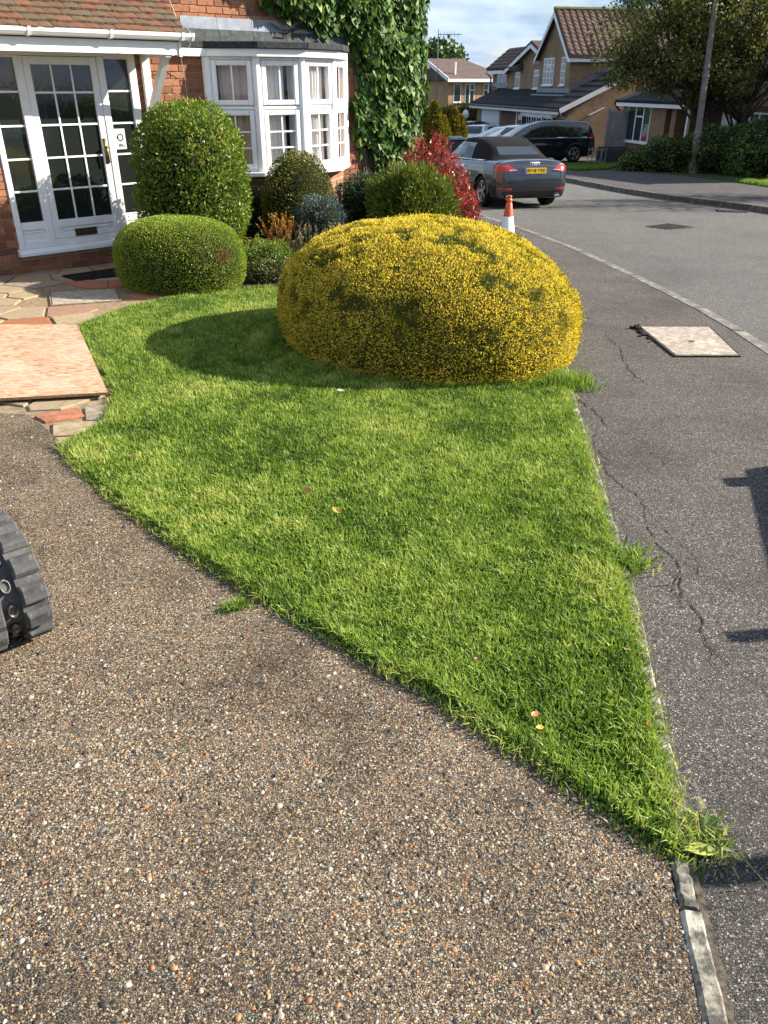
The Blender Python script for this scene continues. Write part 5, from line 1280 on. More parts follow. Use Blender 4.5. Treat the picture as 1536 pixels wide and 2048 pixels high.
# ------------------------------------------------------------------ cars
def cr1(xs, ys, x):       # smooth interpolation through stations
    return float(np.interp(x, xs, ys))
class Car:
    def __init__(s, name, label, loc, az, paint, L, W, st, gh, wheels, wr, group=None, top_mat=None, tw=.205, pitch=True, z_off=0.0):
        """st: stations (x, half width, z bottom, z belt, z top); gh: greenhouse stations (x, half width at belt, half width at roof, z belt, z roof)"""
        s.root = empty(name, (loc[0], loc[1], loc[2]), 0, label, 'car', group)
        h = Vector((math.sin(az), math.cos(az), 0)); up = Vector((0, SLOPE, 1)).normalized()
        if not pitch: up = Vector((0, 0, 1))
        h = (h - up * h.dot(up)).normalized(); lf = up.cross(h)
        s.root.matrix_world = Matrix.Translation(loc) @ Matrix(((h.x, lf.x, up.x), (h.y, lf.y, up.y), (h.z, lf.z, up.z))).to_4x4()
        s.V = []; s.F = []; s.paint = paint
        xs = [q[0] for q in st]; x_ = list(np.linspace(xs[0], xs[-1], 84))
        x_ = sorted(set(x_ + [q[0] for q in st])); 
        def sm(col):
            c_ = np.interp(x_, xs, [q[col] for q in st]); k = np.array([1, 2, 3, 2, 1]) / 9
            p = np.pad(c_, 2, mode='edge'); return np.convolve(p, k, 'valid')
        hw, zb, zl, zt = sm(1), sm(2), sm(3), sm(4)
        s.hwf = lambda x: np.interp(x, x_, hw)
        def sect(i):
            w, b, l, t = hw[i], zb[i], zl[i], zt[i]; m = b + (l - b) * .5
            P = [(0, b), (.78 * w, b), (.93 * w, b + .03), (.975 * w, b + (l - b) * .22), (1.0 * w, m), (.99 * w, b + (l - b) * .74), (.965 * w, l - .035), (.93 * w, l), (.80 * w, l + (t - l) * .55), (.5 * w, t - .008), (0, t)]
            return P
        sec = [sect(i) for i in range(len(x_))]
        fine = []
        for P in sec:
            Q = np.array([(-P[1][0], P[1][1])] + P + [(-P[-2][0], P[-2][1])]); out = []
            for k in range(1, len(Q) - 2):
                for t in (0, .34, .67):
                    a, b, c_, d = Q[k - 1:k + 3]; out.append(.5 * (2 * b + (c_ - a) * t + (2 * a - 5 * b + 4 * c_ - d) * t * t + (3 * b - a - 3 * c_ + d) * t ** 3))
            out.append(Q[-2]); fine.append(out)
        m_ = len(fine[0]); ring = 2 * (m_ - 1)
        V = []
        for i, x in enumerate(x_):
            R_ = [(x, y, z) for y, z in fine[i]] + [(x, -y, z) for y, z in reversed(fine[i][1:-1])]
            V += R_
        F = []
        arch = wr + .045
        wx = [(a, wr) for a in wheels]
        for i in range(len(x_) - 1):
            for k in range(ring):
                k2 = (k + 1) % ring; q = (i * ring + k, (i + 1) * ring + k, (i + 1) * ring + k2, i * ring + k2)
                c_ = np.mean([V[j] for j in q], axis=0)
                if abs(c_[1]) > .45 * W / 2 + .15 and any((c_[0] - a) ** 2 + (c_[2] - r) ** 2 < arch ** 2 for a, r in wx): continue
                F.append(q)
        F.append(tuple(range(ring - 1, -1, -1)) if False else tuple(range(ring))); F.append(tuple(reversed(range((len(x_) - 1) * ring, len(x_) * ring))))
        mb = MB(); mb._add(V, F); s.body = mb.obj('body', s.root, paint, smooth=True)
        # greenhouse
        gx = [q[0] for q in gh]; g_ = list(np.linspace(gx[0], gx[-1], 40))
        def sg(col):
            c_ = np.interp(g_, gx, [q[col] for q in gh]); k = np.array([1, 2, 1]) / 4; p = np.pad(c_, 1, mode='edge'); return np.convolve(p, k, 'valid')
        a, b, l, t = sg(1), sg(2), sg(3), sg(4); V2 = []; ring2 = 13 * 2
        for i, x in enumerate(g_):
            H_ = max(t[i] - l[i], .004); P = []
            base = [(a[i], l[i] - .06), (a[i], l[i]), (a[i] + (b[i] - a[i]) * .35 + .012, l[i] + H_ * .35), (a[i] + (b[i] - a[i]) * .72 + .014, l[i] + H_ * .70), (b[i], l[i] + H_ * .88), (b[i] * .93, l[i] + H_ * .955), (b[i] * .75, l[i] + H_ * .99), (b[i] * .4, l[i] + H_), (0, l[i] + H_ * 1.003)]
            pts = [(x, y, z) for y, z in base] + [(x, -y, z) for y, z in reversed(base[:-1])]
            V2 += pts; ring2 = len(pts)
        F2 = [(i * ring2 + k, (i + 1) * ring2 + k, (i + 1) * ring2 + k + 1, i * ring2 + k + 1) for i in range(len(g_) - 1) for k in range(ring2 - 1)]
        F2 += [tuple(range(ring2)), tuple(reversed(range((len(g_) - 1) * ring2, len(g_) * ring2)))]
        mb = MB(); mb._add(V2, F2); s.top = mb.obj('soft_top' if top_mat else 'cabin', s.root, top_mat or paint, smooth=True)
        s.bvh = BVHTree.FromPolygons([Vector(v) for v in V + V2], [tuple(f) for f in F] + [tuple(i + len(V) for i in f) for f in F2])
        # wheels in dark wells
        for a_ in wheels:
            mbw = MB()
            for sd_ in (1, -1):
                y = sd_ * (s.hwf(a_) * .985 - tw / 2 - .012)
                My = Matrix.Translation((a_, y, wr)) @ Matrix.Rotation(R(90), 4, 'X')
                if sd_ < 0: My = Matrix.Translation((a_, y, wr)) @ Matrix.Rotation(R(-90), 4, 'X')
                # local +z of My points to -y for sd>0: flip so that +z is outwards
                My = Matrix.Translation((a_, y, wr)) @ Matrix.Rotation(R(-90 * sd_), 4, 'X')
                mb = MB(); h2 = tw / 2; ri = wr * .70
                mb.lathe([(ri, -h2), (wr * .96, -h2), (wr, -h2 * .75), (wr, h2 * .75), (wr * .96, h2), (ri + .01, h2), (ri, h2 - .02)], 32, 0, My); wh = mb.obj('wheel', s.root, M['tyre'], smooth=True)
                mb = MB(); mb.lathe([(ri, -h2), (ri, h2 - .015), (ri - .012, h2 - .01), (ri - .022, h2 - .03), (ri - .03, -h2 * .2), (0, -h2 * .2)], 28, 0, My)
                for k in range(10):
                    w = 2 * math.pi * (k // 2) / 5 + (.16 if k % 2 else -.16); c_, s_ = math.cos(w), math.sin(w); w2 = 2 * math.pi * (k // 2) / 5
                    p0 = Vector((.05 * math.cos(w2), .05 * math.sin(w2), h2 - .03)); p1 = Vector(((ri - .02) * c_, (ri - .02) * s_, h2 - .028)); d_ = (p1 - p0).normalized(); n_ = Vector((-d_.y, d_.x, 0)) * .014
                    mb.hexa([My @ q for q in (p0 - n_ - Vector((0, 0, .02)), p1 - n_ - Vector((0, 0, .02)), p1 + n_ - Vector((0, 0, .02)), p0 + n_ - Vector((0, 0, .02)), p0 - n_, p1 - n_, p1 + n_, p0 + n_)])
                mb.lathe([(.06, h2 - .045), (.055, h2 - .02), (0, h2 - .018)], 14, 0, My); rim_back = mb.obj('rim', wh, M['alloy'])
                mb = MB(); mb.lathe([(ri - .035, -h2 * .15), (0, -h2 * .15)], 20, 0, My); mb.obj('brake_disc', wh, M['well'])
                # lip of the wheel arch
                lip = []
                yy = sd_ * s.hwf(a_)
                for k in range(25):
                    w = math.pi * (-.06 + 1.12 * k / 24); X = a_ + arch * math.cos(w); lip.append((X, sd_ * (float(s.hwf(X)) * .985), wr + arch * math.sin(w)))
                mbl = MB(); mbl.tube(lip, .020, 6); mbl.obj('wheel_arch', s.root, paint, smooth=True)
                o_ = []; n = 25
                V3 = []; F3 = []
                for k in range(n):
                    w = math.pi * (-.06 + 1.12 * k / 24); X, Z = a_ + arch * math.cos(w), wr + arch * math.sin(w)
                    V3 += [(X, sd_ * float(s.hwf(X)) * .975, Z), (X, sd_ * (s.hwf(a_) - .30), Z)]
                    if k: F3.append((2 * k - 2, 2 * k - 1, 2 * k + 1, 2 * k))
                V3.append((a_, sd_ * (s.hwf(a_) - .30), wr)); F3 += [(2 * k - 1, len(V3) - 1, 2 * k + 1) for k in range(1, n)]
                mbw._add(V3, F3)
            mbw.obj('wheel_well', s.root, M['well'])
    def patch(s, name, c4, axis, mat, off=.006, nu=10, nv=6, parent=None, thick=.0, flip=False):
        """a panel that follows the body: four corners seen along an axis ('L', 'R', 'B' back, 'F' front, 'T' top)"""
        d = {'L': (0, -1, 0), 'R': (0, 1, 0), 'B': (1, 0, 0), 'F': (-1, 0, 0), 'T': (0, 0, -1)}[axis]; d = Vector(d)
        V = []; ok = []; F = []
        for i in range(nu + 1):
            for j in range(nv + 1):
                a, b = i / nu, j / nv
                p = np.array(c4[0]) * (1 - a) * (1 - b) + np.array(c4[1]) * a * (1 - b) + np.array(c4[2]) * a * b + np.array(c4[3]) * (1 - a) * b
                o = Vector((p[0], 0, p[1])) if axis in 'LR' else (Vector((0, p[0], p[1])) if axis in 'BF' else Vector((p[0], p[1], 0)))
                hit = s.bvh.ray_cast(o - d * 5, d)
                if hit[0] is None: V.append((0, 0, 0)); ok.append(False); continue
                V.append(tuple(hit[0] - d * off)); ok.append(True)
        for i in range(nu):
            for j in range(nv):
                q = (i * (nv + 1) + j, (i + 1) * (nv + 1) + j, (i + 1) * (nv + 1) + j + 1, i * (nv + 1) + j + 1)
                if all(ok[k] for k in q): F.append(q)
        mb = MB(); mb._add(V, F); me = mb.mesh(name, mat, smooth=True)
        bm = bmesh.new(); bm.from_mesh(me)
        bmesh.ops.delete(bm, geom=[v for v in bm.verts if not v.link_faces], context='VERTS')
        bm.normal_update()
        if sum((f.normal.dot(d) * f.calc_area() for f in bm.faces)) > 0: bmesh.ops.reverse_faces(bm, faces=bm.faces)
        bm.to_mesh(me); bm.free()
        return link(name, me, parent or s.root)
    def box(s, name, a, b, mat, bevel=.01, parent=None):
        mb = MB(); mb.box(a, b); return mb.obj(name, parent or s.root, mat, bevel=bevel)

# grey convertible
Z_ROAD = -.11
ax = Vector((2.60, 20.42)); 
au = Car('parked_convertible', 'gunmetal grey convertible with black fabric roof parked at the near kerb', (ax.x, ax.y, gz(ax.y) + Z_ROAD), R(-17), M['paint_grey'], 4.42, 1.80,
    [(-2.21, .66, .36, .72, .78), (-2.18, .74, .28, .80, .92), (-2.10, .82, .22, .86, .965), (-1.95, .865, .20, .90, .985), (-1.5, .89, .19, .93, 1.0), (-1.0, .895, .18, .93, .985), (0, .90, .18, .92, .96), (.8, .90, .18, .90, .97), (1.3, .895, .18, .86, .92), (1.7, .88, .19, .80, .84), (2.0, .82, .20, .70, .74), (2.15, .72, .24, .60, .65), (2.21, .60, .34, .52, .56)],
    [(-1.62, .66, .40, .97, .985), (-1.35, .76, .50, .955, 1.10), (-1.0, .80, .56, .95, 1.27), (-.6, .82, .59, .94, 1.365), (-.1, .82, .60, .94, 1.405), (.30, .82, .585, .94, 1.385), (.60, .815, .56, .94, 1.29), (.95, .80, .60, .94, 1.12), (1.25, .78, .66, .93, .965)],
    (-1.35, 1.27), .325, top_mat=M['canvas'])
au.patch('rear_window', [(-.50, 1.06), (.50, 1.06), (.44, 1.215), (-.44, 1.215)], 'B', M['car_glass'], .008, 14, 5)
for sd, ax_ in ((1, 'L'), (-1, 'R')): au.patch('side_window', [(-.62, .965), (.86, .965), (.42, 1.30), (-.50, 1.285)], ax_, M['car_glass'], .008, 12, 6)
au.patch('windscreen', [(-.70, 1.0), (.70, 1.0), (.54, 1.34), (-.54, 1.34)], 'F', M['car_glass'], .008, 12, 6)
for sd, ax_ in ((1, 'L'), (-1, 'R')): au.patch('chrome_strip', [(-1.5, .945), (1.0, .945), (1.0, .962), (-1.5, .962)], ax_, M['chrome'], .006, 18, 1)
for sd in (1, -1):
    tl = au.patch('tail_light', [(sd * .40, .775), (sd * .845, .745), (sd * .85, .885), (sd * .60, .885)], 'B', M['lens_red'], .008, 14, 6)
    au.patch('tail_light_wrap', [(-2.16, .75), (-1.98, .80), (-1.98, .88), (-2.12, .885)], 'L' if sd > 0 else 'R', M['lens_red'], .008, 5, 4)
    au.patch('lamp_bar', [(sd * .42, .782), (sd * .60, .776), (sd * .60, .792), (sd * .44, .80)], 'B', M['lens_white'], .012, 6, 1)
    au.patch('reflector', [(sd * .52, .395), (sd * .80, .405), (sd * .81, .435), (sd * .52, .425)], 'B', M['lens_red'], .008, 6, 2)
    au.box('exhaust_tip', (-2.22, sd * .58 - .06, .245), (-2.10, sd * .58 + .06, .295), M['chrome'], .012)
au.patch('diffuser', [(-.64, .225), (.64, .225), (.74, .35), (-.74, .35)], 'B', M['black_plastic'], .010, 14, 4)
au.patch('boot_shut_line', [(-.62, .60), (.62, .60), (.62, .606), (-.62, .606)], 'B', M['black_plastic'], .004, 12, 1)
for sd in (1, -1): au.patch('boot_shut_line', [(sd * .62, .60), (sd * .626, .60), (sd * .645, .76), (sd * .638, .76)], 'B', M['black_plastic'], .004, 1, 4)
pl = au.box('number_plate', (-2.235, -.26, .715), (-2.222, .26, .826), M['plate_yellow'], .002)
au.box('plate_band', (-2.2365, .205, .716), (-2.2345, .258, .825), M['plate_blue'], 0, pl)
text('plate_lettering', 'RV18 YVD', pl, .098, M['ink'], Matrix.Translation((-2.2362, -.026, .770)) @ Matrix.Rotation(R(-90), 4, 'Z') @ Matrix.Rotation(R(90), 4, 'X'), .0006)
mbR = MB()
for k in range(4):
    c_ = [(-2.185, (k - 1.5) * .052 + .034 * math.cos(w), .905 + .034 * math.sin(w)) for w in np.linspace(0, 2 * math.pi, 17)]; mbR.tube(c_, .009, 6, cap=False)
rg = mbR.obj('ring_badge', au.root, M['chrome'], smooth=True)
hitb = au.bvh.ray_cast(Vector((-5, 0, .905)), Vector((1, 0, 0)))
if hitb[0] is not None: rg.location.x = hitb[0].x + 2.185 - .008
for sd in (1, -1):
    mb = MB(); mb.box((.70, sd * .90 - .02, .955), (.80, sd * .90 + sd * .16, 1.085)); mb.obj('door_mirror', au.root, M['paint_grey'], bevel=.03)
au.patch('door_handle', [(-.42, .80), (-.22, .80), (-.22, .825), (-.42, .825)], 'L', M['chrome'], .02, 4, 1)
for x0 in (-.55, .72): au.patch('door_shut_line', [(x0, .34), (x0 + .006, .34), (x0 + .006, .93), (x0, .93)], 'L', M['black_plastic'], .003, 1, 8)

def people_carrier(loc, az):
    c = Car('parked_people_carrier', 'black people carrier parked nose out on the drive of the gabled house', loc, az, M['paint_black'], 4.66, 1.86,
    [(-2.33, .70, .42, .90, .98), (-2.28, .80, .30, .95, 1.02), (-2.1, .88, .24, .98, 1.04), (-1.4, .92, .20, .99, 1.03), (0, .93, .19, .96, 1.0), (1.0, .93, .19, .93, .98), (1.5, .92, .19, .88, .95), (1.9, .88, .20, .80, .87), (2.2, .78, .22, .68, .74), (2.33, .62, .34, .56, .62)],
    [(-2.28, .76, .55, .98, 1.02), (-2.22, .80, .60, .98, 1.36), (-2.1, .82, .63, .98, 1.56), (-1.6, .84, .66, .98, 1.625), (-.6, .85, .68, .96, 1.65), (.2, .85, .67, .95, 1.61), (.75, .84, .64, .94, 1.44), (1.3, .82, .66, .93, 1.12), (1.62, .80, .7, .92, .95)], (-1.36, 1.37), .345)
    for ax_ in 'LR':
        c.patch('side_window', [(.10, 1.0), (.92, 1.0), (.42, 1.46), (.10, 1.52)], ax_, M['car_glass'], .008); c.patch('side_window', [(-.95, 1.0), (.03, 1.0), (.03, 1.52), (-.92, 1.54)], ax_, M['car_glass'], .008); c.patch('side_window', [(-1.92, 1.06), (-1.05, 1.02), (-1.02, 1.53), (-1.80, 1.46)], ax_, M['car_glass'], .008)
        c.patch('quarter_light', [(.99, 1.0), (1.28, 1.0), (1.10, 1.12), (.99, 1.22)], ax_, M['car_glass'], .008, 4, 4)
        c.patch('chrome_strip', [(-1.9, .985), (1.2, .965), (1.2, .978), (-1.9, .998)], ax_, M['chrome'], .006, 16, 1)
        sd = 1 if ax_ == 'L' else -1
        c.patch('tail_light', [(-2.26, .92), (-2.02, .95), (-2.08, 1.12), (-2.24, 1.16)], ax_, M['lens_red'], .012, 5, 5)
        mb = MB(); mb.box((.92, sd * .93 - .02, 1.0), (1.04, sd * .93 + sd * .18, 1.15)); mb.obj('door_mirror', c.root, M['paint_black'], bevel=.03)
        c.patch('headlight', [(1.95, .66), (2.2, .62), (2.15, .74), (1.92, .80)], ax_, M['lens_white'], .012, 4, 4)
    c.patch('windscreen', [(-.70, 1.0), (.70, 1.0), (.60, 1.52), (-.60, 1.52)], 'F', M['car_glass'], .008, 12, 8)
    c.patch('rear_window', [(-.58, 1.08), (.58, 1.08), (.5, 1.5), (-.5, 1.5)], 'B', M['car_glass'], .008)
    return c
people_carrier((6.75, 37.95, gz(37.9) + .0), R(-101))
def hatch(name, label, loc, az, paintm, L, H_, W, group, belt=.92):
    k = L / 4.2; hw = W / 2; zb = .2
    c = Car(name, label, loc, az, paintm, L, W,
    [(-2.1 * k, hw * .78, .40, belt - .1, belt), (-2.05 * k, hw * .88, .28, belt, belt + .04), (-1.8 * k, hw * .97, zb, belt + .02, belt + .06), (-1 * k, hw, zb, belt + .02, belt + .05), (.3 * k, hw, zb, belt, belt + .04), (1.1 * k, hw * .99, zb, belt - .06, belt + .02), (1.6 * k, hw * .95, zb, belt - .14, belt - .08), (1.95 * k, hw * .84, .24, belt - .26, belt - .20), (2.1 * k, hw * .66, .36, belt - .36, belt - .30)],
    [(-2.06 * k, hw * .80, hw * .56, belt, belt + .05), (-1.95 * k, hw * .86, hw * .62, belt, belt + (H_ - belt) * .55), (-1.7 * k, hw * .90, hw * .68, belt, belt + (H_ - belt) * .90), (-1.0 * k, hw * .92, hw * .72, belt, H_ - .01), (-.2 * k, hw * .92, hw * .73, belt, H_), (.4 * k, hw * .91, hw * .70, belt, belt + (H_ - belt) * .82), (.9 * k, hw * .89, hw * .72, belt, belt + (H_ - belt) * .42), (1.25 * k, hw * .86, hw * .76, belt - .02, belt + .03)], (-1.25 * k, 1.28 * k), .31)
    t = belt + (H_ - belt) * .80; t0 = belt + .06
    for ax_ in 'LR':
        c.patch('side_window', [(-.35 * k, t0), (.72 * k, t0), (.25 * k, t), (-.35 * k, t)], ax_, M['car_glass'], .008); c.patch('side_window', [(-1.5 * k, t0 + .04), (-.42 * k, t0), (-.42 * k, t), (-1.35 * k, t - .03)], ax_, M['car_glass'], .008)
        c.patch('tail_light', [(-2.03 * k, belt - .15), (-1.85 * k, belt - .12), (-1.86 * k, belt + .03), (-2.0 * k, belt + .04)], ax_, M['lens_red'], .010, 4, 4)
        c.patch('headlight', [(1.6 * k, belt - .24), (1.98 * k, belt - .34), (1.92 * k, belt - .24), (1.6 * k, belt - .12)], ax_, M['lens_white'], .010, 4, 4)
        sd = 1 if ax_ == 'L' else -1
        c.patch('tail_lamp', [(sd * hw * .62, belt - .16), (sd * hw * .86, belt - .16), (sd * hw * .84, belt + .02), (sd * hw * .66, belt + .02)], 'B', M['lens_red'], .010, 5, 4)
        c.patch('headlamp', [(sd * hw * .42, belt - .42), (sd * hw * .74, belt - .38), (sd * hw * .80, belt - .26), (sd * hw * .5, belt - .32)], 'F', M['lens_white'], .010, 5, 4)
        mb = MB(); mb.box((.62 * k, sd * hw - .02, belt + .04), (.72 * k, sd * hw + sd * .16, belt + .16)); mb.obj('door_mirror', c.root, paintm, bevel=.025)
    c.patch('windscreen', [(-hw * .74, belt + .06), (hw * .74, belt + .06), (hw * .62, t + .03), (-hw * .62, t + .03)], 'F', M['car_glass'], .008, 12, 8)
    c.patch('rear_window', [(-hw * .66, belt + .10), (hw * .66, belt + .10), (hw * .56, t + .02), (-hw * .56, t + .02)], 'B', M['car_glass'], .008, 12, 6)
    mb = MB(); mb.tube([(-1.35 * k, 0, H_ - .02), (-1.47 * k, 0, H_ + .10)], .012, 5); mb.obj('aerial', c.root, M['black_plastic'])
    return c
hatch('parked_silver_car', 'pale silver car parked nose out beside the black people carrier', (5.75, 40.9, gz(40.9)), R(-104), M['paint_silver'], 4.6, 1.46, 1.80, None)
hatch('parked_hatchback', 'small white hatchback seen from behind, parked by the red front door', (5.45, 47.2, gz(47.2)), R(28), M['paint_white'], 3.6, 1.46, 1.66, None)
hatch('parked_estate', 'dark plum-grey car parked in front of the white garage door', (5.7, 53.2, gz(53.2)), R(48), M['paint_brown'], 4.5, 1.62, 1.84, None, .98)
# unseen pickup at the far kerb, added for its reflection in the door glass
pk = Car('parked_pickup', 'steel blue pickup parked at the far kerb, seen only as a reflection', (7.9, 4.7, gz(4.7) + Z_ROAD), R(3), M['paint_blue'], 4.6, 1.8,
    [(-2.3, .80, .45, .78, .82), (-2.2, .88, .35, .82, .84), (-1, .90, .28, .84, .86), (.2, .90, .26, .95, .98), (1.0, .90, .26, .95, 1.02), (1.6, .88, .28, .90, .98), (2.1, .80, .32, .78, .84), (2.3, .66, .40, .62, .66)],
    [(-1.0, .80, .60, .90, .92), (-.92, .82, .66, .92, 1.45), (-.6, .83, .70, .93, 1.62), (.0, .83, .70, .95, 1.62), (.45, .82, .68, .96, 1.42), (.95, .80, .70, .97, 1.02)], (-1.35, 1.4), .36)
for ax_ in 'LR':
    pk.patch('side_window', [(-.72, 1.0), (.55, 1.0), (.22, 1.42), (-.68, 1.46)], ax_, M['car_glass'], .008)
    sd = 1 if ax_ == 'L' else -1
    mb = MB(); mb.box((.62, sd * .90 - .02, 1.0), (.74, sd * .90 + sd * .24, 1.22)); mb.obj('door_mirror', pk.root, M['black_plastic'], bevel=.03)
pk.patch('windscreen', [(-.72, 1.05), (.72, 1.05), (.62, 1.5), (-.62, 1.5)], 'F', M['car_glass'], .008)

# ------------------------------------------------------------------ houses across the street
class Far:
    """a house in its own frame: s runs along the front away from the camera, b back from the front"""
    def __init__(s, name, label, corner, az_front, z0):
        a = az_front; s.ds = Vector((math.sin(a), math.cos(a), 0)); s.db = Vector((math.sin(a + math.pi / 2), math.cos(a + math.pi / 2), 0))
        s.root = empty(name, (corner[0], corner[1], z0), 0, label, 'house'); s.z0 = z0
    def P(s, u, b, z): v = s.ds * u + s.db * b; return (v.x, v.y, z - s.z0)
    def box(s, name, u0, u1, b0, b1, z0, z1, mat, parent=None, bevel=0):
        mb = MB(); mb.hexa([s.P(u0, b0, z0), s.P(u0, b1, z0), s.P(u1, b1, z0), s.P(u1, b0, z0), s.P(u0, b0, z1), s.P(u0, b1, z1), s.P(u1, b1, z1), s.P(u1, b0, z1)])
        return mb.obj(name, parent or s.root, mat, bevel=bevel)
    def prism(s, name, pts, d, mat, parent=None):
        mb = MB(); mb.prism([s.P(*p) for p in pts], Vector(s.P(*d)) - Vector(s.P(0, 0, 0))); o = mb.obj(name, parent or s.root, mat)
        bm = bmesh.new(); bm.from_mesh(o.data); bmesh.ops.recalc_face_normals(bm, faces=bm.faces); bm.to_mesh(o.data); bm.free(); return o
    def window(s, u0, u1, z0, z1, b, lights=(.5,), toprow=None, face='front', u=None, grid=0):
        """front window in the plane b (face 'front'), or on the near side wall at s = u (face 'side', u0/u1 then run along b)"""
        def bx(nm, a0, a1, d0, d1, c0, c1, mat, par):
            if face == 'front': return s.box(nm, a0, a1, b - d1, b - d0, c0, c1, mat, par)
            return s.box(nm, u - d1, u - d0, a0, a1, c0, c1, mat, par)
        fr = MB(); t = .055
        w = bx('window', u0, u1, -.02, .02, z0, z1, M['white_far'], s.root)
        edges = [0] + [l for l in lights] + [1]
        for k in range(len(edges) - 1):
            a0 = u0 + (u1 - u0) * edges[k] + t; a1 = u0 + (u1 - u0) * edges[k + 1] - t
            if toprow and k in toprow:
                zm = z1 - (z1 - z0) * .30
                bx('pane', a0, a1, .021, .027, zm + t * .6, z1 - t, M['far_glass'], w); bx('pane', a0, a1, .021, .027, z0 + t, zm - t * .6, M['far_glass'], w)
            else: bx('pane', a0, a1, .021, .027, z0 + t, z1 - t, M['far_glass'], w)
            if grid:
                for g_ in range(1, grid): zz = z0 + (z1 - z0) * g_ / grid; bx('glazing_bar', a0, a1, .028, .036, zz - .018, zz + .018, M['white_far'], w)
                am = (a0 + a1) / 2; bx('glazing_bar', am - .015, am + .015, .0285, .0365, z0 + t, z1 - t, M['white_far'], w)
        bx('sill', u0 - .05, u1 + .05, .0, .09, z0 - .06, z0, M['white_far'], w); return w
    def gable(s, u0, u1, b0, b1, z0, ze, za, over=.22, tile=None, tiles=True, wall=None):
        """block with its gable in the front plane and the ridge running back"""
        um = (u0 + u1) / 2
        w = s.prism('wall', [(u0, b0, z0), (u1, b0, z0), (u1, b0, ze), (um, b0, za), (u0, b0, ze)], (0, b1 - b0, 0), wall or M['bw_buff'])
        k = (za - ze) / (um - u0)
        for sd in (-1, 1):
            ue = um + sd * ((u1 - u0) / 2 + over); zz = ze - over * k
            rf = s.prism('roof', [(um, b0 - over, za + .03), (ue, b0 - over, zz + .03), (ue, b0 - over, zz + .13), (um, b0 - over, za + .15)], (0, b1 - b0 + over * 2, 0), tile or M['pantile'])
            s.prism('bargeboard', [(um, b0 - over - .035, za + .06), (ue, b0 - over - .035, zz + .06), (ue, b0 - over - .035, zz - .14), (um, b0 - over - .035, za - .16)], (0, .03, 0), M['white_far'])
            s.prism('fascia', [(ue - sd * .02, b0 - over, zz + .03), (ue - sd * .05, b0 - over, zz + .03), (ue - sd * .05, b0 - over, zz - .13), (ue - sd * .02, b0 - over, zz - .13)], (0, b1 - b0 + over, 0), M['white_far'])
            if tiles:      # rows of single-lap tiles lying proud of the slope
                rows = tiles if isinstance(tiles, int) and tiles > 1 else 9
                sl = math.hypot(ue - um, za - zz)
                for r in range(rows):
                    mb = MB(); t0, t1 = r / rows, (r + 1.06) / rows; n = int((b1 - b0 + over * 2) / .34)
                    for i in range(n):
                        bb = b0 - over + (b1 - b0 + over * 2) * i / n; bw_ = (b1 - b0 + over * 2) / n
                        zf = lambda t: zz + (za - zz) * t; uf = lambda t: ue + (um - ue) * t
                        q = []
                        prof = [(0, .155), (.22, .20), (.50, .205), (.72, .16), (1.0, .150)]
                        for (f0, h0), (f1, h1) in zip(prof, prof[1:]):
                            mb._add([s.P(uf(t0), bb + bw_ * f0, zf(t0) + h0 + .035), s.P(uf(t0), bb + bw_ * f1, zf(t0) + h1 + .035), s.P(uf(min(1, t1)), bb + bw_ * f1, zf(min(1, t1)) + h1), s.P(uf(min(1, t1)), bb + bw_ * f0, zf(min(1, t1)) + h0)], [(0, 1, 2, 3) if sd < 0 else (3, 2, 1, 0)])
                            mb._add([s.P(uf(t0), bb + bw_ * f0, zf(t0) + .12), s.P(uf(t0), bb + bw_ * f1, zf(t0) + .12), s.P(uf(t0), bb + bw_ * f1, zf(t0) + h1 + .035), s.P(uf(t0), bb + bw_ * f0, zf(t0) + h0 + .035)], [(0, 1, 2, 3) if sd < 0 else (3, 2, 1, 0)])
                    mb.obj('tile_course', rf, tile or M['pantile'])
        mb = MB(); mb.tube([s.P(um, b0 - over - .03, za + .19), s.P(um, b1 + over, za + .19)], .10, 8); mb.obj('ridge', s.root, M['ridge'])
        return w
M['pantile'] = plain('brown_concrete_tiles', (.10, .062, .048), .75, 0, .35, 5, .006)
M['ridge'] = plain('mossy_ridge', (.17, .15, .07), .9, 0, .35, 6)
M['far_tile'] = plain('plum_brown_roof', (.12, .085, .072), .85, 0, .2, 3, .01)
M['garage'] = plain('white_garage_door', (.60, .62, .66), .5, 0, .05)

# house with the tall gable
h2 = Far('gabled_house', 'buff brick house with tall tiled gable, lean-to roof and red front door', (8.56, 42.0), R(-11.6), -1.62)
EZ = .50
h2.box('wall', 0, 14.2, .22, 9.5, -1.75, EZ + .02, M['bw_buff'])
# lean-to roof along the front, its near verge on the side wall
h2.prism('lean_to_roof', [(-.18, -.25, EZ + .02), (-.18, 3.6, EZ + 1.72), (-.18, 3.6, EZ + 1.84), (-.18, -.25, EZ + .14)], (14.6, 0, 0), M['slate_far'])
h2.prism('wall', [(0.02, .24, EZ), (0.02, 3.6, EZ), (0.02, 3.6, EZ + 1.72), (.02, .24, EZ + .22)], (.3, 0, 0), M['bw_buff'])
h2.prism('bargeboard', [(-.205, -.30, EZ - .10), (-.205, -.30, EZ + .13), (-.205, 3.6, EZ + 1.83), (-.205, 3.6, EZ + 1.62)], (.03, 0, 0), M['white_far'])
for k in range(7):
    b0 = -.2 + k * .53; mb = MB(); t = b0 / 3.85
    h2.prism('slate_course', [(-.16, b0, EZ + .16 + (b0 + .25) * .4416), (-.16, b0 + .55, EZ + .135 + (b0 + .80) * .4416), (-.16, b0 + .55, EZ + .10 + (b0 + .80) * .4416), (-.16, b0, EZ + .12 + (b0 + .25) * .4416)], (14.5, 0, 0), M['slate_far'])
h2.box('fascia', 0, 14.3, -.28, -.25, EZ - .13, EZ + .06, M['white_far'])
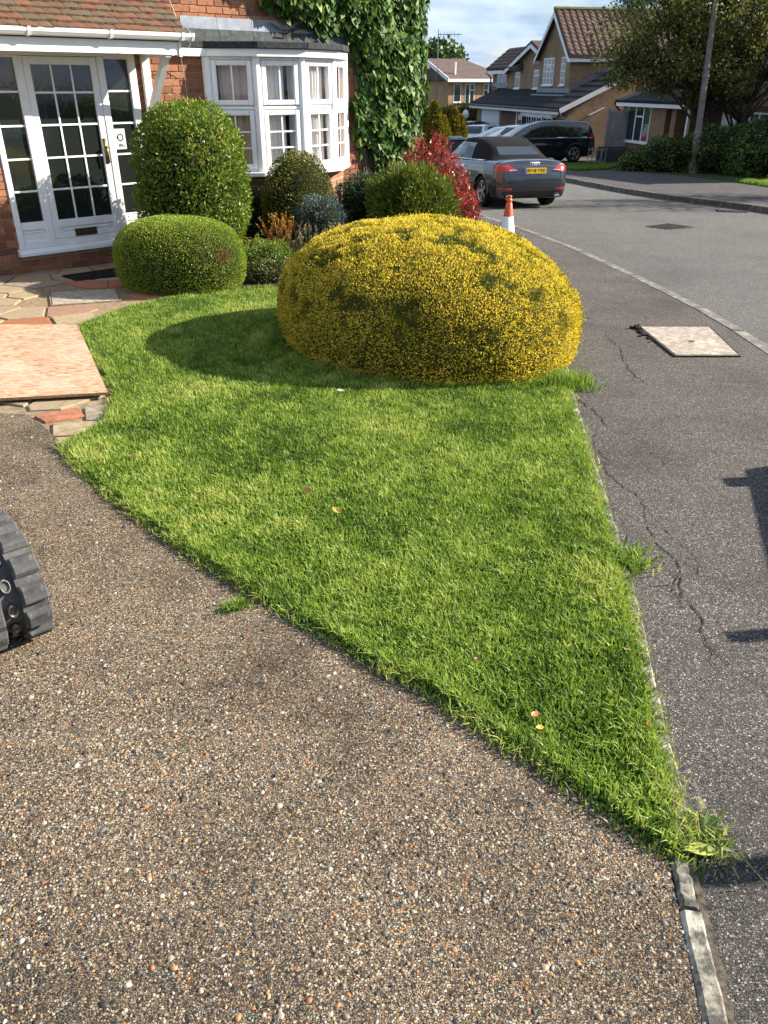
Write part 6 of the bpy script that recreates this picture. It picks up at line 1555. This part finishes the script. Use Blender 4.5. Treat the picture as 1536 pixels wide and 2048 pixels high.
mb = MB(); mb.tube([h2.P(-.2, -.33, EZ + .05), h2.P(14.4, -.33, EZ + .05)], .055, 8); mb.obj('gutter', h2.root, M['black_plastic'])
mb = MB(); mb.tube([h2.P(-.25, -.30, EZ + .02), h2.P(-.28, -.25, EZ - .25), h2.P(-.06, .9, EZ - .55), h2.P(-.06, 1.0, -1.6)], .04, 6); mb.obj('downpipe', h2.root, M['black_plastic'])
h2.gable(2.5, 6.6, 1.2, 9.4, EZ + .3, 2.97, 4.80, .25, tiles=11)
h2.window(4.55, 6.0, 1.62, 2.86, 1.2, (.34, .67), (1,), grid=4); h2.window(3.05, 3.62, 1.62, 2.86, 1.2, (), grid=4)
h2.prism('lead_flashing', [(2.35, 1.17, EZ + .66), (6.7, 1.17, EZ + .66), (6.7, 1.17, EZ + .98), (2.35, 1.17, EZ + .98)], (0, .02, 0), M['lead']); h2.box('lead_apron', 2.3, 6.75, .85, 1.17, EZ + .62, EZ + .70, M['lead'])
h2.prism('lead_flashing', [(2.47, 1.2, EZ + .78), (2.47, 3.5, EZ + 1.82), (2.47, 3.5, EZ + 2.04), (2.47, 1.2, EZ + .98)], (.02, 0, 0), M['lead'])
h2.window(4.4, 5.6, 2.0, 2.85, 0, (.5,), face='side', u=2.5)
h2.box('wall', 2.5, 13.8, 3.4, 9.4, EZ, 2.6, M['bw_buff'])
# left wing with its own gable and a third block beyond
w2 = h2.prism('wall', [(6.62, 1.5, EZ + .3), (12.4, 1.5, EZ + .3), (12.4, 1.5, 2.40), (8.3, 1.5, 3.60), (6.62, 1.5, 3.1)], (0, 2.5, 0), M['bw_buff'])
h2.prism('bargeboard', [(8.3, 1.22, 3.62), (12.65, 1.22, 2.34), (12.65, 1.22, 2.14), (8.3, 1.22, 3.42)], (0, .03, 0), M['white_far'])
h2.prism('bargeboard', [(8.3, 1.22, 3.62), (6.8, 1.22, 3.12), (6.8, 1.22, 2.92), (8.3, 1.22, 3.42)], (0, .03, 0), M['white_far'])
h2.prism('roof', [(8.3, 1.25, 3.64), (12.7, 1.25, 2.35), (12.7, 1.25, 2.47), (8.3, 1.25, 3.78)], (0, 5, 0), M['pantile'])
h2.prism('roof', [(8.3, 1.25, 3.64), (6.6, 1.25, 3.08), (6.6, 1.25, 3.2), (8.3, 1.25, 3.78)], (0, 5, 0), M['pantile'])
for u0 in (7.25, 10.3): h2.window(u0, u0 + .85, 1.45, 2.30 if u0 > 8 else 2.36, 1.5, (), (0,))
h2.box('wall', 12.4, 15.6, 1.6, 4.0, EZ, 2.40, M['bw_buff'])
h2.window(12.9, 14.7, 1.35, 2.3, 1.6, (.5,))
h2.prism('roof', [(15.9, 1.25, 2.36), (15.9, 2.75, 3.50), (15.9, 4.3, 2.36), (15.9, 4.3, 2.50), (15.9, 2.75, 3.66), (15.9, 1.25, 2.50)], (-6.0, 0, 0), M['pantile'])
for k in range(6):
    t0 = k / 6; h2.prism('tile_course', [(15.92, 1.22 + 1.5 * t0, 2.58 + 1.14 * t0), (15.92, 1.22 + 1.5 * (t0 + .175), 2.53 + 1.14 * (t0 + .175)), (15.92, 1.22 + 1.5 * (t0 + .175), 2.48 + 1.14 * (t0 + .175)), (15.92, 1.22 + 1.5 * t0, 2.48 + 1.14 * t0)], (-5.9, 0, 0), M['pantile'])
h2.box('fascia', 12.7, 15.9, 1.22, 1.25, 2.22, 2.40, M['white_far'])
mb = MB(); mb.tube([h2.P(15.7, 1.18, 2.3), h2.P(15.7, 1.5, 2.05), h2.P(15.7, 1.54, .9)], .05, 6); mb.obj('downpipe', h2.root, M['black_plastic'])
h2.box('lead_flashing', 12.4, 15.6, 1.54, 1.6, EZ + 1.02, EZ + 1.25, M['lead']); h2.box('lead_flashing', 6.7, 12.5, 1.46, 1.5, EZ + .74, EZ + .90, M['lead'])
# ground floor front
h2.box('garage_door', 9.7, 13.1, .17, .215, -1.7, EZ - .16, M['garage'])
for k in range(5): h2.box('garage_rib', 9.75, 13.05, .15, .169, -1.62 + k * .42, -1.30 + k * .42, M['garage'])
h2.box('porch_recess', 6.9, 9.3, .18, .217, -1.7, EZ - .14, M['bw_dark'])
dr_ = h2.box('front_door', 5.75, 6.65, .15, .215, -1.7, EZ - .15, M['door_red']); h2.box('door_frame', 6.65, 6.78, .12, .215, -1.7, EZ - .14, M['white_far'])
h2.box('fanlight', 5.95, 6.45, .13, .149, -.05, EZ - .30, M['sticker'], dr_)
for u0 in (5.92, 6.28): h2.box('door_pane', u0, u0 + .18, .13, .149, -.95, -.25, M['sticker'], dr_)
h2.box('letterbox', 6.05, 6.35, .13, .149, -1.15, -1.06, M['brass'], dr_)
h2.box('bay_front', 1.2, 5.55, -.1, .21, EZ - .30, EZ - .14, M['white_far'])
h2.window(4.7, 5.5, -1.2, EZ - .30, .0, ()); h2.window(2.55, 4.65, -1.2, EZ - .30, -.05, (.33, .67), grid=4); h2.window(1.3, 2.5, -1.2, EZ - .30, .0, (.5,))
h2.box('bay_base', 1.2, 5.55, -.02, .21, -1.75, -1.2, M['bw_buff'])
mb = MB(); mb.tube([h2.P(-.05, 1.3, EZ - .16), h2.P(-.05, 2.05, EZ + .17)], .028, 5); mb.obj('side_pipe', h2.root, M['white_far'])

# neighbouring house behind the tree
h3 = Far('neighbour_house', 'buff brick house with a tall white window behind the roadside tree', (11.7, 34.0), R(-11.6), -1.3)
E3 = .93
h3.box('wall', 1.55, 5.3, 0, 7, -1.5, E3, M['bw_buff'])
h3.box('wall', -9, 1.55, 1.3, 8, -1.5, E3, M['bw_dark']); h3.box('wall', .75, 1.1, .0, 1.3, -1.5, E3, M['bw_buff'])
h3.window(2.75, 4.75, -.55, E3 - .07, 0, (.30, .64), (1,))
h3.box('fascia', -.2, 5.5, -.30, -.27, E3 - .12, E3 + .08, M['white_far'])
h3.prism('lean_to_roof', [(5.55, -.32, E3 + .02), (5.55, 3.0, E3 + 1.0), (5.55, 3.0, E3 + 1.12), (5.55, -.32, E3 + .12)], (-6, 0, 0), M['slate_far'])
mb = MB(); mb.tube([h3.P(5.5, -.36, E3), h3.P(5.5, -.1, E3 - .3), h3.P(5.35, .1, E3 - .42), h3.P(5.35, .1, -1.4)], .045, 6); mb.obj('downpipe', h3.root, M['black_plastic'])
h3.box('wall', -9, 4.6, 2.2, 9, E3, 3.3, M['bw_buff'])
h3.box('lead_flashing', -6, 4.5, 2.12, 2.2, E3 + .72, E3 + .98, M['lead'])
h3.prism('roof', [(-9.4, 1.8, 3.25), (-9.4, 5.6, 5.2), (-9.4, 9.4, 3.25), (-9.4, 9.4, 3.4), (-9.4, 5.6, 5.36), (-9.4, 1.8, 3.4)], (13.4, 0, 0), M['pantile'])
h3.window(-2.6, -.9, 1.9, 3.0, 2.2, (.5,)); h3.window(-5.6, -4.1, 1.9, 3.0, 2.2, (.5,))
h3.box('front_door', -1.4, -.5, 1.22, 1.3, -1.4, .75, M['white_far']); h3.window(-3.3, -1.6, -.6, .75, 1.3, (.33, .67))
h3.box('porch_post', -.32, -.2, -.1, .0, -1.4, E3 - .1, M['white_far'])

# house far down the street
h4 = Far('distant_house', 'distant orange-brown brick house with plain brown roof and tall aerial', (5.35, 74.0), R(-115), -2.9)
M['bw_orange'] = brickwork_mat('orange_brickwork', (.42, .22, .11), (.36, .17, .085), (.34, .25, .16))
h4.box('wall', -5.8, 0, 0, 7.5, -3.1, 2.05, M['bw_orange'])
h4.prism('wall', [(-.02, 0, 2.05), (-.02, 3.75, 3.4), (-.02, 7.5, 2.05)], (-.3, 0, 0), M['bw_orange'])
mb = MB(); A_, B_, C__, D__, E_, F_ = (h4.P(.3, -.5, 2.0), h4.P(.3, 8, 2.0), h4.P(.3, 3.75, 3.62), h4.P(-3.4, 3.75, 3.62), h4.P(-6.2, -.5, 2.0), h4.P(-6.2, 8, 2.0))
mb._add([A_, B_, C__, D__, E_, F_], [(0, 2, 3, 4), (1, 5, 3, 2), (4, 3, 5), (0, 1, 2), (0, 4, 5, 1)]); mb.obj('roof', h4.root, M['far_tile'])
h4.box('fascia', -6.2, .3, -.54, -.5, 1.84, 2.07, M['white_far'])
h4.prism('bargeboard', [(.3, -.55, 1.85), (.3, -.55, 2.15), (.3, 3.75, 3.66), (.3, 8, 2.15), (.3, 8, 1.85), (.3, 3.75, 3.36)], (.06, 0, 0), M['white_far'])
h4.window(-1.2, -.5, .35, 1.72, 0, ()); h4.window(-2.5, -1.6, .15, 1.72, 0, (.5,), (0,)); h4.window(-4.3, -3.4, .15, 1.72, 0, (.5,), (1,))
mb = MB(); mb.tube([h4.P(.45, 1.2, -.2), h4.P(.45, 1.2, 5.6)], .04, 6); mb.tube([h4.P(.5, 1.2, 5.25), h4.P(-1.3, .4, 5.25)], .03, 5)
for k in range(6): mb.tube([h4.P(.3 - k * .26, 1.1 - k * .12, 5.05), h4.P(.3 - k * .26, 1.1 - k * .12, 5.45)], .02, 4)
mb.obj('aerial', h4.root, M['lead'])
mb = MB(); mb.tube([h4.P(-.9, .6, 2.3), h4.P(-.9, .6, 3.3)], .09, 8); mb.obj('vent_pipe', h4.root, M['white_far'])
mb = MB(); mb.tube([h4.P(-.05, -.08, -3), h4.P(-.05, -.08, .1)], .07, 6); mb.obj('downpipe', h4.root, M['white_far'])

# ------------------------------------------------------------------ trees, hedges and street furniture beyond the road
def limb(mb, a, b, r0, r1, bend, seg=6):
    pts = []
    for i in range(7):
        t = i / 6; p = a.lerp(b, t) + bend * math.sin(math.pi * t); pts.append(p)
    mb.tube(pts, [r0 + (r1 - r0) * i / 6 for i in range(7)], seg); return pts
def tree(name, label, loc, trunks, crown, n_br, n_leaf, ln, wd, mat, seedv, droop=0.0, cat='tree', bare=0):
    root = empty(name, loc, 0, label, cat); rr = random.Random(seedv); mb = MB(); tips = []
    for (bx, by, tx, ty, tz, r) in trunks:
        pts = limb(mb, Vector((bx, by, -.1)), Vector((tx, ty, tz)), r, r * .55, Vector((rr.uniform(-.2, .2), rr.uniform(-.2, .2), 0)), 8)
        for k in range(n_br):
            t = rr.uniform(.45, 1.0); p = pts[min(6, int(t * 6))]
            cx, cy, cz, rx, ry, rz = crown[rr.randrange(len(crown))]
            w, v = rr.uniform(0, 2 * math.pi), rr.uniform(-.5, 1)
            q = Vector((cx + rx * .8 * math.cos(w) * math.cos(v), cy + ry * .8 * math.sin(w) * math.cos(v), cz + rz * .8 * math.sin(v)))
            L = limb(mb, p, q, r * .30, .018, Vector((rr.uniform(-.3, .3), rr.uniform(-.3, .3), rr.uniform(.0, .4))), 5)
            for j in range(5):
                s0 = L[rr.randrange(2, 7)]; d = Vector((rr.gauss(0, .5), rr.gauss(0, .5), rr.gauss(.05, .35) - droop)); L2 = limb(mb, s0, s0 + d, .015, .005, Vector((0, 0, .05)), 4)
                tips += L2[2:]
            tips += L[4:]
    mb.obj('trunk', root, M['bark'], smooth=True)
    T = np.array([tuple(t) for t in tips]); 
    idx = rng.integers(0, len(T), n_leaf); P = T[idx] + rng.normal(size=(n_leaf, 3)) * np.array([.26, .26, .18])
    nf = int(n_leaf * .33); cb = np.array(crown)[rng.integers(0, len(crown), nf)]; dr = norm(rng.normal(size=(nf, 3))) * (rng.random((nf, 1)) ** .45)
    P[:nf] = cb[:, :3] + dr * cb[:, 3:]
    keep = np.zeros(n_leaf, bool)
    for cx, cy, cz, rx, ry, rz in crown: keep |= (((P - np.array([cx, cy, cz])) / np.array([rx, ry, rz])) ** 2).sum(1) < 1.15
    keep &= vnoise(P + seedv, 1.9) > .43
    P = P[keep]; n = len(P)
    D = rng.normal(size=(n, 3)) + np.array([0, 0, -.5 - droop]); cl = vnoise(P + 11, 1.1)
    t = np.clip(.5 + (cl - .5) * .7 + rng.normal(size=n) * .18, 0, .93); t[rng.random(n) < .025] = 1
    o = link('crown', leaves_mesh('crown', P, D, norm(rng.normal(size=(n, 3)) + np.array([0, 0, .6])), ln * rng.uniform(.6, 1.3, n), wd * rng.uniform(.7, 1.2, n), t, mat), root); return root
tree('roadside_tree', 'wide spreading tree with small dull green leaves behind the far hedge', (12.0, 31.0, gz(31.0)), [(0, 0, -1.0, .1, 3.2, .17), (.5, .3, 1.3, .3, 3.2, .15)], [(-2.6, .2, 4.3, 2.3, 2.2, 1.75), (-1.0, -.4, 5.3, 2.4, 2.2, 1.7), (1.4, .2, 4.8, 2.6, 2.2, 2.2), (.6, -.3, 6.1, 2.6, 2.2, 1.5), (3.4, -.4, 3.8, 2.2, 2.0, 1.9), (-1.2, -.5, 3.0, 2.0, 1.2, .9), (-3.7, 0, 3.4, 1.1, 1.2, .8), (-3.0, -.3, 5.4, 1.5, 1.5, 1.2), (-2.2, 0, 6.3, 1.7, 1.7, 1.1)], 44, 74000, .13, .065, M['tree'], 3, .1)
tree('verge_tree', 'sparse young tree on the far verge beyond the picture edge', (13.6, 20.3, gz(20.3)), [(0, 0, .1, .1, 2.9, .12)], [(0, 0, 3.7, 1.9, 1.9, 1.7)], 22, 4200, .10, .05, M['tree'], 9, .0)
tree('distant_tree', 'distant round-headed tree rising behind the orange-brown house', (5.9, 92, gz(92)), [(0, 0, 0, 0, 4.5, .35)], [(0, 0, 7.2, 2.6, 2.6, 2.0)], 30, 5200, .5, .32, M['hedge'], 5)

def hedge(name, label, loc, boxes, n, ln, wd, mat, lump=.12, cat='hedge', group=None, tonef=None, spread=.8):
    """clipped or loose hedge from rounded blocks: (cx, cy, hx, hy, z0, z1, p)"""
    root = empty(name, loc, 0, label, cat, group); Ps = []; Ns = []; cm = MB(); tot = sum(b[2] * b[5] + b[3] * b[5] + b[2] * b[3] for b in boxes)
    for (cx, cy, hx, hy, z0, z1, p) in boxes:
        k = int(n * (hx * z1 + hy * z1 + hx * hy) / tot); P, Nn = super_surface(k, hx, hy, (z1 - z0) / 2, (z1 - z0) / 2, p)
        P = P + Nn * ((vnoise(P + cx, 1.8) - .5) * lump * 2 + (vnoise(P + cx + 4, 6) - .5) * lump - rng.random(len(P)) ** 2 * lump)[:, None]
        Ps.append(P + np.array([cx, cy, (z0 + z1) / 2])); Ns.append(Nn)
        me = core_mesh('c', hx, hy, (z1 - z0) / 2, (z1 - z0) / 2, p, M['twig'], .86, z0=(z0 + z1) / 2)
        n0 = len(cm.v); cm.v += [(v.co.x + cx, v.co.y + cy, v.co.z + (z0 + z1) / 2) for v in me.vertices]; cm.f += [tuple(i + n0 for i in pl.vertices) for pl in me.polygons]; cm.m += [0] * len(me.polygons); bpy.data.meshes.remove(me)
    P = np.concatenate(Ps); Nn = np.concatenate(Ns); ok = P[:, 2] > .0; P, Nn = P[ok], Nn[ok]; m_ = len(P)
    t = np.clip(.45 + (vnoise(P, 2.5) - .5) * .7 + rng.normal(size=m_) * .2, 0, 1)
    D = Nn + rng.normal(size=(m_, 3)) * spread + np.array([0, 0, .3])
    o = link('leaves', leaves_mesh('leaves', P, D, norm(Nn + rng.normal(size=(m_, 3)) * .7), ln * rng.uniform(.6, 1.3, m_), wd * rng.uniform(.7, 1.2, m_), t, mat), root); o['kind'] = 'stuff'
    cm.obj('inner_twigs', root, M['twig'], smooth=True); return root
hedge('roadside_hedge', 'dark leafy hedge sloping up from the drive to the concrete lamp post', (10.3, 29.6, gz(29.6)), [(-1.0, 1.6, .8, .8, -.2, .62, 2.3), (-.2, .9, .9, .9, -.2, 1.05, 2.3), (.8, .2, 1.0, 1.0, -.2, 1.35, 2.3), (1.9, -.6, 1.1, 1.1, -.2, 1.5, 2.3)], 22000, .085, .05, M['hedge'], .16)
hedge('roadside_shrub', 'broad glossy green shrub right of the concrete lamp post', (12.6, 27.3, gz(27.3)), [(0, .5, 1.3, 1.2, -.2, 1.65, 2.2), (1.3, -.6, 1.2, 1.2, -.2, 1.3, 2.2)], 17000, .095, .055, M['hedge'], .2, 'shrub')
hedge('roadside_shrub', 'tall dark shrub at the right edge behind the glossy roadside one', (15.2, 28.3, gz(28.3)), [(0, 0, 1.5, 1.5, -.2, 2.9, 2.3), (1.6, -1.2, 1.5, 1.5, -.2, 2.4, 2.3)], 15000, .11, .06, M['hedge'], .25, 'shrub')
hedge('russet_shrub', 'low russet shrub on the far verge in front of the dark hedge', (12.05, 25.4, gz(25.4)), [(0, 0, .5, .4, -.1, .34, 2.1)], 2500, .06, .03, M['rust'], .10, 'shrub')
hedge('golden_hedge', 'tall clipped golden green hedge below the distant house windows', (6.2, 62.5, gz(62.5)), [(.4, 0, 2.5, .9, -.3, 2.75, 4.2)], 16000, .12, .07, M['oldhedge'], .08, group=None)
hedge('dark_hedge', 'dull green clipped hedge behind the yellow conifers', (3.6, 52, gz(52)), [(-.6, 0, 1.9, .8, -.3, 2.3, 3.6)], 9000, .12, .07, M['hedge'], .12)
hedge('round_bush', 'round dark green bush right of the yellow conifers', (4.9, 50, gz(50)), [(0, 0, .85, .85, -.1, 1.5, 2.2)], 5000, .10, .06, M['hedge'], .12, 'bush')
def conifer(label, loc, spires, n):
    root = empty('yellow_conifer', loc, 0, label, 'conifer', None); Ps = []; Ds = []; T = []; st = MB()
    for (x, y, h, r) in spires:
        k = int(n * h * r); t = rng.random(k) ** .8; w = rng.uniform(0, 2 * np.pi, k); rad = r * (np.sin(np.pi * (t * .86 + .14)) ** .7) * (1 - .35 * t) * rng.uniform(.55, 1.0, k)
        Ps.append(np.stack([x + rad * np.cos(w), y + rad * np.sin(w), t * h], 1)); Ds.append(np.stack([np.cos(w) * .6, np.sin(w) * .6, np.ones(k) * 1.1], 1) + rng.normal(size=(k, 3)) * .25); T.append(.58 + .15 * t + rng.normal(size=k) * .20)
        st.tube([(x, y, 0), (x, y, h * .9)], [.05, .01], 5)
    P = np.concatenate(Ps); D = np.concatenate(Ds); T = np.clip(np.concatenate(T), 0, 1)
    o = link('crown', leaves_mesh('crown', P, D, norm(D + rng.normal(size=D.shape)), .15 * rng.uniform(.6, 1.3, len(P)), .07, T, M['yconifer']), root); st.obj('trunk', root, M['bark'])
conifer('bushy yellow-green conifer with several spires beside the ivy-clad house corner', (2.15, 35.5, gz(35.5)), [(-.1, 0, 2.25, .5), (.28, .1, 1.7, .42), (-.45, .1, 1.6, .42), (.1, -.2, 1.5, .45)], 4200)
conifer('yellow-green conifer right of the bushier one, above the grey bin', (2.95, 36.6, gz(36.6)), [(0, 0, 2.0, .40), (.28, .1, 1.75, .34), (-.2, 0, 1.5, .36)], 4200)
# spiky palm-like plant
cp = empty('cordyline', (3.35, 48.5, gz(48.5)), 0, 'spiky palm-like plant in front of the golden green hedge', 'plant')
D = rng.normal(size=(170, 3)) + np.array([0, 0, .7]); P = np.tile(np.array([[0, 0, 1.7]]), (170, 1)); link('leaves', leaves_mesh('leaves', P, D, rng.normal(size=(170, 3)), 1.0 * rng.uniform(.6, 1.1, 170), .06, np.clip(rng.normal(size=170) * .2 + .7, 0, 1), M['oldhedge']), cp)
mb = MB(); mb.tube([(0, 0, 0), (0, 0, 1.75)], .1, 8); mb.obj('trunk', cp, M['bark'])

# lamp post, bin, boards
post = empty('lamp_post', (10.62, 29.3, gz(29.3)), 0, 'weathered concrete lamp post standing in the roadside hedge', 'lamp post')
post.rotation_euler = (0, R(-2.4), 0)
mb = MB(); mb.lathe([(.150, -.1), (.140, 1.25), (.11, 1.4), (.075, 7.0), (0, 7.0)], 8); mb.obj('column', post, M['concrete_post'])
mb = MB(); mb.lathe([(.113, 2.9), (.122, 2.9), (.122, 2.96), (.113, 2.96)], 12); mb.lathe([(.111, 3.15), (.12, 3.15), (.12, 3.19), (.111, 3.19)], 12); mb.obj('band', post, M['lead'])
mb = MB(); mb.tube([(0, 0, 6.9), (-.5, 0, 7.35), (-1.3, 0, 7.4)], .05, 8); mb.obj('bracket_arm', post, M['concrete_post'])
mb = MB(); mb.hexa([(-1.8, -.11, 7.32), (-1.2, -.11, 7.34), (-1.2, .11, 7.34), (-1.8, .11, 7.32), (-1.8, -.08, 7.44), (-1.2, -.08, 7.48), (-1.2, .08, 7.48), (-1.8, .08, 7.44)]); mb.obj('lamp_head', post, M['lead'])
mb = MB(); mb.box((-.06, -.172, .3), (.06, -.160, .9)); mb.obj('access_door', post, M['concrete_post'])
bn = empty('wheelie_bin', (2.72, 32.6, gz(32.6)), .15, 'dark grey wheelie bin standing in front of the silver car', 'bin')
mb = MB(); mb.hexa([(-.23, -.26, .06), (.23, -.26, .06), (.23, .22, .06), (-.23, .22, .06), (-.285, -.34, .98), (.285, -.34, .98), (.285, .33, .98), (-.285, .33, .98)]); mb.obj('body', bn, M['bin'], bevel=.03)
mb = MB(); mb.hexa([(-.31, -.38, .985), (.31, -.38, .985), (.31, .36, .985), (-.31, .36, .985), (-.27, -.33, 1.06), (.27, -.33, 1.06), (.27, .34, 1.10), (-.27, .34, 1.10)]); mb.obj('lid', bn, M['bin'], bevel=.02)
mb = MB(); mb.tube([(-.27, .37, 1.0), (.27, .37, 1.0)], .018, 6); mb.obj('handle', bn, M['bin'])
for sx in (-1, 1): mb = MB(); mb.lathe([(0, -.025), (.10, -.025), (.10, .025), (0, .025)], 16, 0, Matrix.Translation((sx * .24, .22, .10)) @ Matrix.Rotation(R(90), 4, 'Y')); mb.obj('wheel', bn, M['tyre'])
# tall board fence between the two houses
fn = empty('fence_panel', (10.55, 38.6, gz(38.6)), R(-4), 'tall weathered grey board gate between the two brick houses', 'fence')
for k in range(9): mb = MB(); x = -.62 + k * .138; mb.box((x, -.012, .05), (x + .130, .012, 2.02 + random.uniform(-.01, .01))); mb.obj('board', fn, M['fence_wood'])
for x in (-.72, .62): mb = MB(); mb.box((x, -.05, -.1), (x + .10, .05, 2.14)); mb.obj('post', fn, M['fence_wood'], bevel=.01)
for z in (.3, 1.1, 1.8): mb = MB(); mb.box((-.62, .013, z), (.62, .05, z + .09)); mb.obj('rail', fn, M['fence_wood'])
# grey planter boxes with a lattice beside the gate
px_ = empty('planter_box', (9.35, 35.6, gz(35.6)), R(-8), 'low grey planter box on the grass in front of the board gate', 'planter')
mb = MB(); mb.box((-.55, -.28, 0), (.75, .28, .62)); mb.obj('box', px_, M['bin'], bevel=.015)
mb = MB(); mb.box((-.50, -.24, .60), (.70, .24, .66)); mb.obj('soil', px_, M['soil'])
lt = empty('lattice_panel', (8.72, 35.25, gz(35.25)), R(-30), 'short pale lattice panel leaning against the grey planter box', 'lattice')
for k in range(7):
    mb = MB(); x = -.36 + k * .12; mb.tube([(x, 0, .02), (x + .05 * math.sin(k * 2.1), .01, .34), (x + .02, 0, .66)], .018, 5); mb.obj('slat', lt, M['fence_wood'])
for z in (.12, .56): mb = MB(); mb.tube([(-.40, .025, z), (.40, .025, z)], .018, 5); mb.obj('rail', lt, M['fence_wood'])
# dark fence and globe lamp by the garage
gf = empty('garden_fence', (5.6, 57.5, gz(57.5)), R(80), 'dark low board fence beside the white garage door', 'fence')
for k in range(10): mb = MB(); x = -1.3 + k * .26; mb.box((x, -.015, 0), (x + .24, .015, 1.6)); mb.obj('board', gf, M['bark'])
gl_ = empty('garden_lamp', (4.55, 49, gz(49)), 0, 'white globe garden lamp standing beside the round dark bush', 'garden lamp')
mb = MB(); mb.tube([(0, 0, 0), (0, 0, 1.7)], .05, 8); mb.obj('post', gl_, M['iron']); mb = MB(); mb.lathe([(.03, 1.7), (.16, 1.8), (.19, 1.95), (.12, 2.12), (0, 2.2)], 14); mb.obj('globe', gl_, M['sticker'], smooth=True)

# unseen stand-in trailer, its parts shaped to cast the vehicle shadow on the footway
tr_ = empty('shadow_trailer', (3.64, 2.78, gz(2.6) + Z_ROAD), R(-7), 'unseen stand-in trailer at the near kerb, shaped to cast the footway shadows', 'trailer')
M['galv'] = plain('galvanised_steel', (.36, .37, .38), .45, .7, .2, 14)
mb = MB(); mb.box((-.55, -2.6, .42), (.95, 1.15, .50)); mb.obj('deck', tr_, M['fence_wood'])
mb = MB(); mb.hexa([(-.58, -.42, .40), (-.53, -.42, .40), (-.53, 1.2, .40), (-.58, 1.2, .40), (-.58, -.42, .99), (-.53, -.42, .99), (-.53, 1.02, .78), (-.58, 1.02, .78)]); mb.obj('side_board', tr_, M['galv'])
mb = MB(); mb.box((.93, -2.6, .40), (.98, 1.2, .80)); mb.obj('side_board', tr_, M['galv'])
mb = MB(); mb.box((-.59, .82, .72), (-.63, .92, .84)); mb.obj('shadow_stub', tr_, M['lens_red'])  # no working lamp: small block added for the bump in the shadow
mb = MB(); mb.box((-.585, -.42, .40), (-.525, -.36, 1.10)); mb.obj('shadow_post', tr_, M['galv'])  # unseen post, its height set for the spike in the shadow
mb = MB(); mb.hexa([(-.60, -1.40, .42), (-.52, -1.40, .42), (-.52, -1.22, .42), (-.60, -1.22, .42), (-.60, -1.345, 1.33), (-.52, -1.345, 1.33), (-.52, -1.305, 1.33), (-.60, -1.305, 1.33)]); mb.obj('shadow_prop', tr_, M['galv'])  # unseen prop, tapered to throw the pointed strip of shadow
for y in (-.3, .5):
    for x in (-.50, .90):
        mb = MB(); mb.lathe([(.10, -.09), (.27, -.08), (.29, -.05), (.29, .05), (.27, .08), (.10, .09)], 20, 0, Matrix.Translation((x, y - .35, .29)) @ Matrix.Rotation(R(90), 4, 'Y')); mb.obj('wheel', tr_, M['tyre'], smooth=True)
mb = MB(); mb.tube([(.2, 1.1, .46), (.2, 2.4, .46)], .05, 8); mb.obj('drawbar', tr_, M['galv'])

vp = [(10.6, 21.0), (10.5, 23.0), (10.35, 25.0), (13.5, 25.5), (14, 20.5), (11.2, 18)]
P2 = scatter(vp, 26000); P3 = np.stack([P2[:, 0], P2[:, 1], P2[:, 0] * 0], 1)
vg = grass_blades('verge_grass', np.stack([P2[:, 0], P2[:, 1], -SLOPE * P2[:, 1] + .01], 1), .06 + .07 * vnoise(P3, 3.), np.clip(.45 + (vnoise(P3 + 3, 1.5) - .5) * .5 + rng.normal(size=len(P2)) * .12, 0, .9), M['grass'], .6, .008); vg['kind'] = 'stuff'
gp = [(6.9, 30.6), (8.2, 31.6), (8.9, 33.0), (10.6, 34), (8.9, 36.2), (6.6, 34.0)]
slab('side_lawn', gp, .02, .1, M['grass_far'])
P2 = scatter(gp, 16000); P3 = np.stack([P2[:, 0], P2[:, 1], P2[:, 0] * 0], 1)
vg = grass_blades('side_grass', np.stack([P2[:, 0], P2[:, 1], -SLOPE * P2[:, 1] + .02], 1), .05 + .06 * vnoise(P3, 3.), np.clip(.42 + (vnoise(P3 + 3, 1.5) - .5) * .5 + rng.normal(size=len(P2)) * .12, 0, .9), M['grass'], .6, .010); vg['kind'] = 'stuff'
